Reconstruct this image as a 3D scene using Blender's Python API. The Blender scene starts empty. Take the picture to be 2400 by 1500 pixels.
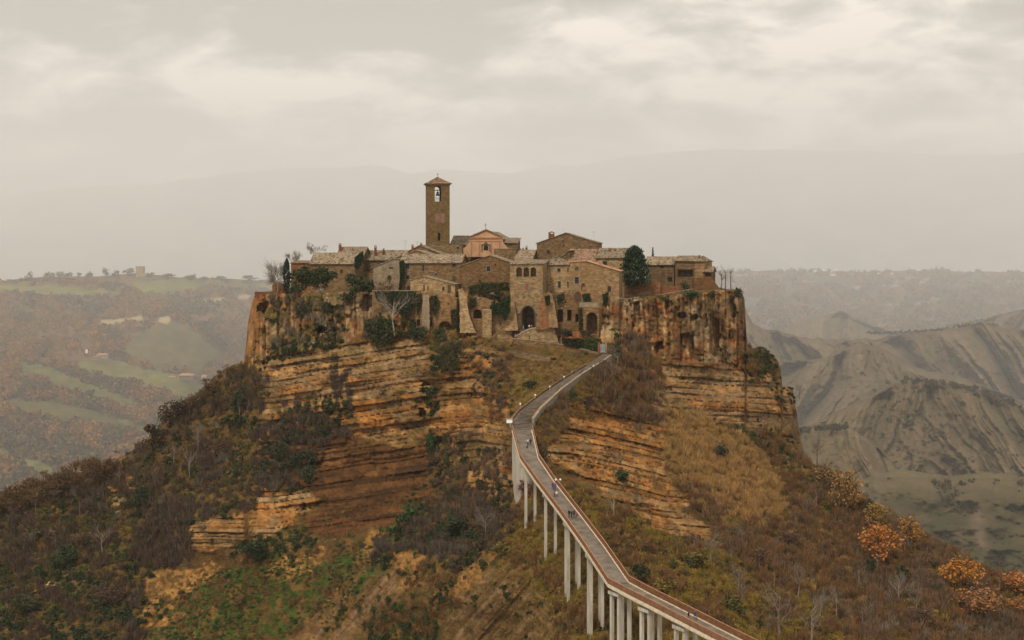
import bpy, bmesh, math, random
import numpy as np
from mathutils import Vector, Matrix
from mathutils.geometry import tessellate_polygon

R = math.radians
scene = bpy.context.scene
col = scene.collection
random.seed(11)
rng = np.random.default_rng(11)
F, CX, HY = 3200.0, 1200.0, 600.0          # focal length and horizon of the 2400 px wide photograph

# ------------------------------------------------------------------ helpers
def U(px, py, Y):
    return Vector(((px - CX) / F * Y, Y, (HY - py) / F * Y))

def tag(o, label=None, cat=None, group=None, kind=None):
    if label: o['label'] = label
    if cat: o['category'] = cat
    if group: o['group'] = group
    if kind: o['kind'] = kind
    return o

def empty(name, loc, label=None, cat=None, group=None):
    o = bpy.data.objects.new(name, None)
    o.empty_display_size = 0.5
    o.location = loc
    col.objects.link(o)
    return tag(o, label, cat, group)

def copy_tree(o, parent=None):
    c = o.copy()
    col.objects.link(c)
    if parent is not None: c.parent = parent
    for ch in list(o.children): copy_tree(ch, c)
    return c

class MB:
    """collects shapes in world space; build() links them as one mesh object, relative to its thing's base"""
    def __init__(self): self.v, self.f = [], []
    def add(self, vs, fs):
        b = len(self.v)
        self.v += [tuple(p) for p in vs]
        self.f += [tuple(i + b for i in q) for q in fs]
        return self
    def box(self, c, s, rz=0.0):
        ca, sa = math.cos(rz), math.sin(rz)
        vs = []
        for dz in (-.5, .5):
            for dx, dy in ((-.5, -.5), (.5, -.5), (.5, .5), (-.5, .5)):
                x, y = dx * s[0], dy * s[1]
                vs.append((c[0] + x * ca - y * sa, c[1] + x * sa + y * ca, c[2] + dz * s[2]))
        return self.add(vs, [(3, 2, 1, 0), (4, 5, 6, 7), (0, 1, 5, 4), (1, 2, 6, 5), (2, 3, 7, 6), (3, 0, 4, 7)])
    def prism(self, pts, d):
        """closed prism: polygon pts swept by vector d"""
        n = len(pts); d = Vector(d)
        vs = [Vector(p) for p in pts] + [Vector(p) + d for p in pts]
        fs = [(i, (i + 1) % n, n + (i + 1) % n, n + i) for i in range(n)]
        for t in tessellate_polygon([[Vector(p) for p in pts]]):
            fs.append(tuple(t)); fs.append(tuple(n + i for i in reversed(t)))
        return self.add(vs, fs)
    def tube(self, pts, rad, n=6):
        pts = [Vector(p) for p in pts]
        if not isinstance(rad, (list, tuple)): rad = [rad] * len(pts)
        vs, fs = [], []
        for i, p in enumerate(pts):
            d = (pts[min(i + 1, len(pts) - 1)] - pts[max(i - 1, 0)])
            d = d.normalized() if d.length > 1e-9 else Vector((0, 0, 1))
            a = d.cross(Vector((0, 0, 1)) if abs(d.z) < .9 else Vector((1, 0, 0))).normalized()
            b = d.cross(a)
            for k in range(n):
                t = 2 * math.pi * k / n
                vs.append(p + (a * math.cos(t) + b * math.sin(t)) * rad[i])
        for i in range(len(pts) - 1):
            for k in range(n):
                fs.append((i * n + k, i * n + (k + 1) % n, (i + 1) * n + (k + 1) % n, (i + 1) * n + k))
        fs.append(tuple(range(n - 1, -1, -1))); fs.append(tuple((len(pts) - 1) * n + k for k in range(n)))
        return self.add(vs, fs)
    def lathe(self, c, prof, n=10):
        vs, fs = [], []
        for r, z in prof:
            for k in range(n):
                t = 2 * math.pi * k / n
                vs.append((c[0] + r * math.cos(t), c[1] + r * math.sin(t), c[2] + z))
        for i in range(len(prof) - 1):
            for k in range(n):
                fs.append((i * n + k, i * n + (k + 1) % n, (i + 1) * n + (k + 1) % n, (i + 1) * n + k))
        fs.append(tuple(range(n - 1, -1, -1))); fs.append(tuple((len(prof) - 1) * n + k for k in range(n)))
        return self.add(vs, fs)
    def build(self, name, mat, parent=None, base=None, fix=True):
        me = bpy.data.meshes.new(name)
        if parent is not None and base is None:
            r = parent
            while r.parent is not None: r = r.parent
            base = r.location
        b = Vector(base) if base is not None else Vector((0, 0, 0))
        me.from_pydata([tuple(Vector(p) - b) for p in self.v], [], self.f)
        if fix:
            bm = bmesh.new(); bm.from_mesh(me)
            bmesh.ops.recalc_face_normals(bm, faces=bm.faces)
            bm.to_mesh(me); bm.free()
        me.materials.append(mat)
        o = bpy.data.objects.new(name, me)
        col.objects.link(o)
        if parent is not None: o.parent = parent
        elif base is not None: o.location = b
        return o

def np_mesh(name, V, Q, mat, colors=None, smooth=False, parent=None, base=None):
    """mesh from numpy arrays: V (n,3), Q (m,4 or 3), colors (n,3) on the points"""
    me = bpy.data.meshes.new(name)
    k = Q.shape[1]
    b = np.array(base if base is not None else (0, 0, 0), dtype=np.float64)
    me.vertices.add(len(V)); me.vertices.foreach_set('co', (V - b).astype(np.float32).ravel())
    me.loops.add(Q.size); me.loops.foreach_set('vertex_index', Q.astype(np.int32).ravel())
    me.polygons.add(len(Q))
    me.polygons.foreach_set('loop_start', np.arange(0, Q.size, k, dtype=np.int32))
    me.polygons.foreach_set('use_smooth', np.full(len(Q), smooth, dtype=bool))
    me.update(calc_edges=True)
    if colors is not None:
        a = me.color_attributes.new('Col', 'FLOAT_COLOR', 'POINT')
        c4 = np.ones((len(V), 4), dtype=np.float32); c4[:, :3] = colors
        a.data.foreach_set('color', c4.ravel())
    me.materials.append(mat)
    o = bpy.data.objects.new(name, me)
    col.objects.link(o)
    if parent is not None: o.parent = parent
    elif base is not None: o.location = base
    return o

# ------------------------------------------------------------------ numpy noise
def _h(ix, iy, iz, seed):
    n = (ix.astype(np.int64) * 374761393 + iy.astype(np.int64) * 668265263 + iz.astype(np.int64) * 1442695041 + seed * 69069 + 12345) & 0xffffffff
    n = ((n ^ (n >> 13)) * 1274126177) & 0xffffffff
    n = ((n ^ (n >> 15)) * 2246822519) & 0xffffffff
    n ^= n >> 16
    return (n & 0xffff) / 65535.0

def vnoise(x, y, z, seed=0):
    x, y, z = np.broadcast_arrays(np.asarray(x, float), np.asarray(y, float), np.asarray(z, float))
    ix, iy, iz = np.floor(x), np.floor(y), np.floor(z)
    fx, fy, fz = x - ix, y - iy, z - iz
    sx, sy, sz = fx * fx * (3 - 2 * fx), fy * fy * (3 - 2 * fy), fz * fz * (3 - 2 * fz)
    r = 0
    for a in (0, 1):
        for b in (0, 1):
            for c in (0, 1):
                w = (sx if a else 1 - sx) * (sy if b else 1 - sy) * (sz if c else 1 - sz)
                r = r + w * _h(ix + a, iy + b, iz + c, seed)
    return r

def fbm(x, y, z=0.0, o=4, seed=0, gain=.5):
    r, a, t, s = 0, 1.0, 0, 1.0
    for i in range(o):
        r = r + a * vnoise(np.asarray(x) * s, np.asarray(y) * s, np.asarray(z) * s + i * 7.3, seed + i)
        t += a; a *= gain; s *= 2.03
    return r / t

def sstep(a, b, x):
    t = np.clip((x - a) / (b - a), 0, 1)
    return t * t * (3 - 2 * t)

def poly_sd(px, py, poly):
    """signed distance in px (positive inside)"""
    P = np.array(poly, float); n = len(P)
    inside = np.zeros(px.shape, bool); dmin = np.full(px.shape, 1e18)
    for i in range(n):
        x0, y0 = P[i]; x1, y1 = P[(i + 1) % n]
        cond = ((y0 > py) != (y1 > py))
        with np.errstate(divide='ignore', invalid='ignore'):
            xi = (x1 - x0) * (py - y0) / (y1 - y0 + 1e-12) + x0
        inside ^= cond & (px < xi)
        dx, dy = x1 - x0, y1 - y0
        t = np.clip(((px - x0) * dx + (py - y0) * dy) / (dx * dx + dy * dy + 1e-9), 0, 1)
        dmin = np.minimum(dmin, (px - x0 - t * dx) ** 2 + (py - y0 - t * dy) ** 2)
    d = np.sqrt(dmin)
    return np.where(inside, d, -d)

# ------------------------------------------------------------------ materials
def new_mat(name):
    m = bpy.data.materials.new(name); m.use_nodes = True
    nt = m.node_tree
    return m, nt, nt.nodes['Principled BSDF']

def N(nt, t, **kw):
    n = nt.nodes.new(t)
    for k, v in kw.items():
        if k in n.inputs: n.inputs[k].default_value = v
        else: setattr(n, k, v)
    return n

def rough(b, r=.95, spec=.15):
    b.inputs['Roughness'].default_value = r
    b.inputs['Specular IOR Level'].default_value = spec

def ramp(nt, stops):
    r = nt.nodes.new('ShaderNodeValToRGB'); e = r.color_ramp.elements
    while len(e) < len(stops): e.new(.5)
    for i, (p, c) in enumerate(stops):
        e[i].position = p; e[i].color = (*c, 1)
    return r

def mottled(name, stops, scale=1.0, detail=6, bump=.3, bscale=3.0, rand=.0, stretch=(1, 1, 1), rgh=.95, rough_noise=.62):
    """noise-mottled surface: ramp of real base colours by a world-space noise, plus bump"""
    if any(k in name for k in ('tile', 'plaster', 'trim', 'coping', 'asphalt', 'road')): stops = [(p, tuple(x ** 1.22 * .88 for x in c)) for p, c in stops]
    m, nt, b = new_mat(name); rough(b, rgh)
    g = N(nt, 'ShaderNodeNewGeometry')
    mp = N(nt, 'ShaderNodeMapping'); mp.inputs['Scale'].default_value = stretch
    nt.links.new(g.outputs['Position'], mp.inputs['Vector'])
    n = N(nt, 'ShaderNodeTexNoise', Scale=scale, Detail=detail, Roughness=rough_noise)
    nt.links.new(mp.outputs['Vector'], n.inputs['Vector'])
    r = ramp(nt, stops)
    nt.links.new(n.outputs['Fac'], r.inputs['Fac'])
    out = r.outputs['Color']
    if rand:
        oi = N(nt, 'ShaderNodeObjectInfo')
        mr = N(nt, 'ShaderNodeMapRange'); mr.inputs['To Min'].default_value = 1 - rand; mr.inputs['To Max'].default_value = 1 + rand
        nt.links.new(oi.outputs['Random'], mr.inputs['Value'])
        mx = N(nt, 'ShaderNodeMix', data_type='RGBA', blend_type='MULTIPLY'); mx.inputs[0].default_value = 1
        nt.links.new(out, mx.inputs[6]); nt.links.new(mr.outputs['Result'], mx.inputs[7])
        out = mx.outputs[2]
    nt.links.new(out, b.inputs['Base Color'])
    if bump:
        n2 = N(nt, 'ShaderNodeTexNoise', Scale=bscale, Detail=5)
        nt.links.new(mp.outputs['Vector'], n2.inputs['Vector'])
        bp = N(nt, 'ShaderNodeBump', Strength=bump, Distance=.25)
        nt.links.new(n2.outputs['Fac'], bp.inputs['Height']); nt.links.new(bp.outputs['Normal'], b.inputs['Normal'])
    return m

def masonry(name, c, var=.35, red=.15, scale=1.0, dark=(.10, .065, .04)):
    """rubble/tufa block wall: brick-cell colour change, big stains, small pits"""
    c = (c[0] ** 1.3 * 1.12, c[1] ** 1.3 * 1.13, c[2] ** 1.3 * 1.08)
    m, nt, b = new_mat(name); rough(b, .95)
    g = N(nt, 'ShaderNodeNewGeometry')
    sep = N(nt, 'ShaderNodeSeparateXYZ'); nt.links.new(g.outputs['Position'], sep.inputs[0])
    ad = N(nt, 'ShaderNodeMath', operation='ADD'); nt.links.new(sep.outputs['X'], ad.inputs[0]); nt.links.new(sep.outputs['Y'], ad.inputs[1])
    cb = N(nt, 'ShaderNodeCombineXYZ'); nt.links.new(ad.outputs[0], cb.inputs['X']); nt.links.new(sep.outputs['Z'], cb.inputs['Y'])
    br = N(nt, 'ShaderNodeTexBrick', Scale=scale)
    br.inputs['Brick Width'].default_value = .85; br.inputs['Row Height'].default_value = .42; br.inputs['Mortar Size'].default_value = .035
    br.inputs['Mortar Smooth'].default_value = .6; br.inputs['Bias'].default_value = -.1
    lo = tuple(x * (1 - var) for x in c); hi = tuple(min(1, x * (1 + var)) for x in c)
    br.inputs['Color1'].default_value = (*lo, 1); br.inputs['Color2'].default_value = (*hi, 1); br.inputs['Mortar'].default_value = (*[x * .72 for x in c], 1)
    nt.links.new(cb.outputs[0], br.inputs['Vector'])
    # weather stains with a shape of their own
    n1 = N(nt, 'ShaderNodeTexNoise', Scale=.22, Detail=6, Roughness=.6)
    mp = N(nt, 'ShaderNodeMapping'); mp.inputs['Scale'].default_value = (1, 1, .55)
    nt.links.new(g.outputs['Position'], mp.inputs['Vector']); nt.links.new(mp.outputs['Vector'], n1.inputs['Vector'])
    r1 = ramp(nt, [(.40, (0, 0, 0)), (.66, (1, 1, 1))]); nt.links.new(n1.outputs['Fac'], r1.inputs['Fac'])
    mx = N(nt, 'ShaderNodeMix', data_type='RGBA')
    f1 = N(nt, 'ShaderNodeMath', operation='MULTIPLY'); f1.inputs[1].default_value = red * 2.4
    nt.links.new(r1.outputs['Color'], f1.inputs[0]); nt.links.new(f1.outputs[0], mx.inputs[0])
    mx.inputs[7].default_value = (c[0] * .92, c[1] * .70, c[2] * .56, 1)
    nt.links.new(br.outputs['Color'], mx.inputs[6])
    n2 = N(nt, 'ShaderNodeTexNoise', Scale=.7, Detail=9, Roughness=.78)
    nt.links.new(g.outputs['Position'], n2.inputs['Vector'])
    r2 = ramp(nt, [(.32, (.36, .33, .30)), (.45, (.85, .84, .83)), (.58, (1.12, 1.12, 1.1)), (.70, (1.5, 1.45, 1.35))]); nt.links.new(n2.outputs['Fac'], r2.inputs['Fac'])
    m2 = N(nt, 'ShaderNodeMix', data_type='RGBA', blend_type='MULTIPLY'); m2.inputs[0].default_value = .85
    nt.links.new(mx.outputs[2], m2.inputs[6]); nt.links.new(r2.outputs['Color'], m2.inputs[7])
    oi = N(nt, 'ShaderNodeObjectInfo')
    mr = N(nt, 'ShaderNodeMapRange'); mr.inputs['To Min'].default_value = .78; mr.inputs['To Max'].default_value = 1.24
    nt.links.new(oi.outputs['Random'], mr.inputs['Value'])
    m3 = N(nt, 'ShaderNodeMix', data_type='RGBA', blend_type='MULTIPLY'); m3.inputs[0].default_value = 1
    nt.links.new(m2.outputs[2], m3.inputs[6]); nt.links.new(mr.outputs['Result'], m3.inputs[7])
    nt.links.new(m3.outputs[2], b.inputs['Base Color'])
    bp = N(nt, 'ShaderNodeBump', Strength=.6, Distance=.12)
    nt.links.new(n2.outputs['Fac'], bp.inputs['Height']); nt.links.new(bp.outputs['Normal'], b.inputs['Normal'])
    return m

def col_mat(name, amp=.5, s1=.9, s2=.22, bump=.6, bs=1.2, bd=.5, rgh=.97, spec=.08):
    """base colour from the mesh's own 'Col' (kind of rock, soil or plant) with small noise variation"""
    m, nt, b = new_mat(name); rough(b, rgh, spec)
    a = N(nt, 'ShaderNodeAttribute', attribute_name='Col')
    g = N(nt, 'ShaderNodeNewGeometry')
    if amp:
        n1 = N(nt, 'ShaderNodeTexNoise', Scale=s1, Detail=8, Roughness=.68); n2 = N(nt, 'ShaderNodeTexNoise', Scale=s2, Detail=4)
        nt.links.new(g.outputs['Position'], n1.inputs['Vector']); nt.links.new(g.outputs['Position'], n2.inputs['Vector'])
        ad = N(nt, 'ShaderNodeMath', operation='ADD'); nt.links.new(n1.outputs['Fac'], ad.inputs[0]); nt.links.new(n2.outputs['Fac'], ad.inputs[1])
        mr = N(nt, 'ShaderNodeMapRange'); mr.inputs['From Min'].default_value = .6; mr.inputs['From Max'].default_value = 1.4
        mr.inputs['To Min'].default_value = 1 - amp; mr.inputs['To Max'].default_value = 1 + amp
        nt.links.new(ad.outputs[0], mr.inputs['Value'])
        mx = N(nt, 'ShaderNodeMix', data_type='RGBA', blend_type='MULTIPLY'); mx.inputs[0].default_value = 1
        nt.links.new(a.outputs['Color'], mx.inputs[6]); nt.links.new(mr.outputs['Result'], mx.inputs[7])
        nt.links.new(mx.outputs[2], b.inputs['Base Color'])
    else:
        nt.links.new(a.outputs['Color'], b.inputs['Base Color'])
    if bump:
        nb = N(nt, 'ShaderNodeTexNoise', Scale=bs, Detail=7, Roughness=.65); nt.links.new(g.outputs['Position'], nb.inputs['Vector'])
        bp = N(nt, 'ShaderNodeBump', Strength=bump, Distance=bd)
        nt.links.new(nb.outputs['Fac'], bp.inputs['Height']); nt.links.new(bp.outputs['Normal'], b.inputs['Normal'])
    return m

M = {}
M['terrain'] = col_mat('butte_ground', amp=.62, s1=1.3, bump=.9, bs=1.6)
M['far'] = col_mat('far_ground', amp=.35, s1=.06, s2=.012, bump=.5, bs=.08, bd=4)
M['leaf'] = col_mat('leaf', amp=.25, s1=1.5, s2=.3, bump=0, rgh=.8, spec=.2)
M['leaf_far'] = col_mat('far_leaf', amp=.2, s1=.3, s2=.05, bump=0)
M['tuff'] = masonry('tufa_wall', (.29, .205, .12))
M['tuff_light'] = masonry('pale_tufa_wall', (.345, .255, .155), red=.10)
M['tuff_dark'] = masonry('dark_tufa_wall', (.225, .16, .097), red=.14)
M['tuff_red'] = masonry('red_tufa_wall', (.265, .155, .085), red=.22)
M['tuff_grey'] = masonry('grey_plaster_wall', (.31, .25, .185), var=.12, red=.05)
M['tuff_stain'] = masonry('stained_tufa_wall', (.255, .175, .10), var=.45, red=.34)
M['tower'] = masonry('tower_wall', (.235, .165, .085), var=.22, red=.06)
M['brick'] = masonry('brick_wall', (.25, .12, .07), var=.35, red=.12, scale=1.6)
M['pink'] = mottled('pink_plaster', [(.3, (.50, .31, .175)), (.55, (.61, .39, .23)), (.75, (.67, .455, .285))], scale=.5, bump=.1)
M['pink_trim'] = mottled('pink_trim', [(.3, (.42, .23, .14)), (.7, (.53, .31, .20))], scale=.8, bump=.1)
M['plaque'] = mottled('rose_plaster', [(.3, (.27, .155, .11)), (.7, (.36, .225, .165))], scale=.8, bump=.1)
def tiles(name, stops, rand=.12):
    # barrel tiles: every tile its own shade, lichen in patches
    m, nt, b = new_mat(name); rough(b, .95)
    g = N(nt, 'ShaderNodeNewGeometry')
    vo = N(nt, 'ShaderNodeTexVoronoi', Scale=1.9); nt.links.new(g.outputs['Position'], vo.inputs['Vector'])
    sp_ = N(nt, 'ShaderNodeSeparateColor'); nt.links.new(vo.outputs['Color'], sp_.inputs[0])
    n = N(nt, 'ShaderNodeTexNoise', Scale=.5, Detail=6, Roughness=.7); nt.links.new(g.outputs['Position'], n.inputs['Vector'])
    mm = N(nt, 'ShaderNodeMath', operation='MULTIPLY_ADD'); nt.links.new(sp_.outputs[0], mm.inputs[0]); mm.inputs[1].default_value = .62
    ad = N(nt, 'ShaderNodeMath', operation='MULTIPLY_ADD'); nt.links.new(n.outputs['Fac'], ad.inputs[0]); ad.inputs[1].default_value = .9; ad.inputs[2].default_value = -.26
    nt.links.new(ad.outputs[0], mm.inputs[2])
    r = ramp(nt, stops); nt.links.new(mm.outputs[0], r.inputs['Fac'])
    oi = N(nt, 'ShaderNodeObjectInfo'); mr = N(nt, 'ShaderNodeMapRange'); mr.inputs['To Min'].default_value = 1 - rand; mr.inputs['To Max'].default_value = 1 + rand
    nt.links.new(oi.outputs['Random'], mr.inputs['Value'])
    mx = N(nt, 'ShaderNodeMix', data_type='RGBA', blend_type='MULTIPLY'); mx.inputs[0].default_value = 1
    nt.links.new(r.outputs['Color'], mx.inputs[6]); nt.links.new(mr.outputs['Result'], mx.inputs[7]); nt.links.new(mx.outputs[2], b.inputs['Base Color'])
    bp = N(nt, 'ShaderNodeBump', Strength=.6, Distance=.15); nt.links.new(sp_.outputs[1], bp.inputs['Height']); nt.links.new(bp.outputs['Normal'], b.inputs['Normal'])
    return m
M['tile'] = tiles('roof_tile', [(.12, (.045, .036, .026)), (.30, (.115, .088, .058)), (.48, (.20, .155, .10)), (.66, (.27, .215, .145)), (.80, (.24, .135, .075)), (.92, (.40, .34, .25))])
M['tile_red'] = tiles('red_roof_tile', [(.12, (.06, .04, .028)), (.32, (.15, .088, .052)), (.52, (.235, .135, .08)), (.7, (.27, .185, .12)), (.86, (.33, .17, .095))])
M['tile_new'] = mottled('orange_roof_tile', [(.3, (.36, .19, .10)), (.5, (.48, .29, .17)), (.7, (.52, .36, .24))], scale=1.6, detail=8, bump=.4)
M['glass'] = mottled('dark_window_glass', [(.3, (.012, .011, .011)), (.7, (.03, .028, .027))], scale=.7, bump=0, rgh=.25)
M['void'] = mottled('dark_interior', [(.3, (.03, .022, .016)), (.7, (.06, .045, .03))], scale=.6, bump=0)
M['wood'] = mottled('brown_wood', [(.3, (.07, .04, .025)), (.7, (.14, .08, .045))], scale=2, bump=.2)
M['wood_red'] = mottled('red_brown_wood', [(.3, (.18, .065, .035)), (.7, (.27, .10, .05))], scale=2, bump=.2)
M['stone_trim'] = mottled('grey_stone_trim', [(.3, (.24, .21, .17)), (.7, (.36, .32, .26))], scale=1.5, bump=.3)
M['stone_dark'] = mottled('dark_stone_trim', [(.3, (.12, .105, .085)), (.7, (.20, .175, .14))], scale=1.5, bump=.3)
M['coping'] = mottled('pale_coping', [(.3, (.36, .30, .22)), (.7, (.52, .45, .35))], scale=1.2, bump=.3)
M['concrete'] = mottled('pier_concrete', [(.25, (.22, .19, .145)), (.45, (.36, .32, .25)), (.6, (.44, .395, .32)), (.75, (.52, .47, .39))], scale=.55, detail=8, bump=.2, stretch=(1.4, 1.4, .35))
M['deck'] = mottled('worn_asphalt', [(.3, (.165, .135, .108)), (.5, (.24, .20, .162)), (.7, (.315, .27, .225))], scale=.45, detail=9, bump=.2)
M['road'] = mottled('stone_road', [(.3, (.115, .092, .07)), (.5, (.17, .138, .106)), (.7, (.23, .19, .15))], scale=.6, detail=9, bump=.3)
M['rust'] = mottled('rusty_steel', [(.3, (.13, .055, .028)), (.5, (.20, .088, .044)), (.7, (.26, .125, .066))], scale=1.2, detail=8, bump=.1, rgh=.8)
M['kerb'] = mottled('yellowed_kerb', [(.3, (.42, .34, .22)), (.7, (.62, .54, .40))], scale=1.5, bump=.1)
M['white'] = mottled('white_paint', [(.3, (.70, .68, .64)), (.7, (.82, .80, .76))], scale=1, bump=0, rgh=.5)
M['metal'] = mottled('dark_iron', [(.3, (.035, .03, .028)), (.7, (.07, .06, .055))], scale=2, bump=0, rgh=.6)
M['grey_metal'] = mottled('grey_metal', [(.3, (.30, .30, .29)), (.7, (.42, .42, .41))], scale=1, bump=0, rgh=.5)
M['bell'] = mottled('bronze', [(.3, (.03, .03, .025)), (.7, (.06, .06, .045))], scale=2, bump=0, rgh=.5)
M['bark'] = mottled('brown_bark', [(.3, (.05, .036, .026)), (.7, (.11, .08, .06))], scale=2, bump=.3)
M['bark_pale'] = mottled('pale_bark', [(.3, (.25, .20, .15)), (.7, (.42, .36, .29))], scale=1.2, bump=.2)
M['bark_grey'] = mottled('grey_bark', [(.3, (.15, .115, .09)), (.7, (.27, .21, .17))], scale=1.2, bump=.2)
CLOUD_A, CLOUD_B, CLOUD_GAIN = 4.4, 3.2, 9.7
CLOUD_BLOBS = [(750, 75, 190, 75, -1.0), (480, 100, 90, 90, .35), (120, 20, 260, 60, -.3), (1850, 330, 260, 30, .6), (2280, 300, 220, 26, .45), (2200, 120, 300, 90, .15), (1450, 60, 400, 80, .05), (300, 300, 400, 60, -.15), (1080, 392, 140, 16, .7), (1700, 170, 340, 50, -.3), (1250, 290, 300, 30, -.2)]
CLOUD_RAMP = [(.0, (.245, .24, .235)), (.28, (.42, .406, .39)), (.5, (.65, .612, .572)), (.72, (1.0, .92, .82)), (1.0, (1.42, 1.28, 1.12))]
EXPOSURE = 0.3
VOL_B = 2
K = 4.5                       # far country stands this much farther out than its first sketch
HAZE_D, HAZE_G, HAZE_TOP = .0000350, .0, 1680.0 * K
HAZE_COL = (.94, .945, .95, 1)
# ------------------------------------------------------------------ camera, light, sky, air
cam = bpy.data.cameras.new('camera'); camo = bpy.data.objects.new('camera', cam); col.objects.link(camo)
camo.location = (0, 0, 0); camo.rotation_euler = (R(90), 0, 0)
cam.sensor_width = 36; cam.lens = 36 * F / 2400; cam.shift_y = -(750 - HY) / 2400
cam.clip_start = .5; cam.clip_end = 200000
scene.camera = camo

SUN_EL, SUN_AZ = 52, -28          # sun behind the cloud, front left and high
sd = bpy.data.lights.new('sun', 'SUN'); so = bpy.data.objects.new('sun', sd); col.objects.link(so)
sd.energy = 2.45; sd.angle = R(10); sd.color = (1, .92, .79)
_d = Vector((math.sin(R(SUN_AZ)) * math.cos(R(SUN_EL)), -math.cos(R(SUN_AZ)) * math.cos(R(SUN_EL)), math.sin(R(SUN_EL))))
so.rotation_euler = _d.to_track_quat('Z', 'Y').to_euler(); so.location = (-100, -100, 300)

w = bpy.data.worlds.new('World'); scene.world = w; w.use_nodes = True
nt = w.node_tree; bg = nt.nodes['Background']
sky = N(nt, 'ShaderNodeTexSky', sky_type='NISHITA'); sky.sun_disc = False
sky.sun_elevation = R(SUN_EL); sky.sun_rotation = math.atan2(_d.x, _d.y)
sky.dust_density = 3
tc = N(nt, 'ShaderNodeTexCoord')
sp = N(nt, 'ShaderNodeSeparateXYZ'); nt.links.new(tc.outputs['Generated'], sp.inputs[0])
def math_(op, a, b=None, c=None):
    n = N(nt, 'ShaderNodeMath', operation=op)
    for i, x in enumerate((a, b, c)):
        if x is None: continue
        if isinstance(x, (int, float)): n.inputs[i].default_value = x
        else: nt.links.new(x, n.inputs[i])
    return n.outputs[0]
# a cloud layer seen in perspective: direction projected on a high plane
tx, tz = math_('DIVIDE', sp.outputs['X'], math_('MAXIMUM', sp.outputs['Y'], .05)), math_('DIVIDE', sp.outputs['Z'], math_('MAXIMUM', sp.outputs['Y'], .05))
cv = N(nt, 'ShaderNodeCombineXYZ'); nt.links.new(math_('MULTIPLY', tx, 4.4), cv.inputs[0]); nt.links.new(math_('MULTIPLY', tz, 11.5), cv.inputs[1]); cv.inputs[2].default_value = 3.7
nA = N(nt, 'ShaderNodeTexNoise', Scale=1.0, Detail=8, Roughness=.54, Distortion=.3); nt.links.new(cv.outputs[0], nA.inputs['Vector'])
nB = N(nt, 'ShaderNodeTexNoise', Scale=3.0, Detail=8, Roughness=.55, Distortion=.4); nt.links.new(cv.outputs[0], nB.inputs['Vector'])
# broad banks: darker and brighter parts of the overcast, by direction (x/y, z/y)
def blob(px, py, rx, ry, amp):
    u = math_('DIVIDE', math_('SUBTRACT', tx, (px - CX) / F), rx / F)
    v = math_('DIVIDE', math_('SUBTRACT', tz, (HY - py) / F), ry / F)
    r2 = math_('ADD', math_('MULTIPLY', u, u), math_('MULTIPLY', v, v))
    return math_('MULTIPLY', math_('POWER', 2.718, math_('MULTIPLY', r2, -1.0)), amp)
acc = math_('ADD', math_('MULTIPLY', math_('SUBTRACT', nA.outputs['Fac'], .5), CLOUD_A), math_('MULTIPLY', math_('SUBTRACT', nB.outputs['Fac'], .5), CLOUD_B))
for b in CLOUD_BLOBS: acc = math_('ADD', acc, blob(*b))
fac = math_('ADD', acc, .5)
cr = ramp(nt, CLOUD_RAMP); nt.links.new(fac, cr.inputs['Fac'])
sc10 = N(nt, 'ShaderNodeMix', data_type='RGBA', blend_type='MULTIPLY'); sc10.inputs[0].default_value = 1
nt.links.new(cr.outputs['Color'], sc10.inputs[6]); sc10.inputs[7].default_value = (CLOUD_GAIN,) * 3 + (1,)
mxs = N(nt, 'ShaderNodeMix', data_type='RGBA'); mxs.inputs[0].default_value = .96
nt.links.new(sky.outputs[0], mxs.inputs[6]); nt.links.new(sc10.outputs[2], mxs.inputs[7])
nt.links.new(mxs.outputs[2], bg.inputs['Color']); bg.inputs['Strength'].default_value = .1
w.cycles.sampling_method = 'MANUAL'; w.cycles.sample_map_resolution = 512

vs = scene.view_settings
vs.view_transform = 'Standard'; vs.look = 'None'; vs.gamma = 1; vs.exposure = EXPOSURE; vs.use_curve_mapping = False
cy = scene.cycles
cy.use_denoising = True; cy.denoiser = 'OPENIMAGEDENOISE'; cy.denoising_input_passes = 'RGB_ALBEDO_NORMAL'; cy.denoising_prefilter = 'ACCURATE'
cy.max_bounces = 6; cy.diffuse_bounces = 3; cy.glossy_bounces = 1; cy.transmission_bounces = 2; cy.volume_bounces = VOL_B; cy.transparent_max_bounces = 4
cy.caustics_reflective = False; cy.caustics_refractive = False
cy.use_adaptive_sampling = True; cy.adaptive_threshold = .01

mh = bpy.data.materials.new('haze_air'); mh.use_nodes = True
hn = mh.node_tree; hn.nodes.remove(hn.nodes['Principled BSDF'])
pv = N(hn, 'ShaderNodeVolumePrincipled'); pv.inputs['Color'].default_value = HAZE_COL; pv.inputs['Density'].default_value = HAZE_D; pv.inputs['Anisotropy'].default_value = HAZE_G
hn.links.new(pv.outputs[0], hn.nodes['Material Output'].inputs['Volume'])
hz = MB().box((0, 51500, (HAZE_TOP - 1225) / 2), (124000, 107000, HAZE_TOP + 1225)).build('haze', mh)
tag(hz, kind='stuff')

# ------------------------------------------------------------------ ground sheet
def grid_mesh(name, X, Y, Z, mat, colors=None, smooth=True):
    r, c = X.shape
    V = np.stack([X, Y, Z], -1).reshape(-1, 3)
    i = np.arange(r * c).reshape(r, c)
    Q = np.stack([i[:-1, :-1], i[1:, :-1], i[1:, 1:], i[:-1, 1:]], -1).reshape(-1, 4)
    return np_mesh(name, V, Q, mat, None if colors is None else colors.reshape(-1, 3), smooth)

def lerp(a, b, t): return a + (b - a) * t
def C(*a): return np.array(a, float)

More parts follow.
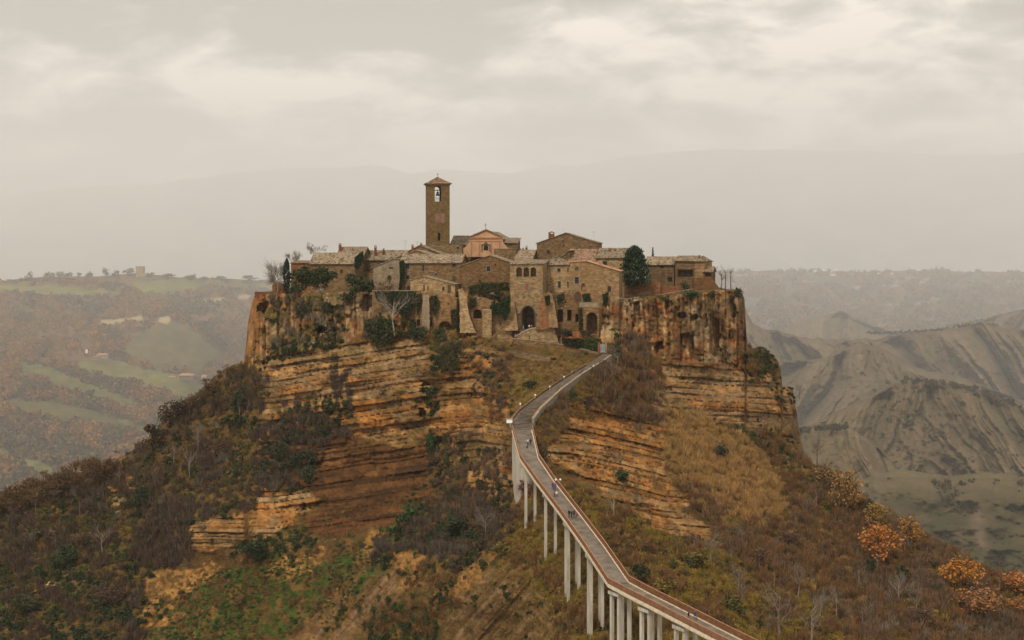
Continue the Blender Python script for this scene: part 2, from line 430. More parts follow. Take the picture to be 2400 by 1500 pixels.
gx, gy = np.meshgrid(np.linspace(-60000, 60000, 320), np.linspace(-1200, 103000, 340))
gz = -1205 + 20 * fbm(gx / 1600, gy / 1600, 0, 3, 5)
gn = fbm(gx / 900, gy / 900, 0, 4, 9)[..., None]
tag(grid_mesh('ground', gx, gy, gz, M['far'], lerp(C(.10, .10, .05), C(.17, .14, .08), gn)), kind='structure')

# ------------------------------------------------------------------ the butte
PTS = """595,700,486 620,780,478 610,850,476 700,700,470 700,790,462 800,700,462 800,790,455 900,700,458 900,780,450
1000,690,454 1000,760,450 1100,690,456 1100,780,447 1200,785,446.5 1235,775,449.5 1300,790,447 1400,830,429 1400,715,456
1450,720,453 1500,720,451 1600,700,455 1600,830,446 1700,690,462 1745,700,478 1735,850,468 1500,830,441 1830,870,482 1860,950,480 1885,1050,476
640,860,466 700,900,455 800,850,447 900,850,440 1000,850,432 640,1000,458 800,1000,440 950,1000,430 1010,1000,424
1100,900,415 1150,850,425 1200,880,412 1300,880,408 1210,940,392 1165,985,385 1390,862,404 1345,889,394.5 1290,926,380.5 1240,969,365 1222,994,359
1302,960,369 1380,925,386 1318,930,378 1366,895,390.5 1270,974,362.5 1195,1010,372 1180,1100,362 1215,1145,345 1275,1012,357 1300,1080,345
1245,1228,326 1432,848,410.5 1447,838,418 1412,864,402 1291,1305,306 1342,1385,287 1396,1478,266.5 1453,1560,247
1340,980,370 1450,1000,386 1550,1000,405 1400,1100,352 1550,1130,366 1650,1000,425 1750,1000,447
1450,1200,325 1600,1240,345 1700,1150,388 1800,1200,398 1900,1150,430 1950,1180,428
1600,1350,292 1800,1350,342 2000,1350,368 2050,1180,428 2200,1270,405 2400,1370,380 1500,1420,272 1700,1500,262 1900,1500,292 2200,1500,330 2400,1500,350 2200,1400,356 2550,1450,360 2550,1600,330
1900,1620,268 2300,1620,305 1650,1620,235 1550,1500,255
1200,1500,305 1000,1500,335 800,1500,355 600,1500,370 300,1500,385 0,1500,402 -200,1500,412 1200,1620,285 900,1620,325 600,1620,350 200,1620,370 -200,1620,385
1100,1100,388 1000,1100,405 900,1100,415 800,1100,425 700,1100,432 600,1100,440 1150,1200,352 1000,1200,380 850,1200,398 700,1200,410 500,1250,408 440,1210,428
1150,1300,322 1000,1300,352 800,1300,375 600,1300,394 400,1300,415 1150,1400,308 900,1400,347 600,1400,382 300,1400,402 0,1400,424
600,950,472 500,950,490 400,1050,485 300,1080,488 300,1180,458 200,1250,445 100,1160,480 0,1165,488 0,1280,452 -150,1200,495 500,1100,462"""
CP = np.array([[float(q) for q in p.split(',')] for p in PTS.split()])
def tps(cp, lam=2e-4):
    xy = cp[:, :2] / 1000; n = len(cp)
    d2 = ((xy[:, None] - xy[None]) ** 2).sum(-1)
    K = np.where(d2 > 0, d2 * np.log(d2 + 1e-12), 0) + lam * np.eye(n)
    P = np.c_[np.ones(n), xy]
    A = np.zeros((n + 3, n + 3)); A[:n, :n] = K; A[:n, n:] = P; A[n:, :n] = P.T
    s = np.linalg.solve(A, np.r_[cp[:, 2], 0, 0, 0])
    def ev(px, py):
        sh = px.shape; q = np.c_[px.ravel(), py.ravel()] / 1000
        out = s[n] + q @ s[n + 1:]
        for i in range(0, len(q), 40000):
            d = ((q[i:i + 40000, None] - xy[None]) ** 2).sum(-1)
            out[i:i + 40000] += np.where(d > 0, d * np.log(d + 1e-12), 0) @ s[:n]
        return out.reshape(sh)
    return ev
base_depth = tps(CP)

TOPX = [-300, 0, 60, 130, 200, 262, 330, 352, 395, 440, 470, 500, 545, 572, 577, 581, 590, 597, 640, 700, 800, 900, 1000, 1080, 1100, 1195, 1200, 1275, 1280, 1300, 1340, 1400, 1460, 1540, 1600, 1660, 1715, 1738, 1745, 1750, 1757, 1790, 1822, 1829, 1834, 1858, 1866, 1873, 1884, 1905, 1960, 2050, 2150, 2250, 2400, 2700]
TOPY = [1205, 1152, 1140, 1122, 1105, 1085, 1045, 1022, 975, 950, 912, 885, 858, 842, 800, 760, 712, 692, 690, 688, 684, 684, 684, 684, 682, 680, 700, 700, 690, 690, 700, 706, 702, 696, 690, 682, 680, 684, 700, 800, 815, 812, 842, 860, 905, 912, 960, 1010, 1062, 1085, 1120, 1180, 1240, 1300, 1372, 1450]
def top_py(px): return np.interp(px, TOPX, TOPY)

NC, NR, BOT = 1300, 470, 1640.0
cpx = np.linspace(-260, 2640, NC)
tpy = top_py(cpx) + 5 * (fbm(cpx / 14, 3, 0, 3, 4) - .5) * np.where((cpx < 575) | (cpx > 1750), 2.0, .6)
tt = np.linspace(0, 1, NR)[:, None] ** 1.0
PX = np.repeat(cpx[None], NR, 0); PY = tpy[None] + tt * (BOT - tpy[None])
DEP = base_depth(PX, PY)
wn = (fbm(PX / 44, PY / 38, 0, 5, 21, .62) - .5)                 # edge wobble for region outlines
def mask(poly, soft=8, wob=60):
    return sstep(-soft, soft, poly_sd(PX, PY, poly) + wn * wob)
def mx_(ms):
    r = ms[0]
    for m in ms[1:]: r = np.maximum(r, m)
    return r
tuff = mx_([mask([(565, 675), (1080, 680), (1100, 800), (1000, 790), (830, 790), (800, 802), (640, 832), (622, 872), (590, 870), (560, 840)], 6, 20),
            mask([(1060, 670), (1200, 670), (1480, 670), (1480, 800), (1320, 806), (1300, 812), (1060, 790)], 6, 20),
            mask([(1440, 670), (1765, 660), (1765, 872), (1690, 862), (1530, 842), (1440, 812)], 6, 24)])
strata = mx_([mask([(615, 862), (640, 835), (800, 812), (840, 795), (930, 785), (1010, 800), (1012, 1020), (940, 1048), (780, 1010), (700, 950), (650, 985), (612, 1070), (603, 1000)], 5, 30),
              mask([(1010, 970), (1080, 830), (1120, 800), (1180, 830), (1130, 900), (1190, 930), (1200, 1130), (1120, 1185), (1060, 1030), (1000, 1020)], 5, 40),
              mask([(1525, 845), (1690, 850), (1850, 880), (1900, 1075), (1830, 1020), (1700, 990), (1530, 958), (1500, 900)], 5, 30),
              mask([(1335, 945), (1440, 955), (1552, 1000), (1562, 1110), (1640, 1195), (1420, 1175), (1370, 1120), (1265, 1070), (1325, 1010)], 5, 40),
              mask([(1480, 1188), (1600, 1195), (1665, 1235), (1662, 1268), (1540, 1244), (1480, 1215)], 4, 30),
              mask([(438, 1232), (540, 1212), (600, 1140), (700, 1145), (770, 1165), (700, 1225), (640, 1255), (540, 1290), (438, 1298)], 5, 40),
              mask([(255, 1108), (312, 1108), (300, 1190), (260, 1212)], 4, 20), mask([(75, 1372), (140, 1365), (130, 1405), (75, 1410)], 4, 24),
              mask([(606, 1000), (642, 1000), (632, 1075), (604, 1075)], 4, 16), mask([(1160, 1130), (1185, 1130), (1180, 1185), (1158, 1185)], 4, 14)])
darkst = mask([(635, 1040), (780, 1012), (930, 1050), (1015, 1028), (1020, 1110), (890, 1185), (700, 1205), (610, 1135)], 8, 50)
redearth = mask([(690, 1205), (880, 1155), (1040, 1120), (1010, 1190), (850, 1245), (730, 1262)], 10, 60)
redearth = np.maximum(redearth, mask([(1080, 850), (1110, 830), (1135, 860), (1080, 910), (980, 930), (990, 900)], 8, 30))
sand = mx_([mask(p, 5, 60) for p in ([(610, 1345), (690, 1290), (770, 1275), (735, 1345), (650, 1368)], [(830, 1295), (870, 1235), (905, 1255), (865, 1315)],
        [(335, 1355), (500, 1305), (525, 1340), (420, 1400), (400, 1470), (325, 1480)], [(1020, 1400), (1130, 1295), (1170, 1290), (1090, 1410)],
        [(760, 1410), (830, 1330), (850, 1335), (800, 1420), (730, 1500), (690, 1500)], [(930, 1300), (990, 1290), (1000, 1340), (940, 1380)])])
clay = mx_([mask(p, 6, 50) for p in ([(660, 1520), (770, 1410), (845, 1330), (850, 1345), (740, 1520)], [(740, 1530), (830, 1410), (885, 1350), (925, 1350), (935, 1395), (850, 1460), (800, 1530)],
        [(1040, 1460), (1160, 1345), (1250, 1370), (1310, 1460), (1240, 1530), (1060, 1540)], [(1090, 1410), (1150, 1330), (1165, 1335), (1110, 1430)])])
green = mx_([mask(p, 14, 90) for p in ([(330, 1440), (560, 1300), (640, 1295), (860, 1270), (840, 1330), (720, 1450), (620, 1530), (330, 1530)], [(880, 1290), (950, 1200), (1020, 1160), (1060, 1180), (960, 1280)],
        [(0, 1420), (100, 1330), (330, 1260), (250, 1330), (60, 1440)], [(740, 1440), (860, 1330), (890, 1340), (800, 1430)])])
olive = mx_([mask([(1180, 845), (1390, 845), (1310, 905), (1200, 960), (1150, 950)], 10, 50), mask([(1150, 1230), (1300, 1210), (1420, 1290), (1560, 1280), (1800, 1420), (1900, 1640), (1250, 1640), (1180, 1330)], 20, 70)])
reed = mask([(1552, 955), (1660, 980), (1740, 1030), (1830, 1130), (1835, 1210), (1740, 1235), (1640, 1150), (1560, 1060)], 10, 30)
rock = np.clip(np.maximum(tuff, np.maximum(strata, darkst)), 0, 1)

# --- relief sculpting (metres along the depth)
X0 = (PX - CX) / F * DEP; Z0 = (HY - PY) / F * DEP
BW = np.interp(PX, [560, 640, 1000, 1120, 1250, 1340, 1560, 1900], [0, 0, 52, 62, 40, 35, -15, -34])
bandc = PY + BW + 9 * (fbm(PX / 240, PY / 200, 0, 3, 31) - .5) * 2 + 2.2 * (fbm(PX / 16, PY / 7, 0, 3, 32) - .5)
band = .42 * vnoise(bandc / 8, PX / 420, 0, 41) + .40 * vnoise(bandc / 3.4, PX / 200, 0, 42) + .20 * vnoise(bandc / 24, PX / 600, 0, 43)
bandh = np.clip((band - .5) * 2.6 + .5, 0, 1); bandh = lerp(bandh, sstep(.3, .7, bandh), .6)
broken = fbm(PX / 20, PY / 11, 0, 5, 51, .6)
crack = np.clip(1 - np.abs(fbm(PX / 16, PY / 60, 0, 3, 52) - .5) * 26, 0, 1) * sstep(.50, .62, fbm(PX / 50, PY / 22, 0, 3, 53))
dd = np.zeros_like(DEP)
bb = bandc + 9 * (vnoise(bandc / 34, PX / 900, 0, 58) - .5); z_ = bb * 0
bed = np.floor(bb / 12.5); fe_ = bb / 12.5 - bed; edge = np.minimum(fe_, 1 - fe_) * 12.5
rb1, rb2, rb3 = _h(bed, z_, z_, 151), _h(bed, z_, z_, 152), _h(bed, z_, z_, 153)
blk = np.floor((PX + 90 * rb2) / (34 + 60 * rb1) + 1.1 * fbm(PX / 60, PY / 24, 0, 3, 154)); rblk = _h(bed, blk, z_, 155)
sub = np.floor(bb / 3.1); rsub = _h(sub, np.floor(PX / 140 + 3 * rb1), z_, 156); lam = sstep(.38, .5, rb2 + .25 * (fbm(PX / 90, PY / 40, 0, 3, 157) - .5))
parting = np.clip(1 - edge / 1.5, 0, 1) * sstep(.40, .56, fbm(PX / 55, bed * 3.1, 0, 3, 158))
bedoff = (rb1 - .5) * 2.6 + (rblk - .5) * 1.7 + (1 - lam) * (rsub - .5) * 1.5 + parting * 1.5
dd += strata * (bedoff + (broken - .5) * 3.2 + crack * .8 + (fbm(PX / 60, PY / 60, 0, 3, 57) - .5) * 5)
dd += np.maximum(darkst, redearth * .8) * (bedoff * .75 + (broken - .5) * 3.4)
fl = np.abs(fbm(PX / 34 + .4 * fbm(PX / 60, PY / 60, 0, 2, 3), PY / 260, 0, 3, 61) - .5) * 2
fl2 = np.abs(fbm(PX / 13, PY / 140, 0, 3, 62) - .5) * 2
rgh = fbm(PX / 22, PY / 24, 0, 5, 63)
dd += tuff * ((.32 - fl) * 4.5 + (.3 - fl2) * 1.6 + (rgh - .5) * 3.0 + (fbm(PX / 7, PY / 8, 0, 3, 64) - .5) * 1.3 + crack * .8)
# tufa breaks in upright slabs: each slab steps in or out of the face
def slabs(wd, hg, seed, amp):
    u = (PX + 16 * (fbm(PX / 60, PY / 90, 0, 3, seed) - .5)) / wd; c1 = np.floor(u)
    v = (PY + 12 * (fbm(PX / 25, PY / 50, 0, 3, seed + 1) - .5)) / hg + 3.7 * _h(c1, c1 * 0, c1 * 0, seed + 2); c2 = np.floor(v)
    r_ = _h(c1, c2, c1 * 0, seed + 3); e_ = np.minimum(u - c1, 1 - (u - c1)) * wd
    return (r_ - .5) * amp, r_, e_
sA, rA, eA = slabs(27, 85, 131, 5.0); sB, rB, eB = slabs(10, 34, 141, 2.2)
joint = np.clip(1 - eA / 2.2, 0, 1) * .9 + np.clip(1 - eB / 1.4, 0, 1) * .35
dd += tuff * (sA + sB + joint * 1.6)
# soil slopes: gullies running down the fall line, lumps
fall = np.where(PX < 1250, PX * .75 + PY * .66, PX * .7 - PY * .72)
gull = np.abs(fbm(fall / 55, (PX + PY) / 400, 0, 4, 71) - .5) * 2
soil = 1 - rock
dd += soil * sstep(880, 1000, PY) * ((.35 - gull) * 3.0 + (fbm(PX / 30, PY / 22, 0, 4, 72) - .5) * 3.2)
dd += np.maximum(clay, sand) * ((.3 - np.abs(fbm(fall / 16, (PX + PY) / 160, 0, 3, 73) - .5) * 2) * 2.2)
# amphitheatre below the left strata, bulges and ledges
def gauss(px, py, rx, ry): return np.exp(-(((PX - px) / rx) ** 2 + ((PY - py) / ry) ** 2))
dd += 7 * gauss(900, 1110, 150, 55) - 3.0 * gauss(880, 960, 150, 60) - 4 * gauss(540, 1258, 90, 28) + 3 * gauss(700, 1110, 80, 50)
dd -= 3.0 * gauss(1440, 1060, 90, 60); dd -= 2.5 * gauss(1600, 1240, 60, 22); dd -= 3 * gauss(290, 1150, 26, 45)
# path lies in a notch
for a in ((1225, 1000), (1262, 950), (1300, 922), (1345, 888), (1385, 864)): dd *= 1 - .85 * gauss(*a, 30, 24)
for a in ((1245, 1228), (1291, 1305), (1342, 1385), (1396, 1478)): dd *= 1 - .8 * gauss(*a, 26, 22)
wn2 = fbm(PX / 40 + 9, PY / 40, 0, 4, 22) - .5; n3c = fbm(PX / 6, PY / 6, 0, 3, 23)
# caves, gullies and recesses in the tufa
def cut(px, py, rx, ry, dep, p=4):
    r = (np.abs((PX - px + wn * 26 + (n3c - .5) * 8) / rx) ** p + np.abs((PY - py + wn2 * 26 + (n3c - .5) * 8) / ry) ** p)
    return dep * (1 - sstep(.8, 1.2, r))
CAVES = [(1118, 735, 11, 10, 8), (1044, 764, 19, 13, 8), (1318, 742, 11, 15, 7), (1335, 742, 7, 12, 6), (1352, 746, 5, 11, 5), (1386, 760, 17, 28, 6), (1627, 748, 8, 8, 4), (1679, 788, 12, 46, 4), (1602, 742, 9, 8, 3),
         (617, 716, 13, 11, 6), (1545, 815, 11, 20, 5), (1716, 720, 8, 26, 4), (748, 778, 15, 8, 6), (775, 768, 10, 14, 3), (870, 710, 22, 22, 4), (1655, 752, 6, 14, 2), (991, 963, 10, 10, 5), (994, 720, 7, 30, 2), (1140, 757, 30, 24, 4), (1490, 735, 9, 30, 3), (1470, 725, 6, 30, 2.5), (1570, 720, 10, 14, 2.5), (1000, 762, 7, 12, 6), (1085, 766, 8, 12, 5), (1185, 690, 14, 20, 2), (1740, 735, 8, 46, 3)]
for c in CAVES: dd += cut(*c)
dd = np.where((np.abs(PX - 1235) < 44) & (np.abs(PY - 735) < 39), np.maximum(dd, 14.0), dd)                       # the gate house stands in this gap
# round off towards the outline
ed = PY - tpy[None]
# sideways distance to the steep outlines
dl = np.clip(PX - np.interp(PY, [690, 712, 760, 800, 842, 860], [595, 590, 581, 577, 572, 540]), 0, None)
dr = np.clip(np.interp(PY, [684, 700, 800, 812, 842, 860, 905, 912, 960, 1062], [1738, 1745, 1750, 1790, 1822, 1829, 1834, 1858, 1866, 1884]) - PX, 0, None)
dl = np.where((PY < 850) & (PX < 1000), dl, 99); dr = np.where((PY < 1062) & (PX > 1400), dr, 99)
em = np.minimum(np.minimum(dl, dr), np.where((PX < 575) | (PX > 1745), ed * .8, 99))
DEP2 = DEP + dd + 14 * np.clip(1 - em / 22, 0, 1) ** 2
# a soft terrace wall line keeps the upper edge from fraying
DEP2 = DEP2 + np.where((PX > 597) & (PX < 1740), 1, 0) * np.clip(1 - ed / 6, 0, 1) * 1.0
for x0_, x1_, y1_, d_ in ((974, 1072, 773, 457.2), (1098, 1153, 785, 456), (1302, 1365, 775, 456.5), (1366, 1405, 790, 456), (1203, 1313, 807, 448.6)):
    w_ = sstep(-3, 1, np.minimum(np.minimum(PX - x0_, x1_ - PX), y1_ - PY)) * (1.0 if d_ != 448.6 else sstep(758, 762, PY)); DEP2 = np.maximum(DEP2, lerp(DEP2, d_, w_))
DEP = DEP2
BX, BY, BZ = (PX - CX) / F * DEP, DEP, (HY - PY) / F * DEP

# --- base colours of rock, soil and ground cover
n1 = fbm(PX / 16, PY / 16, 0, 4, 81); n2 = fbm(PX / 55, PY / 55, 0, 4, 82); n3 = fbm(PX / 6, PY / 6, 0, 4, 83, .65)
def L3(a, b, t): return lerp(a[None, None] if a.ndim == 1 else a, b[None, None] if b.ndim == 1 else b, t[..., None])
cB = L3(C(.125, .082, .042), C(.19, .13, .06), sstep(.35, .65, n2))
cB = L3(cB, C(.105, .10, .04), sstep(.52, .7, n1) * .8)
cB = L3(cB, C(.20, .155, .06), olive * sstep(.3, .6, n1) * .75)
cB = L3(cB, C(.27, .18, .08), reed * .8)
cB = L3(cB, C(.075, .11, .032), green * sstep(.38, .55, n1))
cB = L3(cB, L3(C(.17, .088, .042), C(.095, .055, .03), sstep(.4, .62, fbm(PX / 40, bandc / 6, 0, 4, 88))), redearth * .85)
frag = sstep(.40, .54, fbm(PX / 9, PY / 8, 0, 4, 93)); sand = sand * (.25 + .75 * frag); clay = clay * (.45 + .55 * sstep(.34, .5, fbm(PX / 12, PY / 12, 0, 4, 94)))
cB = L3(cB, L3(C(.36, .235, .10), C(.30, .18, .08), sstep(.4, .65, n1)), sand * .9)
cB = L3(cB, L3(C(.255, .19, .12), C(.17, .12, .066), sstep(.4, .6, fbm(fall / 7, (PX + PY) / 80, 0, 4, 89))), clay * .92)
# tufa: orange brown, dark red vertical bands, pale faces, lichen
vb = fbm(PX / 20, PY / 300, 0, 3, 84); vb2 = fbm(PX / 9, PY / 120, 0, 3, 85)
cT = L3(C(.275, .17, .085), C(.37, .265, .155), sstep(.42, .6, vb))
cT = L3(cT, C(.165, .08, .042), sstep(.50, .62, vb2) * .8)
cT = L3(cT, C(.24, .115, .05), sstep(.5, .64, fbm(PX / 30, PY / 40, 0, 4, 87)) * .6)
cT = L3(cT, C(.30, .265, .19), sstep(.50, .66, n2) * .65)
cT = L3(cT, C(.17, .145, .08), sstep(.52, .66, n1) * .6)
cT = L3(cT, C(.12, .085, .05), sstep(.52, .66, fbm(PX / 11, PY / 17, 0, 4, 95)) * .6)
cT = L3(cT, C(.40, .32, .22), sstep(.60, .70, fbm(PX / 9, PY / 20, 0, 4, 96)) * .55)
cT = L3(cT, C(.12, .115, .05), np.clip(mask([(625, 690), (800, 685), (800, 800), (640, 830)], 15, 60) * sstep(.35, .6, n1), 0, 1) * .75)
cT = L3(cT, C(.36, .22, .09), (mask([(560, 690), (600, 690), (615, 860), (585, 870), (560, 800)], 8, 20)) * .3)
cT = cT * (.84 + .40 * rA + .22 * rB)[..., None]; cT = L3(cT, C(.10, .055, .03), np.clip(joint, 0, 1) * .6 * sstep(.42, .6, fbm(PX / 20, PY / 30, 0, 3, 97)))
cB = L3(cB, cT, tuff)
# layered rock
lc = .5 * rb3 + .25 * rblk + .25 * fbm(PX / 18, PY / 7, 0, 4, 49); lc = lerp(lc, .55 * lc + .45 * rsub, 1 - lam)
cS = L3(C(.24, .135, .055), C(.37, .215, .088), sstep(.18, .42, lc))
cS = L3(cS, C(.40, .275, .14), sstep(.42, .60, lc))
cS = L3(cS, C(.38, .30, .19), sstep(.62, .80, lc))
cS = L3(cS, C(.06, .042, .03), parting * .75)
cS = L3(cS, C(.10, .07, .045), (1 - lam) * sstep(.74, .86, rsub) * sstep(.42, .6, fbm(PX / 34, PY / 18, 0, 4, 54)) * .7)
cS = L3(cS, C(.23, .19, .13), sstep(.46, .62, fbm(PX / 34, PY / 16, 0, 5, 55)) * .65)
cS = L3(cS, C(.16, .115, .06), sstep(.54, .68, fbm(PX / 13, PY / 18, 0, 4, 56)) * .4)
cS = L3(cS, C(.36, .19, .065), mask([(1330, 940), (1560, 990), (1680, 1270), (1480, 1215), (1260, 1070)], 10, 30) * .45 * sstep(.4, .6, n1))
cS = L3(cS, C(.15, .12, .06), sstep(.55, .68, n2) * .55)
upper = mask([(600, 840), (1000, 790), (1000, 860), (900, 930), (620, 940)], 10, 30) + mask([(1530, 850), (1900, 870), (1900, 1075), (1520, 960)], 10, 30)
cS = L3(cS, C(.33, .265, .18), np.clip(upper, 0, 1) * sstep(.35, .65, rb1) * .6)
cS *= (1.12 - .35 * crack)[..., None]
cS = cS * np.array([.85, .83, .80])
cB = L3(cB, cS, strata)
cD = L3(C(.080, .05, .026), C(.15, .088, .042), sstep(.4, .6, lc))
cD = L3(cD, C(.30, .18, .08), sstep(.62, .75, lc) * sstep(.5, .65, n2) * .7)
cB = L3(cB, cD, darkst * (1 - strata))
# hanging root curtains: a dark stain of the rock itself
cB *= (.62 + .76 * n3)[..., None]

# --- the back of the butte: plateau, then falling away behind
ext = np.array([0, 1.5, 4, 9, 18, 32, 55, 85, 120, 150, 175, 200, 240, 300])
rows = []
plat = ((cpx > 596) & (cpx < 1742)).astype(float)
for k, e in enumerate(ext[1:], 1):
    zf = np.where(plat > 0, BZ[0] + .3 * np.sin(cpx / 90 + e) - np.clip(e - 118, 0, None) * 1.1, BZ[0] - e * .55 - e * e * .0016)
    # narrow the plan towards the back
    xm = 8.0; kx = np.where(plat > 0, 1 - .25 * sstep(90, 240, e), 1 - .35 * sstep(30, 260, e))
    rows.append((xm + (BX[0] - xm) * kx, BY[0] + e, np.maximum(zf, -1210)))
rows = rows[::-1]
GX = np.vstack([r[0][None] for r in rows] + [BX]); GY = np.vstack([r[1][None] for r in rows] + [BY]); GZ = np.vstack([r[2][None] for r in rows] + [BZ])
ctop = np.repeat(L3(C(.12, .10, .05), C(.17, .13, .07), n1[:1]), len(rows), 0)
# deepen and saturate the rock and soil colours, with a warm tint
GC = np.vstack([ctop, cB]); GC = np.clip(GC, 0, 1) ** 1.30 * np.array([1.10, .98, .84])
butte = grid_mesh('butte', GX, GY, GZ, M['terrain'], GC)
tag(butte, kind='structure')

def surfY(px, py):
    """depth of the butte's front surface under a point of the photograph"""
    c = np.clip((px - cpx[0]) / (cpx[1] - cpx[0]), 0, NC - 1.001); i = int(c)
    t = np.clip((py - tpy[i]) / (BOT - tpy[i]), 0, 1) * (NR - 1.001); j = int(t)
    return float(DEP[j, i] * (1 - (t - j)) + DEP[j + 1, i] * (t - j)) if j + 1 < NR else float(DEP[j, i])
def S(px, py, off=0.0):
    return U(px, py, surfY(px, py) + off)
# ------------------------------------------------------------------ footbridge
CL = [(1224, 1008, 352), (1232, 1040, 340), (1241, 1076, 327), (1278, 1130, 311), (1338, 1208, 288), (1393, 1283, 267.5), (1450, 1368, 247), (1506, 1398, 241), (1560, 1425, 235.5), (1690, 1492, 223.5), (1830, 1562, 212)]
CLW = [U(*c) for c in CL]
HALF = 2.05
WIDE = {}
def offset_line(pts, d, dz=0.0):
    """polyline moved sideways (d > 0: to the right walking away from the camera = +x side)"""
    out = []
    for i, p in enumerate(pts):
        dirs = []
        if i > 0: dirs.append((pts[i - 1] - p).xy.normalized())
        if i < len(pts) - 1: dirs.append((p - pts[i + 1]).xy.normalized())
        nn = [Vector((v.y, -v.x)) for v in dirs]
        m = sum(nn, Vector((0, 0))); m = m.normalized() if m.length > 1e-6 else nn[0]
        m = m / max(.5, m.dot(nn[0])) * WIDE.get((round(p.x, 3), round(p.y, 3)), 1.0)
        out.append(Vector((p.x + m.x * d, p.y + m.y * d, p.z + dz)))
    return out
def dens(pts, step):
    out = []
    for a, b in zip(pts[:-1], pts[1:]):
        n = max(1, int((b - a).length / step))
        out += [a.lerp(b, k / n) for k in range(n)]
    return out + [pts[-1]]
def strip_solid(mb, left, right, th):
    """deck-like solid between two polylines, th thick"""
    n = len(left); vs = []
    for l, r in zip(left, right):
        vs += [l, r, r - Vector((0, 0, th)), l - Vector((0, 0, th))]
    fs = [(0, 1, 2, 3)]
    for i in range(n - 1):
        a, b = 4 * i, 4 * i + 4
        for k in range(4): fs.append((a + k, a + (k + 1) % 4, b + (k + 1) % 4, b + k))
    fs.append((4 * n - 1, 4 * n - 2, 4 * n - 3, 4 * n - 4))
    mb.add(vs, fs); return mb

for p, k in zip(CLW, (1.26, 1.18, 1.1, 1.03)): WIDE[(round(p.x, 3), round(p.y, 3))] = k
br = empty('footbridge', tuple(CLW[6]), 'long narrow concrete footbridge with rusty railings climbing on tall piers to the hill town', 'footbridge')
deck = strip_solid(MB(), offset_line(CLW, -HALF + .22), offset_line(CLW, HALF - .22), .3).build('deck', M['deck'], br)
g = MB()
strip_solid(g, offset_line(CLW, -1.35, -.3), offset_line(CLW, 1.35, -.3), .75)
g.build('girder', M['concrete'], br)
for s in (-1, 1):
    e = strip_solid(MB(), offset_line(CLW, s * (HALF - .215) if s > 0 else -HALF - .12, .10), offset_line(CLW, HALF + .12 if s > 0 else -HALF + .215, .10), .52)
    e.build('edge_beam', M['kerb'], br)
    rail = MB(); line = dens(offset_line(CLW, s * HALF, .10), 1.6)
    for p in line: rail.box(p + Vector((0, 0, .60)), (.09, .09, 1.22))
    bars = dens(offset_line(CLW, s * HALF, .10), .155)
    for p in bars: rail.box(p + Vector((0, 0, .58)), (.075, .075, 1.0))
    ra = rail.build('railing', M['rust'], br, fix=False)
    hand = MB(); hp = offset_line(CLW, s * HALF, 1.32)
    strip_solid(hand, [p + Vector((-.06, 0, 0)) for p in hp], [p + Vector((.06, 0, 0)) for p in hp], .10)
    hand.build('handrail', M['tile_new'], ra)
# piers
PIERS = [((1245, 1083), 326, 1228, 1), ((1291, 1150), 306, 1306, 1), ((1343, 1215), 286.5, 1386, 2), ((1397, 1288), 266.5, 1480, 2), ((1454, 1370), 246.5, 1566, 2), ((1526, 1408), 239, 1600, 2), ((1606, 1449), 231, 1640, 2), ((1694, 1494), 223, 1650, 2)]
def cl_at(Y):
    for a, b in zip(CLW[:-1], CLW[1:]):
        if b.y <= Y <= a.y:
            t = (a.y - Y) / (a.y - b.y); d = (a - b).xy.normalized()
            return a.lerp(b, t), d
    return CLW[-1], (CLW[-2] - CLW[-1]).xy.normalized()
for p in dens(CLW, 11)[1:-1]:
    c, d = cl_at(p.y); MB().box((p.x, p.y, p.z + .012), (3.6, .18, .02), math.atan2(-d.x, d.y)).build('expansion_joint', M['stone_dark'], br)
for (ppx, ppy), Y, bot, dbl in PIERS:
    c, d = cl_at(Y); nrm = Vector((d.y, -d.x)); rz = math.atan2(nrm.y, nrm.x)
    zb = (HY - bot) / F * Y - 4
    zt = c.z - 1.05
    cap = MB(); cap.box((c.x, c.y, zt - .35), (3.5, 1.0 if dbl == 1 else 3.0, .6), rz); cap.build('pier_cap', M['concrete'], br)
    for s in (-1, 1):
        for k in ((0,) if dbl == 1 else (-1.1, 1.1)):
            x, y = c.x + nrm.x * s * 1.12 + d.x * k, c.y + nrm.y * s * 1.12 + d.y * k
            MB().box((x, y, (zt - .7 + zb) / 2), (.58, .58, zt - .7 - zb), rz).build('pillar', M['concrete'], br)
# solid abutment where the bridge leaves the hill
ab = MB(); la, ra_ = offset_line(CLW[:2], -HALF - .02, -.42), offset_line(CLW[:2], HALF + .02, -.42)
la = [la[0] + Vector((0, 6, 0))] + la; ra_ = [ra_[0] + Vector((0, 6, 0))] + ra_
for i in range(len(la) - 1):
    q = [la[i], ra_[i], ra_[i + 1], la[i + 1]]
    vs = q + [Vector((p.x, p.y, -74)) for p in q]
    ab.add(vs, [(0, 1, 2, 3), (7, 6, 5, 4), (0, 4, 5, 1), (1, 5, 6, 2), (2, 6, 7, 3), (3, 7, 4, 0)])
ab.build('abutment', M['concrete'], br)

# ------------------------------------------------------------------ walled ramp, road up to the gate
RL = [(1224, 1008, 352), (1222, 992, 357), (1240, 967, 364), (1292, 923, 379), (1345, 886, 393), (1391, 858, 403), (1413, 843, 409), (1428, 831, 418)]
RW = [U(*c) for c in RL]
for p, k in zip(RW, (1.12, 1.22, 1.25, 1.1, 1.0)): WIDE[(round(p.x, 3), round(p.y, 3))] = k
road = MB(); strip_solid(road, offset_line(RW, -2.3, .02), offset_line(RW, 2.3, .02), 1.2)
ro = road.build('path', M['road']); tag(ro, kind='structure')
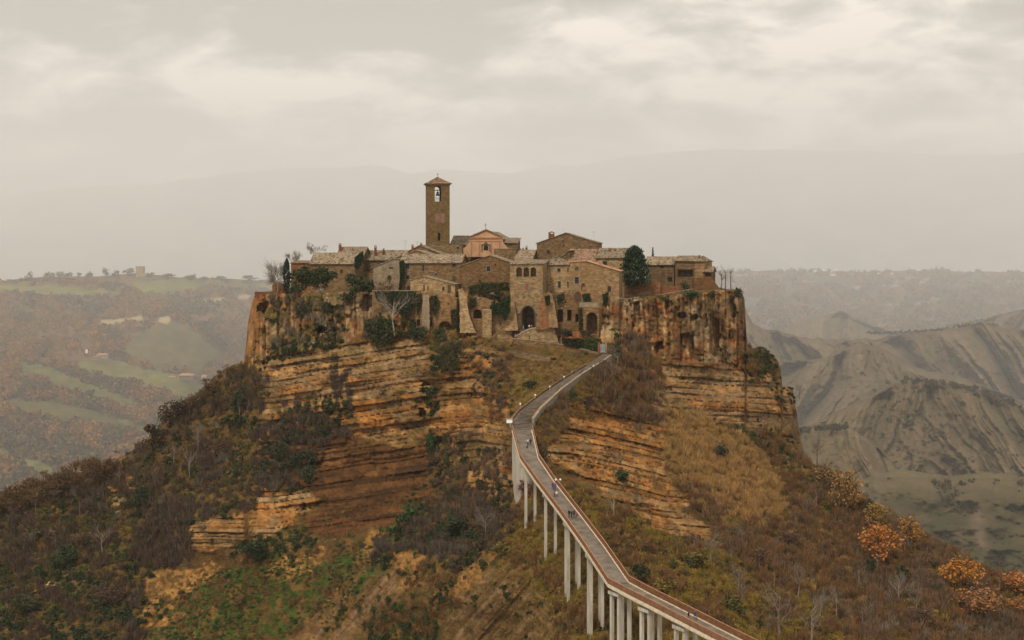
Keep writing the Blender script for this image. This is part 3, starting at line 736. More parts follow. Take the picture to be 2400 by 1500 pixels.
# low steps across the foot of the ramp
st = MB(); dR = dens(RW[:4], .9)
for i, p in enumerate(dR[2:22]):
    q = dR[i + 3]; d = (q - p).xy.normalized(); rz = math.atan2(d.y, d.x) - math.pi / 2
    st.box((p.x, p.y, p.z + .03), (4.2, .32, .18), rz)
so_ = st.build('steps', M['road']); tag(so_, kind='structure')
def wall_run(name, label, line, d, h, th, mat, cop=None, group=None, sink=2.0, cat='wall'):
    a, b = offset_line(line, d), offset_line(line, d + th)
    e = empty(name, tuple(a[len(a) // 2]), label, cat, group)
    strip_solid(MB(), [p + Vector((0, 0, h)) for p in a], [p + Vector((0, 0, h)) for p in b], h + sink).build('wall_body', mat, e)
    if cop:
        a2, b2 = offset_line(line, d - .07), offset_line(line, d + th + .07)
        strip_solid(MB(), [p + Vector((0, 0, h + .14)) for p in a2], [p + Vector((0, 0, h + .14)) for p in b2], .137).build('coping', cop, e)
    return e
wall_run('parapet_wall', 'long grey parapet wall on the uphill left side of the ramp above the bridge', RW[1:7], -2.85, 1.35, .5, M['stone_trim'], M['tuff_grey'], sink=3)
wall_run('kerb_wall', 'low stone kerb wall on the right side of the ramp above the bridge', RW[0:6], 2.35, .5, .4, M['tuff_dark'], sink=1.3)
RT = [U(1150, 793, 447.5), U(1200, 794, 446), U(1260, 800, 443.5), U(1300, 806, 441), U(1345, 814, 437), U(1392, 826, 430), U(1418, 830, 426)]
up = MB(); strip_solid(up, [p + Vector((0, 4.2, .05)) for p in RT], [p + Vector((0, 0, .05)) for p in RT], 3.0)
tag(up.build('road', M['road']), kind='structure')
# ramp from the road up to the gate
GR = [U(1196, 791, 449.0), U(1215, 782, 450.0), U(1236, 772.5, 452)]
gr_ = MB(); strip_solid(gr_, [Vector((p.x - 2.6, p.y - .4 * i, p.z + .09)) for i, p in enumerate(GR)], [Vector((p.x + 2.2, p.y - 1.0 + .2 * i, p.z + .09)) for i, p in enumerate(GR)], 4)
tag(gr_.build('gate_ramp', M['road']), kind='structure')
def flat_wall(name, label, top, base_py, Y, th, mat, cop=None, cat='wall', group=None, parts=None):
    """free-standing or retaining wall: top outline in photograph points at a depth (Y or per point), thickness th"""
    tp = [U(p[0], p[1], p[2] if len(p) > 2 else Y) for p in top]
    bp = [U(p[0], (base_py if not isinstance(base_py, (list, tuple)) else base_py[i]), p[2] if len(p) > 2 else Y) for i, p in enumerate(top)]
    e = empty(name, tuple(bp[len(bp) // 2]), label, cat, group)
    m = MB()
    for i in range(len(tp) - 1):
        q = [bp[i], bp[i + 1], tp[i + 1], tp[i]]
        vs = q + [p + Vector((0, th, 0)) for p in q]
        fs = [(0, 1, 2, 3), (7, 6, 5, 4), (3, 2, 6, 7), (0, 4, 5, 1)]
        if i == 0: fs.append((0, 3, 7, 4))
        if i == len(tp) - 2: fs.append((1, 5, 6, 2))
        m.add(vs, fs)
    m.build('wall_body', mat, e)
    if cop:
        l = [p + Vector((0, -.12, .2)) for p in tp]; r = [p + Vector((0, th + .12, .2)) for p in tp]
        strip_solid(MB(), l, r, .197).build('coping', cop, e)
    return e
flat_wall('retaining_wall', 'rubble retaining wall of the gate ramp with pale coping and a small red door', [(1206, 789.5, 447.2), (1226, 779), (1242, 771), (1262, 768), (1297, 763.5), (1303, 782), (1311, 806)], [795, 797, 800, 802, 806, 808, 809], 447, 1.2, M['tuff_light'], None)
ew = [o for o in bpy.data.objects if o.name.startswith('retaining_wall')][-1]
strip_solid(MB(), [U(x, y, 446.85) for x, y in ((1206, 788), (1226, 777.5), (1242, 769.5), (1262, 766.5), (1298, 762))], [U(x, y, 446.85) + Vector((0, 1.5, 0)) for x, y in ((1206, 788), (1226, 777.5), (1242, 769.5), (1262, 766.5), (1298, 762))], .3).build('coping', M['coping'], ew)
dr = MB().prism([U(x, y, 446.97) for x, y in ((1258, 804), (1258, 797), (1260.5, 794.5), (1265, 794.5), (1267.5, 797), (1267.5, 804))], (0, .1, 0)).build('door', M['wood_red'], ew)
flat_wall('road_wall', 'low stone wall along the outer edge of the road below the gate', [(1150, 792, 446.8), (1200, 793.5, 445.4), (1260, 799.5, 442.9), (1300, 805.5, 440.4), (1345, 813.5, 436.4), (1392, 825.5, 429.4), (1418, 829.5, 425.4)], [803, 806, 812, 818, 828, 843, 846], 0, .5, M['tuff_dark'], M['tuff_grey'])
flat_wall('concrete_wall', 'smooth grey retaining wall on the grass below the road', [(1189, 821, 430), (1215, 824, 428.5), (1250, 829, 426), (1290, 836, 422)], [840, 843, 846, 849], 0, .6, M['tuff_dark'], M['stone_dark'])
# garden gate at the bend of the road
gt = empty('garden_gate', tuple(U(1411, 827, 425)), 'pale grey garden gate with an orange brick post at the road bend', 'gate')
for s, px in ((0, 1403.5), (1, 1420)): MB().box(U(px, 815, 424.8), (.65, .65, 3.3)).build('gate_post', M['brick'] if s == 0 else M['stone_trim'], gt)
gb = MB()
for k in range(9): gb.box(U(1405.5 + k * 1.6, 816, 424.8), (.13, .05, 2.6))
gb.box(U(1412, 809, 424.8), (1.9, .06, .12)); gb.box(U(1412, 823, 424.8), (1.9, .06, .12)); gb.build('gate_leaf', M['grey_metal'], gt)

# lamps
def lamp(px, py, Y, h, label, double=False, arm=.5):
    b = U(px, py, Y); e = empty('street_lamp', tuple(b), label, 'lamp', 'lamps along the ramp and bridge')
    m = MB(); m.tube([b, b + Vector((0, 0, h))], [.07, .05], 6)
    tops = [b + Vector((0, 0, h))]
    if double:
        m.tube([b + Vector((-arm, 0, h)), b + Vector((arm, 0, h))], .04, 5); tops = [b + Vector((-arm, 0, h)), b + Vector((arm, 0, h))]
    m.build('pole', M['grey_metal'], e)
    for t in tops:
        MB().lathe(t, [(.03, .3), (.2, .22), (.24, .05), (.2, -.12), (.05, -.2)], 8).build('lamp_head', M['white'], e)
    return e
lamp(1391.5, 873, 399, 1.9, 'white lamp on a short post at the top of the ramp')
lamp(1308, 1140, 309, 1.5, 'twin headed white lamp on the right railing above the people in blue', True)
lamp(1263, 1140, 313.5, 1.3, 'twin headed white lamp outside the left railing above the second pier', True)
lamp(1254.5, 934, 371.5, .9, 'small white lamp on the lower parapet, second from the bridge')
lamp(1219.5, 955, 364, .9, 'small white lamp on the parapet nearest the bridge')
lamp(1288.5, 914, 383, .9, 'small white lamp halfway up the ramp parapet')
lamp(1322, 890, 392, .8, 'small white lamp on the upper part of the ramp parapet')
# white cabinet beside the bridge head
sg = empty('notice_board', tuple(U(1194, 998, 356)), 'white box shaped notice board on legs left of the bridge head', 'notice board')
MB().box(U(1194, 987, 356), (1.5, .7, .95)).build('board', M['white'], sg)
MB().box(U(1194, 982.2, 356), (1.8, .95, .08)).build('board_roof', M['grey_metal'], sg)
for x in (1189, 1199): MB().box(U(x, 996, 356), (.09, .09, 1.3)).build('leg', M['metal'], sg)
# handrail on the path of the right terrace
def rail_fence(name, label, pts, h, mat, step=1.6, r=.05):
    P = [U(*p) for p in pts]; e = empty(name, tuple(P[0]), label, 'railing')
    m = MB(); m.tube([p + Vector((0, 0, h)) for p in P], r, 5); m.build('handrail', mat, e)
    for p in dens(P, step): MB().tube([p - Vector((0, 0, .6)), p + Vector((0, 0, h))], r * .8, 5).build('post', mat, e)
    return e
# ------------------------------------------------------------------ the town: walls with real openings, tiled roofs
class Fac:
    """vertical facade plane through two plan points; s runs along it, n points into the building"""
    def __init__(self, px0, Y0, px1, Y1):
        self.A = Vector(((px0 - CX) / F * Y0, Y0)); B = Vector(((px1 - CX) / F * Y1, Y1))
        self.L = (B - self.A).length; self.sd = (B - self.A) / self.L; self.n = Vector((-self.sd.y, self.sd.x))
    def at(self, px, py):
        dx, dz = (px - CX) / F, (HY - py) / F
        t = self.A.dot(self.n) / (dx * self.n.x + self.n.y)
        w_ = Vector((t * dx, t)) - self.A
        return (w_.dot(self.sd), t * dz)
    def W(self, s, z, d=0.0):
        p = self.A + self.sd * s + self.n * d
        return Vector((p.x, p.y, z))

def win_shape(f, px, py, w_, h, style):
    (s0, z0), (s1, z1) = f.at(px - w_ / 2, py + h / 2), f.at(px + w_ / 2, py - h / 2)
    if 'arch' in style:
        r = (s1 - s0) / 2; zc = z1 - r * (1.25 if 'point' in style else 1)
        arc = [(s0 + r + r * math.cos(a), zc + (z1 - zc) * math.sin(a)) for a in [math.pi * k / 10 for k in range(11)]]
        return [(s0, z0), (s1, z0)] + arc
    return [(s0, z0), (s1, z0), (s1, z1), (s0, z1)]

def holed(mb, f, outline, holes, reveal, d=0.0):
    """front face with holes, reveals, and a cap at the end of every reveal"""
    polys = [[f.W(s, z, d) for s, z in outline]] + [[f.W(s, z, d) for s, z in h] for h in holes]
    flat = [p for q in polys for p in q]
    mb.add(flat, [tuple(t) for t in tessellate_polygon(polys)])
    for h, rv in zip(holes, reveal):
        n = len(h); vs = [f.W(s, z, d) for s, z in h] + [f.W(s, z, d + rv) for s, z in h]
        mb.add(vs, [(i, (i + 1) % n, n + (i + 1) % n, n + i) for i in range(n)] + [tuple(range(n, 2 * n))])

def slab(mb, e0, e1, r1, r0, th=.16, pitch=.52, amp=.055, jit=.05):
    """roof slope with rows of tiles: eave e0-e1, ridge r0-r1"""
    e0, e1, r1, r0 = Vector(e0), Vector(e1), Vector(r1), Vector(r0)
    L = max((e1 - e0).length, (r1 - r0).length); H = max((r0 - e0).length, (r1 - e1).length)
    nc = max(2, int(L / pitch) * 2); nr = max(2, int(H / .9))
    nrm = (e1 - e0).cross(r0 - e0); nrm = (nrm if nrm.length > 1e-6 else (e1 - e0).cross(r1 - e0)).normalized()
    if nrm.z < 0: nrm = -nrm
    vs, fs = [], []
    for j in range(nr + 1):
        t = j / nr
        sag = -.07 * math.sin(math.pi * t) * min(1, H / 5)
        for i in range(nc + 1):
            u = i / nc
            p = e0.lerp(e1, u).lerp(r0.lerp(r1, u), t)
            k = (amp if i % 2 else -amp) + random.uniform(-jit, jit) + sag + .05 * math.sin(u * L * .45 + e0.x)
            if j == 0: p = p + (e0 - r0).normalized() * random.uniform(-.03, .10) if (e0 - r0).length > 1e-6 else p
            vs.append(p + nrm * k)
    w_ = nc + 1
    for j in range(nr):
        for i in range(nc): fs.append((j * w_ + i, j * w_ + i + 1, (j + 1) * w_ + i + 1, (j + 1) * w_ + i))
    b = len(vs)
    vs += [e0 - nrm * th, e1 - nrm * th, r1 - nrm * th, r0 - nrm * th]
    fs.append((b + 3, b + 2, b + 1, b))
    fs.append(tuple(range(0, w_)) + (b + 1, b)); fs.append(tuple(reversed(range(nr * w_, nr * w_ + w_))) + (b + 3, b + 2))
    fs.append(tuple(j * w_ for j in reversed(range(nr + 1))) + (b, b + 3)); fs.append(tuple(j * w_ + nc for j in range(nr + 1)) + (b + 2, b + 1))
    mb.add(vs, fs)

def add_window(e, f, px, py, w_, h, style, reveal):
    sh = win_shape(f, px, py, w_, h, style)
    fr = MB(); b = .17 if 'stone' in style else .10
    s0, s1 = min(p[0] for p in sh), max(p[0] for p in sh); z0, z1 = min(p[1] for p in sh), max(p[1] for p in sh)
    def bx(a0, a1, c0, c1, d0, d1):
        fr.prism([f.W(a0, c0, d0), f.W(a1, c0, d0), f.W(a1, c1, d0), f.W(a0, c1, d0)], tuple(f.W(0, 0, d1 - d0) - f.W(0, 0, 0)))
    kind = 'door' if 'door' in style else 'window'
    if 'stone' in style and 'arch' not in style:
        bx(s0 - b, s0, z0, z1, -.06, .12); bx(s1, s1 + b, z0, z1, -.06, .12)
        bx(s0 - b, s1 + b, z1, z1 + b, -.07, .12); bx(s0 - b - .06, s1 + b + .06, z0 - b, z0, -.14, .12)
    elif kind == 'window':
        bx(s0 - .06, s1 + .06, z0 - .12, z0, -.09, .12)
    else:
        bx(s0, s1, z0 - .10, z0, -.12, .12)
    o = fr.build(kind if style.find('opening') < 0 else 'opening', M['stone_trim' if 'stone' in style else 'stone_dark'], e)
    pd = reveal - .03
    if 'brickup' in style:
        MB().prism([f.W(s, z, pd - .1) for s, z in sh], tuple(f.W(0, 0, .1) - f.W(0, 0, 0))).build('brick_infill', M['tuff_dark'], o)
    elif 'shutter' in style:
        m = MB()
        for a0, a1 in ((s0 + .02, (s0 + s1) / 2 - .015), ((s0 + s1) / 2 + .015, s1 - .02)):
            m.prism([f.W(a0, z0 + .02, .04), f.W(a1, z0 + .02, .04), f.W(a1, z1 - .02, .04), f.W(a0, z1 - .02, .04)], tuple(f.W(0, 0, .07) - f.W(0, 0, 0)))
        m.build('shutter', M['wood_red' if 'red' in style else 'wood'], o)
    elif 'opening' in style:
        pass
    elif kind == 'door':
        MB().prism([f.W(s, z, pd - .08) for s, z in sh], tuple(f.W(0, 0, .08) - f.W(0, 0, 0))).build('door_leaf', M['wood'], o)
    else:
        MB().prism([f.W(s, z, pd - .04) for s, z in sh], tuple(f.W(0, 0, .03) - f.W(0, 0, 0))).build('pane', M['glass'], o)
        m = MB(); sm, zm = (s0 + s1) / 2, z0 + (z1 - z0) * .6
        d = tuple(f.W(0, 0, .05) - f.W(0, 0, 0))
        for q in ((sm - .035, sm + .035, z0, z1), (s0, s1, zm - .035, zm + .035)):
            m.prism([f.W(q[0], q[2], pd - .12), f.W(q[1], q[2], pd - .12), f.W(q[1], q[3], pd - .12), f.W(q[0], q[3], pd - .12)], d)
        m.build('frame', M['wood'], o)

def chimney(e, px, pyb, pyt, Y, w_=5, cap=True, mat='brick'):
    b, t = U(px, pyb, Y), U(px, pyt, Y); ww = w_ / F * Y; h = t.z - b.z
    m = MB(); m.box((b.x, b.y, b.z + (h * .72 - 1.2) / 2), (ww, ww * .9, h * .72 + 1.2))
    o = m.build('chimney', M[mat], e)
    if cap:
        c = MB(); z = b.z + h * .72
        for dx in (-.36, .36): c.box((b.x + dx * ww, b.y, z + h * .08), (ww * .2, ww * .8, h * .16))
        c.prism([(b.x - ww * .62, b.y - ww * .55, z + h * .16), (b.x + ww * .62, b.y - ww * .55, z + h * .16), (b.x, b.y - ww * .55, z + h * .34)], (0, ww * 1.1, 0))
        c.build('chimney_cap', M['tile_red'], o)

def antenna(e, px, pyb, pyt, Y, n=4):
    b, t = U(px, pyb, Y), U(px, pyt, Y); m = MB(); m.tube([b - Vector((0, 0, .5)), t], .035, 4)
    for k in range(n):
        z = t.z - .15 - k * .32; m.tube([(t.x - .75 + .1 * k, t.y, z), (t.x + .75 - .1 * k, t.y, z)], .022, 4)
    m.build('antenna', M['grey_metal'], e)

def house(name, label, fac, base, roof, depth, mat, wins=(), cat='house', group=None, chims=(), ants=(), tile='tile', sink=2.5, reveal=.32, over=.45, extra=None):
    """fac = (px0, Y0, px1, Y1); roof = ('side', py_eave_left, py_eave_right, py_ridge) | ('gable', (px,py) left, peak, right) |
    ('shed', (px,py) left, (px,py) right) | ('hip', py_eave, px_peak, py_peak, ridge fraction) | ('back', py_eave_left, py_eave_right, py_top)"""
    f = Fac(*fac); px0, px1 = fac[0], fac[2]
    e = empty(name, tuple(f.W(f.L / 2, f.at((px0 + px1) / 2, base)[1], 0)), label, cat, group)
    zb = min(f.at(px0, base)[1], f.at(px1, base)[1]) - sink
    kind = roof[0]
    if kind in ('side', 'hip', 'back', 'flat'):
        if kind == 'hip': zl = f.at(px0, roof[1])[1]; zr = f.at(px1, roof[1])[1]
        else: zl = f.at(px0, roof[1])[1]; zr = f.at(px1, roof[2])[1]
        top = [(f.L, zr), (0, zl)]
    else:
        top = [f.at(*p) for p in reversed(roof[1:])]
        top[0] = (f.L, top[0][1]); top[-1] = (0, top[-1][1])
    outline = [(0, zb), (f.L, zb)] + top
    holes, rev, used = [], [], []
    for wn_ in wins:
        hs = win_shape(f, *wn_[:5])
        holes.append(hs); rv = wn_[5] if len(wn_) > 5 else reveal; rev.append(rv); used.append((wn_, rv))
    m = MB(); holed(m, f, outline, holes, rev)
    n = len(outline)
    D = depth
    if kind in ('side', 'back'):
        zr_ = (HY - roof[3]) / F * ((fac[1] + fac[3]) / 2 + (D / 2 if kind == 'side' else D))
        def ztop(s, d):
            ze = lerp(zl, zr, s / f.L)
            return ze + (zr_ - ze) * (1 - abs(d - D / 2) / (D / 2) if kind == 'side' else d / D)
        for s in (0, f.L):
            q = [f.W(s, zb, 0), f.W(s, zb, D), f.W(s, ztop(s, D), D), f.W(s, ztop(s, D / 2), D / 2), f.W(s, ztop(s, 0), 0)]
            m.add(q, [(0, 1, 2, 3, 4)])
        m.add([f.W(0, zb, D), f.W(f.L, zb, D), f.W(f.L, ztop(f.L, D), D), f.W(0, ztop(0, D), D)], [(0, 1, 2, 3)])
    else:
        vs = [f.W(s, z, 0) for s, z in outline] + [f.W(s, z, D) for s, z in outline]
        fs = [(i, (i + 1) % n, n + (i + 1) % n, n + i) for i in range(n)]
        m.add(vs, fs + [tuple(range(n, 2 * n))])
    m.build('wall', M[mat], e)
    rf = MB(); o_ = over
    if kind in ('side', 'back'):
        slope = (zr_ - (zl + zr) / 2) / (D / 2 if kind == 'side' else D)
        hr = D / 2 if kind == 'side' else D
        slab(rf, f.W(-o_, zl - slope * o_ + .12, -o_), f.W(f.L + o_, zr - slope * o_ + .12, -o_), f.W(f.L + o_, zr_ + .12, hr), f.W(-o_, zr_ + .12, hr))
        if kind == 'side':
            slab(rf, f.W(-o_, zl - slope * o_ + .12, D + o_), f.W(f.L + o_, zr - slope * o_ + .12, D + o_), f.W(f.L + o_, zr_ + .125, hr), f.W(-o_, zr_ + .125, hr))
    elif kind == 'gable':
        (sr, zr), (sp_, zp), (sl, zl) = top[0], top[len(top) // 2], top[-1]
        for (s, z, sg) in ((sl, zl, -1), (sr, zr, 1)):
            k = (zp - z) / max(.1, abs(sp_ - s))
            slab(rf, f.W(s + sg * o_, z - k * o_ + .12, -o_ * .7), f.W(s + sg * o_, z - k * o_ + .12, D + .3), f.W(sp_, zp + .12, D + .3), f.W(sp_, zp + .12, -o_ * .7))
    elif kind == 'shed':
        P = top[::-1]
        for (s0, z0), (s1, z1) in zip(P[:-1], P[1:]):
            if z1 > z0: (s0, z0), (s1, z1) = (s1, z1), (s0, z0)
            k = (z0 - z1) / max(.1, abs(s1 - s0)); sg = 1 if s1 > s0 else -1; last = (s1 < .01 or s1 > f.L - .01)
            oo = o_ if last else 0
            slab(rf, f.W(s1 + sg * oo, z1 - k * oo + .12, -o_ * .7), f.W(s1 + sg * oo, z1 - k * oo + .12, D + .3), f.W(s0, z0 + .12, D + .3), f.W(s0, z0 + .12, -o_ * .7))
    elif kind == 'hip':
        zp = (HY - roof[3]) / F * ((fac[1] + fac[3]) / 2 + D / 2); sp_ = f.at(roof[2], roof[1])[0]; fr = roof[4] if len(roof) > 4 else 0
        h0, h1 = max(.02, sp_ - f.L * fr / 2), min(f.L - .02, sp_ + f.L * fr / 2)
        if h1 - h0 < .1: h0, h1 = sp_ - .05, sp_ + .05
        ze = (zl + zr) / 2 - .05
        c = [f.W(-o_, ze, -o_), f.W(f.L + o_, ze, -o_), f.W(f.L + o_, ze, D + o_), f.W(-o_, ze, D + o_)]
        p0, p1 = f.W(h0, zp, D / 2), f.W(h1, zp, D / 2)
        slab(rf, c[0], c[1], p1, p0); slab(rf, c[1], c[2], p1 + Vector((.01, .02, 0)), p1); slab(rf, c[2], c[3], p0, p1); slab(rf, c[3], c[0], p0, p0 + Vector((-.01, .02, 0)))
    elif kind == 'flat':
        rf.prism([f.W(-.15, zl + .003, -.15), f.W(f.L + .15, zr + .003, -.15), f.W(f.L + .15, zr + .003, D + .15), f.W(-.15, zl + .003, D + .15)], (0, 0, .25))
    ro = rf.build('roof', M[tile if kind != 'flat' else 'tuff_grey'], e, fix=False)
    for c in chims: chimney(ro, *c)
    for a in ants: antenna(ro, *a)
    if kind in ('side', 'hip'):
        gu = MB(); zg = (zl + zr) / 2 - (.10 if kind == 'hip' else slope * o_) - .06
        gu.tube([f.W(-o_, zg, -o_ - .06), f.W(f.L + o_, zg, -o_ - .06)], .09, 5); gu.build('gutter', M['wood'], ro)
        dp = MB(); dp.tube([f.W(.25, zg, -o_ - .06), f.W(.25, zg - .5, -.1), f.W(.25, zb + sink + .3, -.1)], .07, 5); dp.build('downpipe', M['wood'], e)
    for (wn_, rv) in used: add_window(e, f, *wn_[:5], rv)
    e['f'] = 0; del e['f']
    return e, f

H = house
# --- left side of the town
H('stone_house', 'long low stone house with a mottled tiled roof behind the evergreens at the left end', (727, 492, 832, 489), 668, ('side', 617, 617, 593), 11, 'tuff', [(757, 634, 5, 8, 'win'), (800, 636, 5, 8, 'win')])
H('stone_house', 'narrow upper house with red chimney and its own tiled roof above the long low house', (789, 503, 850, 501), 640, ('side', 601, 600, 579), 10, 'tuff_dark', [], chims=[(797, 582, 570.5, 506, 6)])
H('stone_house', 'tiled house with two chimneys and an ivy covered wall left of the church tower', (848, 506, 945, 502), 645, ('side', 609, 608, 587), 11, 'tuff_dark', [(905, 625, 5, 8, 'win')], chims=[(880, 590, 575.5, 507, 5.5), (899, 590, 582, 507, 4)], sink=7)
H('brick_building', 'low reddish brick building half hidden behind the round evergreens at the far left', (682, 494, 727, 493), 665, ('back', 617, 616, 611), 8, 'tuff_red', [], tile='tile_red')
H('stone_house', 'small pale house with one sloping roof beside the brushwood at mid left', (875, 480, 938, 476), 664, ('shed', (875, 626), (922, 607), (938, 607)), 9, 'tuff_grey', [(917, 628, 10, 3, 'win'), (912, 650, 5, 8, 'win')])
H('stone_house', 'broad gabled house just left of the tower foot with two chimneys and an antenna', (920, 494, 1032, 491), 640, ('gable', (920, 606), (977, 586.5), (1032, 606)), 12, 'tuff', [(960, 603, 5, 5, 'win')], chims=[(967, 583, 573, 497, 5), (987, 577, 569, 499, 4.5)], ants=[(950, 596, 563, 496)])
H('stone_house', 'gabled house tucked against the tower foot with a skylight in its roof', (945, 508, 1032, 506), 620, ('gable', (945, 594), (984, 575), (1032, 594)), 10, 'tuff_dark', [], ants=[(978, 578, 565, 510)])
H('stone_house', 'long three storey stone house with a wide tiled roof in the middle of the town', (937, 471, 1080, 468), 684, ('side', 616, 615, 596), 13, 'tuff', [(955, 624, 9, 12, 'win stone'), (992, 628, 4, 14, 'win'), (1019, 622, 8, 9, 'red shutter'), (1064, 620, 8, 10, 'win'), (956, 650, 8, 10, 'win stone'), (1022, 643, 7, 3, 'win stone'), (1064.5, 656, 8, 15, 'door'), (957, 676, 9, 11, 'win')], ants=[])
H('stone_house', 'small gabled outbuilding with two slit doors in front of the long house', (962, 456, 1066, 454), 690, ('gable', (962, 656), (992, 647), (1066, 666)), 9, 'tuff_light', [(994, 674, 3.5, 13, 'door'), (1003, 675, 3.5, 11, 'door'), (1039, 676, 5, 8, 'win'), (1053, 677, 8, 18, 'door')])
H('stone_house', 'gabled stone house with a reddish lower wall left of the gate house', (1077, 463, 1196, 460), 668, ('gable', (1077, 624), (1149, 598), (1196, 615)), 12, 'tuff_stain', [(1123, 620, 7, 8, 'brickup win'), (1145, 630, 9, 12, 'win stone'), (1161, 620, 4, 4, 'win'), (1125, 659, 6, 8, 'win'), (1153, 656, 6, 8, 'red shutter')], chims=[], sink=6)
H('stone_building', 'plain flat topped stone block with putlog holes right of the church', (1158, 503, 1208, 501), 625, ('flat', 584, 584), 9, 'tuff_dark', [(1172, 602, 2.5, 2.5, 'win'), (1183, 602, 2.5, 2.5, 'win'), (1195, 601, 3, 3, 'win')])
H('stone_house', 'tiny house with a tiled roof and chimneys between the church and the palazzo', (1206, 497, 1246, 496), 622, ('back', 608, 608, 586), 9, 'tuff_dark', [], tile='tile', chims=[(1234, 590, 576, 507, 5, True, 'brick'), (1226, 590, 577, 506, 3, False, 'brick')])
H('stone_building', 'low flat walled block with a parapet left of the palazzo', (1231, 512, 1254, 511.5), 612, ('flat', 587, 587), 8, 'tuff_dark', [])
H('palazzo', 'large gabled palazzo with a turret chimney and broken openings at the top of the town', (1258, 514, 1402, 510), 622, ('gable', (1258, 570), (1325, 546), (1402, 569)), 13, 'tuff_dark', [(1320, 565, 3, 4, 'opening', 1.5), (1321, 576, 4, 4, 'win'), (1352, 585, 6, 6, 'win'), (1285, 590, 6, 8, 'win')], cat='house', chims=[(1293, 562, 543, 516, 13, True, 'tuff_red'), (1288, 556, 540, 516, 5, False, 'tuff_dark')], ants=[(1321, 548, 536, 517, 1), (1392, 570, 542, 513, 2), (1386, 572, 558, 513, 0)])
H('stone_house', 'low house with a grey sloping roof between the gate house roofs and the palazzo', (1296, 487, 1336, 486), 640, ('shed', (1296, 616), (1334, 587), (1336, 587)), 12, 'tuff_dark', [])
H('stone_house', 'lower reddish roofed house with a step line below the palazzo', (1334, 484, 1397, 482.5), 640, ('back', 613, 613, 599), 6, 'tuff_dark', [], tile='tile_red')
H('stone_house', 'upper half of the stepped reddish roofs with a small dormer hole below the palazzo', (1334, 491.5, 1393, 490), 630, ('back', 598, 598, 584), 6, 'tuff_dark', [], tile='tile_red')
H('stone_house', 'tall stone house with a wide tiled roof and two chimneys beside the tall cedar', (1397, 479, 1464, 476), 692, ('side', 604, 603, 582), 13, 'tuff_light', [(1418, 617, 9, 9, 'win stone'), (1440, 645, 6, 9, 'win')], chims=[(1429, 594, 581, 482, 5.5), (1442, 597, 584, 482, 5.5)], sink=7)
H('stone_house', 'tower like house with a hipped tiled roof and dark balcony right of the gate house', (1272, 459, 1337, 457), 692, ('hip', 620, 1295, 601, .12), 10, 'tuff_light', [(1279, 629, 9, 18, 'opening', 1.6), (1279, 668, 10, 20, 'arch opening', 1.6), (1310, 633, 7, 8, 'win stone'), (1311, 667, 6, 15, 'win stone'), (1331, 632, 3, 8, 'win'), (1331, 666, 3, 13, 'win')], sink=8)
H('stone_house', 'massive stone house with one sloping roof edge and a dark archway above the right ruins', (1336, 456, 1451, 453), 714, ('shed', (1336, 614), (1375, 612), (1451, 635)), 11, 'tuff', [(1352, 630, 9, 9, 'brickup win stone'), (1352, 657, 9, 15, 'win stone'), (1428, 677, 8, 12, 'win'), (1354, 695, 17, 21, 'arch door'), (1367, 672, 10, 16, 'arch opening', .8)], chims=[(1407, 614, 609, 458, 6, False, 'tile_new'), (1434, 626, 620, 457, 4, False, 'tile_new')], tile='tile_new', sink=8)
# --- right end of the town
H('stone_house', 'low stone house with a wide tiled roof just right of the cedar', (1513, 493, 1580, 490), 660, ('side', 620, 619, 602), 9, 'tuff_dark', [(1552, 624, 6, 8, 'win'), (1576, 623, 5, 6, 'win'), (1555, 645, 8, 12, 'door'), (1570, 655, 10, 10, 'opening', 1.2)])
H('stone_house', 'house with a dark open porch and brick chimney at the right end of the town', (1582, 489, 1628, 486), 660, ('side', 611, 611, 600), 9, 'tuff_dark', [(1606, 640, 36, 17, 'opening', 3.0)], chims=[(1622, 607, 599, 492, 4.5), (1604, 609, 603, 491, 3, False)])
H('stone_house', 'narrow turret house with a pointed tile roof and chimney near the right edge', (1627, 486, 1650, 484), 664, ('hip', 612, 1638, 600, .1), 7, 'tuff', [], chims=[(1639.5, 606, 598, 490, 5)])
H('shed', 'small tiled shed with a dark open front at the far right end of the town', (1649, 484, 1669, 483), 655, ('side', 636, 636, 625), 6, 'tuff_red', [(1660, 642, 15, 10, 'opening', 2.0)], cat='shed')

# --- gate house
gh, gf = H('gate_house', 'tall gate house with three arched loggia windows above the dark town gate', (1195.5, 451, 1272, 449), 773, ('back', 619, 618, 609), 12, 'tuff_light',
  [(1216.5, 637, 13, 21, 'arch opening', 2.6), (1233.5, 637, 13, 21, 'arch opening', 2.6), (1250, 637, 13, 21, 'arch opening', 2.6), (1234.5, 673, 8.5, 15, 'red shutter stone'), (1237.5, 745, 31, 55, 'point arch opening', 10.0)], cat='gate house', sink=2)
ar = MB(); sh = win_shape(gf, 1237.5, 745, 31, 55, 'arch point')[2:]
for s, z in ((1220, 0),): pass
c0 = (sh[0][0] + sh[-1][0]) / 2; zc = sh[0][1]
out = [(c0 + (s - c0) * 1.19, zc + (z - zc) * 1.14) for s, z in sh]
for i in range(len(sh) - 1):
    q = [sh[i], sh[i + 1], out[i + 1], out[i]]; ar.prism([gf.W(s, z, -.15) for s, z in q], tuple(gf.W(0, 0, .145) - gf.W(0, 0, 0)))
for s, so2 in ((sh[0][0], out[0][0]), (out[-1][0], sh[-1][0])):
    a, b = min(s, so2), max(s, so2); ar.prism([gf.W(a, zc - 6.4, -.15), gf.W(b, zc - 6.4, -.15), gf.W(b, zc, -.15), gf.W(a, zc, -.15)], tuple(gf.W(0, 0, .145) - gf.W(0, 0, 0)))
ar.build('arch_surround', M['stone_dark'], gh)
for k in (-1, 1): MB().box(gf.W(c0 + k * 3.15, zc + .6, -.35), (1.0, .7, .55)).build('corbel', M['stone_trim'], gh)
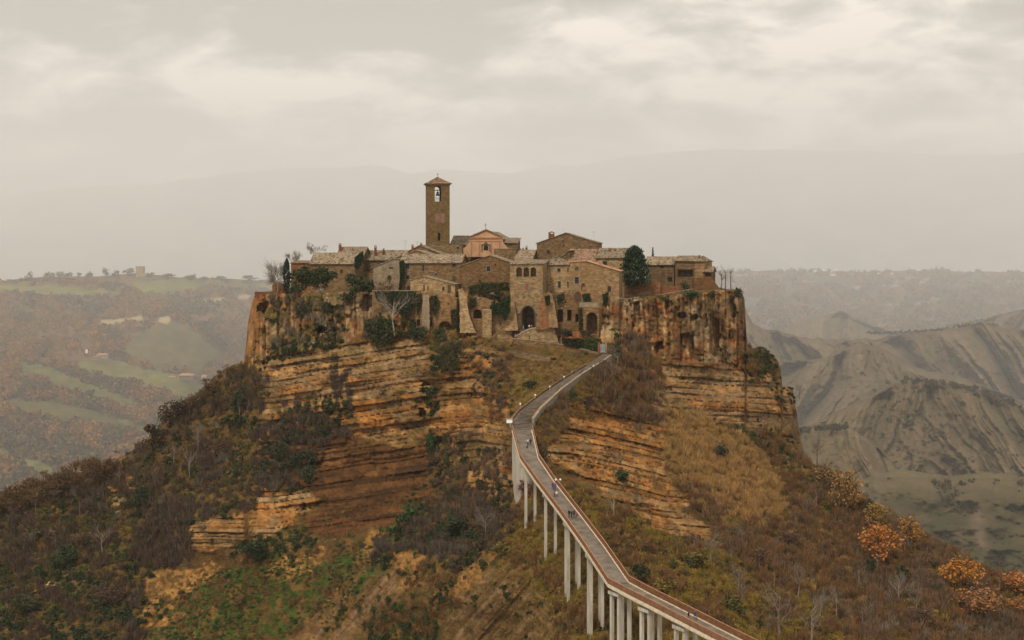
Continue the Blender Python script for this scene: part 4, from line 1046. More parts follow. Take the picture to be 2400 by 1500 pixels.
for px in (1209.8, 1223.3, 1241.8, 1258.2):
    pass
# sloping buttresses beside the gate
def ragged(pts, step=3.0, amp=1.1):
    out = []
    for i, (a, b) in enumerate(zip(pts, pts[1:] + pts[:1])):
        n_ = max(1, int(math.hypot(b[0] - a[0], b[1] - a[1]) / step))
        for k in range(n_):
            t = k / n_; out.append((a[0] + (b[0] - a[0]) * t + (random.uniform(-amp, amp) if k else 0), a[1] + (b[1] - a[1]) * t + (random.uniform(-amp, amp) if k else 0)))
    return out
def buttress(name, label, pts_front, Y0, Y1, th, mat='tuff'):
    pts_front = ragged(pts_front)
    """pts_front: outline (px, py); upper points stand at depth Y1, lower at Y0"""
    ys = [p[1] for p in pts_front]; lo, hi = max(ys), min(ys)
    P = [U(x, y, Y0 + (Y1 - Y0) * (lo - y) / (lo - hi)) for x, y in pts_front]
    e = empty(name, tuple(P[0]), label, 'buttress')
    MB().prism(P, (0, th, 0)).build('wall_body', M[mat], e); return e
buttress('buttress', 'ruddy sloping buttress against the right side of the town gate', [(1256, 773), (1302, 770), (1296, 735), (1290, 706), (1282, 686), (1273, 686), (1268, 706), (1260, 722)], 446.2, 449.2, 4, 'tuff_red')
buttress('buttress', 'rubble rib with ivy standing right of the ruddy gate buttress', [(1288, 768), (1308, 768), (1302, 725), (1296, 692), (1288, 684), (1281, 688), (1284, 722)], 445.2, 450, 5, 'tuff')
buttress('buttress', 'short sloping buttress against the left side of the town gate', [(1183, 775), (1214, 775), (1206, 706), (1199, 692), (1194, 706), (1186, 740)], 446.5, 450.0, 4, 'tuff')

# --- church and bell tower
ch = empty('church', tuple(U(1138, 600, 530)), 'church with a pinkish orange baroque front under a pediment with a cross', 'church')
cf = Fac(1070, 531, 1212, 528)
ol = [(1076, 602), (1200, 602), (1196, 586), (1188, 580), (1180, 570), (1176, 558), (1176, 556), (1139, 539.5), (1102, 556), (1102, 558), (1099, 569), (1090, 579), (1078, 588)]
wsh = win_shape(cf, 1139, 581, 11, 12, 'arch')
m = MB(); holed(m, cf, [cf.at(*p) for p in ol], [wsh], [.5]); o2 = [cf.at(*p) for p in ol]; n = len(o2)
m.add([cf.W(s, z, 0) for s, z in o2] + [cf.W(s, z, 1.0) for s, z in o2], [(i, (i + 1) % n, n + (i + 1) % n, n + i) for i in range(n)] + [tuple(range(n, 2 * n))])
m.build('facade', M['pink'], ch)
pd = MB()
def bar(m_, f, a, b, h, d0, d1):
    (s0, z0), (s1, z1) = f.at(*a), f.at(*b)
    m_.prism([f.W(s0, z0, d0), f.W(s1, z1, d0), f.W(s1, z1 + h, d0), f.W(s0, z0 + h, d0)], tuple(f.W(0, 0, d1 - d0) - f.W(0, 0, 0)))
bar(pd, cf, (1099, 557), (1139, 539.6), .45, -.45, 1.3); bar(pd, cf, (1139.05, 539.6), (1179, 557), .45, -.45, 1.3)
pd.build('pediment_roof', M['tile_red'], ch)
tr = MB(); bar(tr, cf, (1101, 559), (1177, 559), .5, -.35, -.003); bar(tr, cf, (1101, 566), (1177, 566), .18, -.15, -.003)
for x in (1105, 1124, 1152, 1171): bar(tr, cf, (x - 1.6, 600), (x + 1.6, 600), 5.4, -.12, -.003)
tr.build('cornice', M['pink_trim'], ch)
wd = MB(); s0, s1 = wsh[0][0], wsh[1][0]; zt = max(z for _, z in wsh); zb_ = wsh[0][1]
for a, b in ((s0 - .8, s0 - .5), (s1 + .5, s1 + .8)): wd.prism([cf.W(a, zb_ - .5, -.3), cf.W(b, zb_ - .5, -.3), cf.W(b, zt + .5, -.3), cf.W(a, zt + .5, -.3)], tuple(cf.W(0, 0, .295) - cf.W(0, 0, 0)))
wd.prism([cf.W(s0 - .45, zt + .1, -.3), cf.W(s1 + .45, zt + .1, -.3), cf.W((s0 + s1) / 2, zt + 1.4, -.3)], tuple(cf.W(0, 0, .295) - cf.W(0, 0, 0)))
wo = wd.build('window', M['stone_dark'], ch)
MB().prism([cf.W(s, z, .42) for s, z in wsh], tuple(cf.W(0, 0, .03) - cf.W(0, 0, 0))).build('pane', M['glass'], wo)
nv = MB(); f2 = Fac(1105, 532.6, 1173, 530.8)
(sa, za), (sb, zb2), (sc_, zc2) = f2.at(1105, 560), f2.at(1139, 542), f2.at(1173, 560)
zg = f2.at(1139, 615)[1]
nv.prism([f2.W(sa, zg, 0), f2.W(sc_, zg, 0), f2.W(sc_, zc2, 0), f2.W(sb, zb2, 0), f2.W(sa, za, 0)], tuple(f2.W(0, 0, 30) - f2.W(0, 0, 0)))
nv.build('nave_wall', M['tuff_dark'], ch)
nr = MB()
for (s, z, sg) in ((sa, za, -1), (sc_, zc2, 1)): slab(nr, f2.W(s + sg * .3, z - .02, .4), f2.W(s + sg * .3, z - .02, 30.5), f2.W(sb, zb2 + .2, 30.5), f2.W(sb, zb2 + .2, .4))
nr.build('nave_roof', M['tile'], ch, fix=False)
for (a, b, ye, yr, dd_) in ((1054, 1104, 574, 553, 10), (1174, 1211, 569, 558, 9)):
    f3 = Fac(a, 536, b, 535); al = MB(); z0_, z1_, z2_ = f3.at(a, 615)[1], f3.at(a, ye)[1], (HY - yr) / F * (535 + dd_)
    al.prism([f3.W(0, z0_, 0), f3.W(0, z1_, 0), f3.W(0, z2_, dd_), f3.W(0, z0_, dd_)], tuple(f3.W(f3.L, 0, 0) - f3.W(0, 0, 0))); al.build('aisle_wall', M['tuff_dark'], ch)
    al = MB(); slab(al, f3.W(-.1, z1_ - .05, -.6), f3.W(f3.L + .5, z1_ - .05, -.6), f3.W(f3.L + .5, z2_ + .15, dd_), f3.W(-.1, z2_ + .15, dd_)); al.build('aisle_roof', M['tile'], ch, fix=False)
def iron_cross(e, px, pyb, pyt, Y, name='cross'):
    b, t = U(px, pyb, Y), U(px, pyt, Y); h = t.z - b.z
    m = MB(); m.box(((b.x + t.x) / 2, b.y, (b.z + t.z) / 2), (.14, .14, h)); m.box((b.x, b.y, t.z - h * .3), (h * .5, .12, .14))
    m.lathe((b.x, b.y, b.z), [(.05, -.2), (.28, 0), (.05, .25)], 8); m.build(name, M['metal'], e)
iron_cross(ch, 1138, 538.5, 522.5, 529.5)

bt = empty('bell_tower', tuple(U(1027, 600, 526)), 'tall square stone bell tower with a hanging bell and low tiled pyramid roof', 'bell tower')
tf = Fac(1001.5, 524, 1054, 525.2)
TD = 8.2
zb_, ztp = tf.at(1020, 602)[1], tf.at(1020, 430)[1]
belf = win_shape(tf, 1026.5, 454, 15, 36, 'arch'); slit = win_shape(tf, 1029, 555, 5.5, 18, 'win'); blind = win_shape(tf, 1032, 528, 19, 10, 'arch')
m = MB(); Lt = tf.L
# four walls with real thickness; the belfry opening passes through front and back
for d0 in (0, TD - .9):
    holes = [belf, slit] if d0 == 0 else [belf]
    polys = [[(0, zb_), (Lt, zb_), (Lt, ztp), (0, ztp)]] + holes
    for dd_ in (d0, d0 + .9):
        q = [[tf.W(s, z, dd_) for s, z in h] for h in polys]; m.add([p for a in q for p in a], [tuple(t) for t in tessellate_polygon(q)])
    for h in holes:
        n = len(h); m.add([tf.W(s, z, d0) for s, z in h] + [tf.W(s, z, d0 + .9) for s, z in h], [(i, (i + 1) % n, n + (i + 1) % n, n + i) for i in range(n)])
for s in (0, Lt - .9):
    m.prism([tf.W(s, zb_, .003), tf.W(s + .9, zb_, .003), tf.W(s + .9, ztp, .003), tf.W(s, ztp, .003)], tuple(tf.W(0, 0, TD - .006) - tf.W(0, 0, 0)))
zf = belf[0][1] - .3
m.prism([tf.W(.9, zf - .3, .9), tf.W(Lt - .9, zf - .3, .9), tf.W(Lt - .9, zf, .9), tf.W(.9, zf, .9)], tuple(tf.W(0, 0, TD - 1.8) - tf.W(0, 0, 0)))
m.build('wall', M['tower'], bt)
rf = MB(); ze = ztp + .02; cc = [tf.W(-.8, ze, -.8), tf.W(Lt + .8, ze, -.8), tf.W(Lt + .8, ze, TD + .8), tf.W(-.8, ze, TD + .8)]
ap = tf.W(Lt / 2, (HY - 415) / F * 529, TD / 2)
for i in range(4): slab(rf, cc[i], cc[(i + 1) % 4], ap + (cc[(i + 1) % 4] - cc[i]).normalized() * .04, ap)
ro = rf.build('roof', M['tile_red'], bt, fix=False)
cn = MB()
for k, (o3, h3) in enumerate(((.25, .35), (.5, .25))):
    z = ztp - .62 + k * .353
    cn.prism([tf.W(-o3, z, -o3), tf.W(Lt + o3, z, -o3), tf.W(Lt + o3, z, -.003), tf.W(-o3, z, -.003)], (0, 0, h3)); cn.prism([tf.W(-o3, z, 0), tf.W(-.003, z, 0), tf.W(-.003, z, TD + o3), tf.W(-o3, z, TD + o3)], (0, 0, h3)); cn.prism([tf.W(Lt + .003, z, 0), tf.W(Lt + o3, z, 0), tf.W(Lt + o3, z, TD + o3), tf.W(Lt + .003, z, TD + o3)], (0, 0, h3))
cn.build('cornice', M['tower'], bt)
iron_cross(ro, 1026, 415.5, 405.5, 529)
bc = tf.W((belf[0][0] + belf[1][0]) / 2, 0, 1.6); zt = max(z for _, z in belf); hb = zt - belf[0][1]
be = MB().lathe((bc.x, bc.y, zt - hb * .62), [(.02, -.12), (.15, -.1), (.78, -.05), (.80, .06), (.62, .35), (.50, .9), (.46, 1.3), (.30, 1.55), (.08, 1.62)], 14).build('bell', M['bell'], bt)
yk = MB(); yk.box((bc.x, bc.y, zt - hb * .26), (2.3, .28, .34)); yk.box((bc.x, bc.y, zt - hb * .30), (.25, .2, .5)); yk.build('headstock', M['wood'], be)
rl = MB(); z0_ = belf[0][1] + .1
for k in range(3): rl.tube([tf.W(belf[0][0], z0_ + .35 + k * .55, .5), tf.W(belf[1][0], z0_ + .35 + k * .55, .5)], .05, 5)
rl.tube([tf.W(belf[0][0], z0_ + .35, .5), tf.W(belf[1][0], z0_ + 1.45, .5)], .04, 5); rl.tube([tf.W(belf[1][0], z0_ + .35, .5), tf.W(belf[0][0], z0_ + 1.45, .5)], .04, 5)
rl.build('belfry_rail', M['metal'], bt)
pl = MB(); P = [tf.at(*p) for p in ((1020.5, 522), (1042, 522), (1042, 500), (1020.5, 500))]
pl.prism([tf.W(s, z, -.06) for s, z in P], tuple(tf.W(0, 0, .057) - tf.W(0, 0, 0))); po = pl.build('sundial', M['plaque'], bt)
gn_ = MB(); a, b = tf.at(1031, 504), tf.at(1031.5, 513)
gn_.tube([tf.W(*a, -.08), tf.W(*b, -.45)], .06, 5); gn_.tube([tf.W(a[0] - .5, a[1], -.09), tf.W(a[0] + .5, a[1] + .05, -.09)], .05, 5); gn_.tube([tf.W(*b, -.45), tf.W(b[0], b[1] + .2, -.08)], .05, 5); gn_.build('gnomon', M['metal'], po)
bl = MB(); arc = win_shape(tf, 1031, 531, 19, 11, 'arch')[2:]; cs = sum(s for s, _ in arc) / len(arc); z0_ = arc[0][1]
for i in range(len(arc) - 1):
    q = [arc[i], arc[i + 1], (cs + (arc[i + 1][0] - cs) * .84, z0_ + (arc[i + 1][1] - z0_) * .82), (cs + (arc[i][0] - cs) * .84, z0_ + (arc[i][1] - z0_) * .82)]
    bl.prism([tf.W(s, z, -.05) for s, z in q], tuple(tf.W(0, 0, .047) - tf.W(0, 0, 0)))
bl.build('blind_arch', M['tuff_dark'], bt)
H('stone_building', 'plain masonry block at the right foot of the bell tower', (1004, 521, 1082, 519), 612, ('flat', 573, 573), 3.5, 'tuff', [(1073, 581, 6, 5, 'win stone')])

flat_wall('terrace_wall', 'dark garden wall in the gap between the long low house and the small pale house', [(824, 640, 499), (850, 638, 499), (886, 642, 498)], [692, 692, 692], 0, 1, M['tuff_dark'], None)
def holed_wall(name, label, fac, top, base, wins, th, mat, cat='wall'):
    f = Fac(*fac); e = empty(name, tuple(f.W(f.L / 2, f.at((fac[0] + fac[2]) / 2, base)[1])), label, cat)
    zb = f.at(fac[0], base)[1] - 1.5; tp = []
    for p, q in zip(top[:-1], top[1:]):
        n_ = max(2, int(math.hypot(q[0] - p[0], q[1] - p[1]) / 2.5))
        for k in range(n_): tp.append(f.at(p[0] + (q[0] - p[0]) * (k + random.uniform(-.25, .25) * (k > 0)) / n_, p[1] + (q[1] - p[1]) * k / n_ + random.uniform(-.9, .9)))
    tp = sorted(tp[1:], key=lambda q: -q[0])
    ol = [(0, zb), (f.L, zb), (f.L, f.at(*top[-1])[1])] + [p for p in tp if .1 < p[0] < f.L - .1] + [(0, f.at(*top[0])[1])]
    hs = [win_shape(f, *w_[:5]) for w_ in wins]; m = MB(); holed(m, f, ol, hs, [w_[5] for w_ in wins])
    n = len(ol); m.add([f.W(s, z, 0) for s, z in ol] + [f.W(s, z, th) for s, z in ol], [(i, (i + 1) % n, n + (i + 1) % n, n + i) for i in range(n)])
    m.build('wall_body', M[mat], e)
    for w_ in wins:
        if 'door' in w_[4] or 'lintel' in w_[4]:
            (s0, z0), (s1, z1) = f.at(w_[0] - w_[2] / 2, w_[1] + w_[3] / 2), f.at(w_[0] + w_[2] / 2, w_[1] - w_[3] / 2)
            MB().prism([f.W(s0 - .2, z1 + .003, -.06), f.W(s1 + .2, z1 + .003, -.06), f.W(s1 + .2, z1 + .25, -.06), f.W(s0 - .2, z1 + .25, -.06)], tuple(f.W(0, 0, .055) - f.W(0, 0, 0))).build('lintel', M['stone_dark'], e)
    return e
# --- terraces, ruins and retaining walls under the town
flat_wall('terrace_wall', 'dark red brick parapet on the outermost left point of the cliff', [(597, 684, 487), (663, 683, 484)], [698, 700], 0, 2, M['brick'], None)
flat_wall('ruin_wall', 'stub of ruined wall behind the left cliff parapet', [(638, 668, 489), (647, 661, 489), (660, 663, 489), (668, 678, 489)], [690] * 4, 0, 1.0, M['tuff_red'], None)
flat_wall('terrace_wall', 'reddish terrace wall below the evergreens at the left of the town', [(690, 683, 471), (745, 680, 470), (812, 682, 468)], [697, 697, 698], 0, 1, M['tuff_red'], None)
flat_wall('terrace_wall', 'stone terrace wall under the hanging ivy at left centre', [(872, 682, 457.5), (940, 682, 455), (985, 682, 453.5)], [730, 735, 760], 0, 1.6, M['tuff'], M['tuff_grey'])
holed_wall('ruined_house_wall', 'tall weathered house wall with dark cellar doors under the small gabled outbuilding', (975, 452, 1070, 449.8), [(975, 686), (1010, 687), (1040, 690), (1060, 696), (1070, 700)], 774,
    [(981, 756, 8, 16, 'opening', 2.5), (1009.5, 756, 7, 16, 'door', 2.5), (1043, 764, 32, 22, 'arch', 4.0), (1026, 722, 3, 4, 'opening', 1.0), (1052, 712, 3, 3, 'opening', 1.0), (1036, 735, 3, 4, 'opening', 1.0)], 4.5, 'tuff_stain')
buttress('buttress', 'grey rubble buttress under the small gabled outbuilding', [(988, 775), (1007, 775), (1006, 692), (991, 692)], 447.5, 449.5, 4, 'tuff_grey')
buttress('ruin_wall', 'ragged end of a ruined wall crowned with pale broken stones', [(1078, 780), (1116, 780), (1104, 752), (1097, 726), (1092, 690), (1083, 676), (1074, 678), (1077, 700)], 445.5, 449, 1.5, 'tuff_light')
flat_wall('ruin_wall', 'square masonry pier standing alone between the ruined caves', [(1131, 727, 445), (1152, 727, 445)], [790, 790], 0, 2.6, M['tuff_light'], M['coping'])
flat_wall('ruin_wall', 'brown rock wall with slit windows left of the gate ramp', [(1150, 741, 447.8), (1178, 736, 447.6), (1200, 742, 447.6)], [795, 795, 792], 0, 1.2, M['tuff'], None)
ew = [o for o in bpy.data.objects if o.name.startswith('ruin_wall')][-1]
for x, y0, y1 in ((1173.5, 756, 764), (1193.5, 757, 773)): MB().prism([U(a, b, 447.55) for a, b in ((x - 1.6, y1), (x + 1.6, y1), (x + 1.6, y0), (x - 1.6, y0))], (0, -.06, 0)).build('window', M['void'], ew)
for a, b, y in ((1066, 1080, 715), (1183, 1194, 736)): pass
holed_wall('ruined_house', 'ruined house front with gaping doorways below the tower like house', (1303, 451, 1364, 450), [(1303, 692), (1310, 687), (1322, 684), (1331, 689), (1345, 700), (1352, 712), (1358, 722), (1361, 738), (1364, 752)], 776,
    [(1313, 740, 13, 30, 'opening', 4.0), (1334.5, 739, 10, 26, 'opening', 4.0), (1352, 745, 7, 20, 'arch', 3.0), (1326, 708, 3, 4, 'opening', 1.0)], 4.5, 'tuff_stain', 'ruin')
holed_wall('cellar_wall', 'rock cut cellar front with one broad dark mouth below the small terrace', (1366, 449.5, 1404, 447.5), [(1366, 722), (1380, 720), (1404, 722)], 792, [(1387, 758, 26, 52, 'arch', 5.0)], 5.5, 'tuff_stain')
holed_wall('cave_wall', 'rock front with two cave mouths left of the creeper covered ruins', (1098, 450.5, 1152, 449.2), [(1098, 700), (1115, 697), (1135, 700), (1152, 706)], 786, [(1119, 736, 20, 22, 'arch', 4.5), (1107, 768, 10, 16, 'opening', 2.5), (1148, 738, 7, 8, 'opening', 2.0)], 5, 'tuff_stain')
flat_wall('terrace_wall', 'low balustrade wall of the small terrace under the massive house', [(1358, 709, 451.5), (1402, 710, 450.5)], [720, 722], 0, .6, M['tuff_grey'], M['stone_trim'])
flat_wall('terrace_wall', 'reddish brick garden wall under the tall cedar', [(1464, 660, 474), (1500, 659, 473), (1548, 661, 472)], [694, 693, 692], 0, 1, M['tuff_red'], None)
flat_wall('terrace_wall', 'broken brick terrace wall under the low right houses', [(1549, 672, 473), (1592, 670, 473)], [694, 693], 0, 1, M['brick'], None)
flat_wall('terrace_wall', 'reddish masonry bank under the turret house at the right end', [(1626, 652, 479), (1650, 650, 479), (1672, 656, 478), (1684, 672, 477)], [690, 690, 688, 688], 0, 4, M['tuff_red'], None)
rail_fence('path_railing', 'pale railing of the path climbing across the right terrace', [(1541, 696, 462), (1580, 688, 464), (1624, 681, 466)], .55, M['coping'], 1.6, .09)
rail_fence('path_railing', 'pale railing at the foot of the massive house above the right cliff', [(1445, 702, 452.5), (1470, 704, 452.5), (1500, 700, 454)], .55, M['coping'], 1.5, .08)
for i, (px, mt, lb) in enumerate(((1494, 'teal', 'teal cloth panel at the left end of the cedar terrace wall'), (1503, 'orange', 'left one of two orange cloth panels on the cedar terrace wall'), (1512, 'orange', 'right one of two orange cloth panels on the cedar terrace wall'), (1521, 'teal', 'teal cloth panel at the right end of the cedar terrace wall'))):
    if mt not in M: M[mt] = mottled(mt + '_cloth', [(.3, (.03, .17, .19) if mt == 'teal' else (.45, .13, .05)), (.7, (.05, .26, .28) if mt == 'teal' else (.58, .2, .08))], scale=2, bump=.1)
    cl = MB(); b = U(px, 657, 471.5)
    cl.box(b + Vector((0, 0, .05)), (1.05, .12, .62), .05 * i); cl.box(b + Vector((0, .2, .42)), (1.1, .5, .06), .05 * i)
    for s in (-.5, .5): cl.box(b + Vector((s, 0, -.35)), (.07, .07, .9))
    tag(cl.build('cloth_panel', M[mt], base=tuple(b)), lb, 'cloth panel', 'cloth panels on the terrace')
# ------------------------------------------------------------------ vegetation
KC = dict(ever=(.030, .039, .0115), ivy=(.038, .058, .013), brown=(.15, .080, .031), purple=(.14, .082, .044), olive=(.195, .130, .023), tan=(.31, .18, .062),
          orange=(.40, .145, .024), rust=(.29, .095, .024), gold=(.30, .16, .03), grass=(.10, .098, .022), grey=(.155, .12, .083), cedar=(.012, .021, .0095), dbrown=(.082, .052, .032), dgrey=(.088, .066, .048), dolive=(.085, .066, .022), dgreen=(.024, .034, .012))
def rot_rand(n, r):
    """n random frames (two unit vectors)"""
    a = r.normal(size=(n, 3)); a /= np.linalg.norm(a, axis=1)[:, None]
    b = r.normal(size=(n, 3)); b -= (a * b).sum(1)[:, None] * a; b /= np.linalg.norm(b, axis=1)[:, None]
    return a, b
def leaf_cloud(n, r, lobes=7, leaf=.2, squash=.8, lobe_r=.45, shell=.55):
    """leaf-sized quads through an uneven crown of unit radius: (n,4,3)"""
    c = r.normal(size=(lobes, 3)); c /= np.linalg.norm(c, axis=1)[:, None]; c *= r.uniform(.25, .68, (lobes, 1)); c[:, 2] *= squash
    k = r.integers(0, lobes, n); d = r.normal(size=(n, 3)); d /= np.linalg.norm(d, axis=1)[:, None]
    lr = lobe_r * r.uniform(.65, 1.2, lobes)
    p = c[k] + d * (lr[k] * (shell + (1 - shell) * r.random(n)))[:, None]
    a, b = rot_rand(n, r); s = leaf * r.uniform(.5, 1.25, (n, 1))
    return np.stack([p - a * s - b * s * .35, p + a * s * .2 - b * s * .7, p + a * s + b * s * .3, p - a * s * .1 + b * s * .75], 1)
def twig_cloud(n, r, spread=.55, up=1.0, wd=.035, curl=.25):
    """thin upright twigs of a leafless bush"""
    ang = r.uniform(0, 2 * math.pi, n); q = np.sqrt(r.random(n)) * spread
    p0 = np.stack([np.cos(ang) * q, np.sin(ang) * q, r.uniform(-.25, .35, n)], 1)
    dv = np.stack([np.cos(ang) * q * .9 + r.normal(0, curl, n), np.sin(ang) * q * .9 + r.normal(0, curl, n), np.full(n, up)], 1)
    dv /= np.linalg.norm(dv, axis=1)[:, None]; ln = r.uniform(.35, 1.0, (n, 1))
    sd = np.cross(dv, r.normal(size=(n, 3))); sd /= np.linalg.norm(sd, axis=1)[:, None]
    p1 = p0 + dv * ln; ww = wd * r.uniform(.6, 1.4, (n, 1))
    return np.stack([p0 - sd * ww, p0 + sd * ww, p1 + sd * ww * .5, p1 - sd * ww * .5], 1)
vr = np.random.default_rng(5)
TPL = {
    'leafy': [leaf_cloud(110, vr, 7, .20) for _ in range(6)],
    'dense': [leaf_cloud(150, vr, 9, .19, shell=.7) for _ in range(5)],
    'twig': [twig_cloud(95, vr) for _ in range(6)],
    'mix': [np.concatenate([twig_cloud(60, vr), leaf_cloud(45, vr, 6, .15)]) for _ in range(6)],
    'reed': [twig_cloud(80, vr, .7, 2.2, .03, .12) for _ in range(5)],
    'mat': [leaf_cloud(70, vr, 8, .2, .35, .4) * np.array([1.2, 1.2, .55]) for _ in range(5)],
}
KIND = dict(ever=('dense', 'ever'), ivy=('mat', 'ivy'), brown=('twig', 'brown'), purple=('twig', 'purple'), olive=('mix', 'olive'), tan=('reed', 'tan'), grass=('mat', 'grass'),
            brush=('mix', 'brown'), darkmix=('leafy', 'ever'), oleaf=('leafy', 'olive'), gold=('leafy', 'gold'), grey=('twig', 'grey'), dbrown=('twig', 'dbrown'), dgrey=('twig', 'dgrey'), dolive=('mix', 'dolive'), dgreen=('dense', 'dgreen'), dleaf=('leafy', 'dolive'), dbrush=('mix', 'dbrown'), rust=('leafy', 'rust'), greenleaf=('leafy', 'ivy'))
def stack_quads(Ts, cols):
    V = np.concatenate(Ts).reshape(-1, 3); Q = np.arange(len(V)).reshape(-1, 4)
    return V, Q, np.concatenate(cols)
class Mass:
    def __init__(self): self.T, self.c = [], []
    def add(self, tpl, pos, s, color, var=.22, zs=1.0):
        a = vr.uniform(0, 2 * math.pi); ca, sa = math.cos(a), math.sin(a)
        q = tpl @ np.array([[ca, sa, 0], [-sa, ca, 0], [0, 0, zs]]) * s + np.array(pos)
        n = len(tpl)
        k = np.array(color) * vr.uniform(1 - var, 1 + var) * np.array([vr.uniform(.9, 1.12), 1, vr.uniform(.85, 1.1)])
        cc = k[None] * vr.uniform(.7, 1.3, (n, 1))
        self.T.append(q); self.c.append(np.repeat(cc, 4, 0))
    def build(self, name):
        V, Q, c = stack_quads(self.T, self.c)
        return tag(np_mesh(name, V, Q, M['leaf'], c), kind='stuff')
MASS = {}
def in_poly(poly, n):
    P = np.array(poly, float); lo, hi = P.min(0), P.max(0); out = []
    while len(out) < n:
        q = vr.uniform(lo, hi, (n * 3, 2)); m = poly_sd(q[:, 0], q[:, 1], poly) > 0
        out += q[m].tolist()
    return out[:n]
def area(poly):
    P = np.array(poly, float); x, y = P[:, 0], P[:, 1]
    return abs(np.dot(x, np.roll(y, 1)) - np.dot(y, np.roll(x, 1))) / 2
def scatter(mass, poly, spacing, kinds, clump=.0, cl_scale=70.0):
    ks = [k for k in kinds]; wts = np.array([k[1] for k in ks], float); wts /= wts.sum()
    n = int(area(poly) / spacing ** 2)
    for px, py in in_poly(poly, n):
        px += vr.normal(0, 7); py += vr.normal(0, 6)
        if py < float(top_py(px)) + 1: continue
        if clump and fbm(px / cl_scale, py / cl_scale, 0, 3, 91) < clump: continue
        g = float(fbm(px / 45, py / 30, 0, 3, 92)); idx = int(np.clip(np.searchsorted(np.cumsum(wts), np.clip((g - .32) / .36, 0, .999) * .6 + vr.random() * .4), 0, len(ks) - 1))
        k, _, r0, r1 = ks[idx]
        tn, cn = KIND[k]; s = vr.uniform(r0, r1); p = S(px, py, -.25 * s)
        zs = 1.0 if tn != 'twig' else 1.25
        MASS.setdefault(mass, Mass()).add(TPL[tn][vr.integers(len(TPL[tn]))], (p.x, p.y, p.z + .25 * s), s, KC[cn], zs=zs)

LSLOPE = [(600, 850), (545, 862), (480, 905), (400, 975), (340, 1040), (262, 1090), (200, 1110), (130, 1128), (0, 1158), (-120, 1185), (-120, 1350), (0, 1345), (110, 1330), (250, 1290), (420, 1215), (440, 1190), (590, 1110), (606, 1060), (606, 1000), (625, 900)]
scatter('undergrowth', LSLOPE, 8.8, [('dgreen', 3.6, .9, 2.2), ('dleaf', 2.2, .8, 1.8), ('greenleaf', .9, .6, 1.3), ('oleaf', .8, .6, 1.3), ('olive', .8, .7, 1.5), ('dolive', 2.2, .9, 1.9), ('dbrush', 2.4, .9, 2.1), ('dbrown', 2.6, 1.0, 2.5), ('dgrey', 2.4, 1.0, 2.4)])
scatter('undergrowth', [(-120, 1350), (110, 1330), (250, 1290), (430, 1235), (440, 1300), (340, 1360), (330, 1470), (360, 1540), (-120, 1540)], 8.8, [('greenleaf', 1.6, .6, 1.3), ('dgreen', 2.4, .8, 1.9), ('dleaf', 2.0, .7, 1.5), ('dolive', 1.6, .7, 1.6), ('dbrush', 2.2, .8, 1.8), ('dbrown', 2.0, .9, 2.1), ('dgrey', 1.4, .9, 2.0)])
scatter('undergrowth', [(430, 1150), (600, 1075), (640, 1150), (590, 1200), (430, 1245)], 9, [('dgreen', 2, .8, 1.8), ('dolive', 2, .7, 1.6), ('dbrush', 2, .8, 1.8), ('dgrey', 1.6, .8, 1.9)])
scatter('brushwood', [(375, 1170), (440, 1160), (445, 1330), (330, 1330), (300, 1300)], 8, [('dbrown', 3, 1.0, 2.2), ('dgrey', 1.5, .8, 1.8)])
scatter('undergrowth', [(606, 1010), (640, 985), (700, 950), (790, 985), (815, 1010), (760, 1040), (720, 1110), (690, 1150), (590, 1140)], 7.5, [('dgreen', 3, .8, 1.9), ('dbrush', 3, .8, 1.9), ('dolive', 1.5, .7, 1.6), ('dgrey', 2, 1, 2.2)])
scatter('undergrowth', [(715, 930), (800, 925), (825, 960), (800, 1000), (740, 985)], 8.5, [('ever', 3, .8, 1.6), ('greenleaf', 2, .6, 1.2)])
scatter('undergrowth', [(628, 700), (800, 692), (805, 795), (640, 822)], 9.5, [('olive', 2, .6, 1.3), ('ever', 2.4, .6, 1.3), ('grey', 2.2, .9, 1.9), ('brush', 1.8, .8, 1.5), ('oleaf', 1, .6, 1.2)], .38)
scatter('undergrowth', [(640, 805), (720, 795), (805, 792), (800, 812), (700, 832), (640, 848), (628, 870), (618, 850)], 6.5, [('ever', 4, .7, 1.3), ('darkmix', 2, .6, 1.2)])
scatter('undergrowth', [(845, 760), (940, 745), (1010, 775), (1090, 780), (1110, 800), (1060, 860), (1010, 830), (960, 790), (900, 790), (860, 815)], 9.5, [('ever', 3, .8, 1.8), ('olive', 2, .8, 1.7), ('brush', 2, .8, 1.8), ('greenleaf', 1, .6, 1.2)])
scatter('undergrowth', [(1000, 830), (1060, 850), (1040, 880), (1000, 890)], 9, [('ever', 2, .7, 1.4), ('brush', 2, .7, 1.5)])
scatter('undergrowth', [(1120, 800), (1200, 810), (1190, 860), (1200, 960), (1160, 1000), (1130, 930), (1100, 880), (1090, 850)], 9.5, [('dolive', 2, .7, 1.5), ('olive', 1.4, .6, 1.3), ('dbrush', 2, .7, 1.7), ('brush', 2, .7, 1.6), ('ever', 1.6, .6, 1.3), ('grass', .6, .6, 1.1)], .30)
scatter('undergrowth', [(990, 905), (1030, 900), (1030, 970), (1005, 985)], 7.5, [('ever', 3, .7, 1.5), ('greenleaf', 2, .6, 1.2)])
scatter('undergrowth', [(1000, 1000), (1120, 1040), (1195, 1060), (1200, 1190), (1150, 1230), (1050, 1200), (1010, 1120)], 9.5, [('dgreen', 2.5, .7, 1.7), ('dbrush', 2.5, .7, 1.7), ('greenleaf', 1, .6, 1.2), ('purple', 1.5, .9, 1.8)], .45)
scatter('grass_tufts', [(1195, 850), (1300, 840), (1385, 848), (1330, 895), (1225, 955), (1195, 960)], 8.5, [('grass', 1.5, .4, .9), ('olive', 3, .4, .95), ('tan', 1.5, .4, .8), ('brush', 2.2, .5, 1.0)])
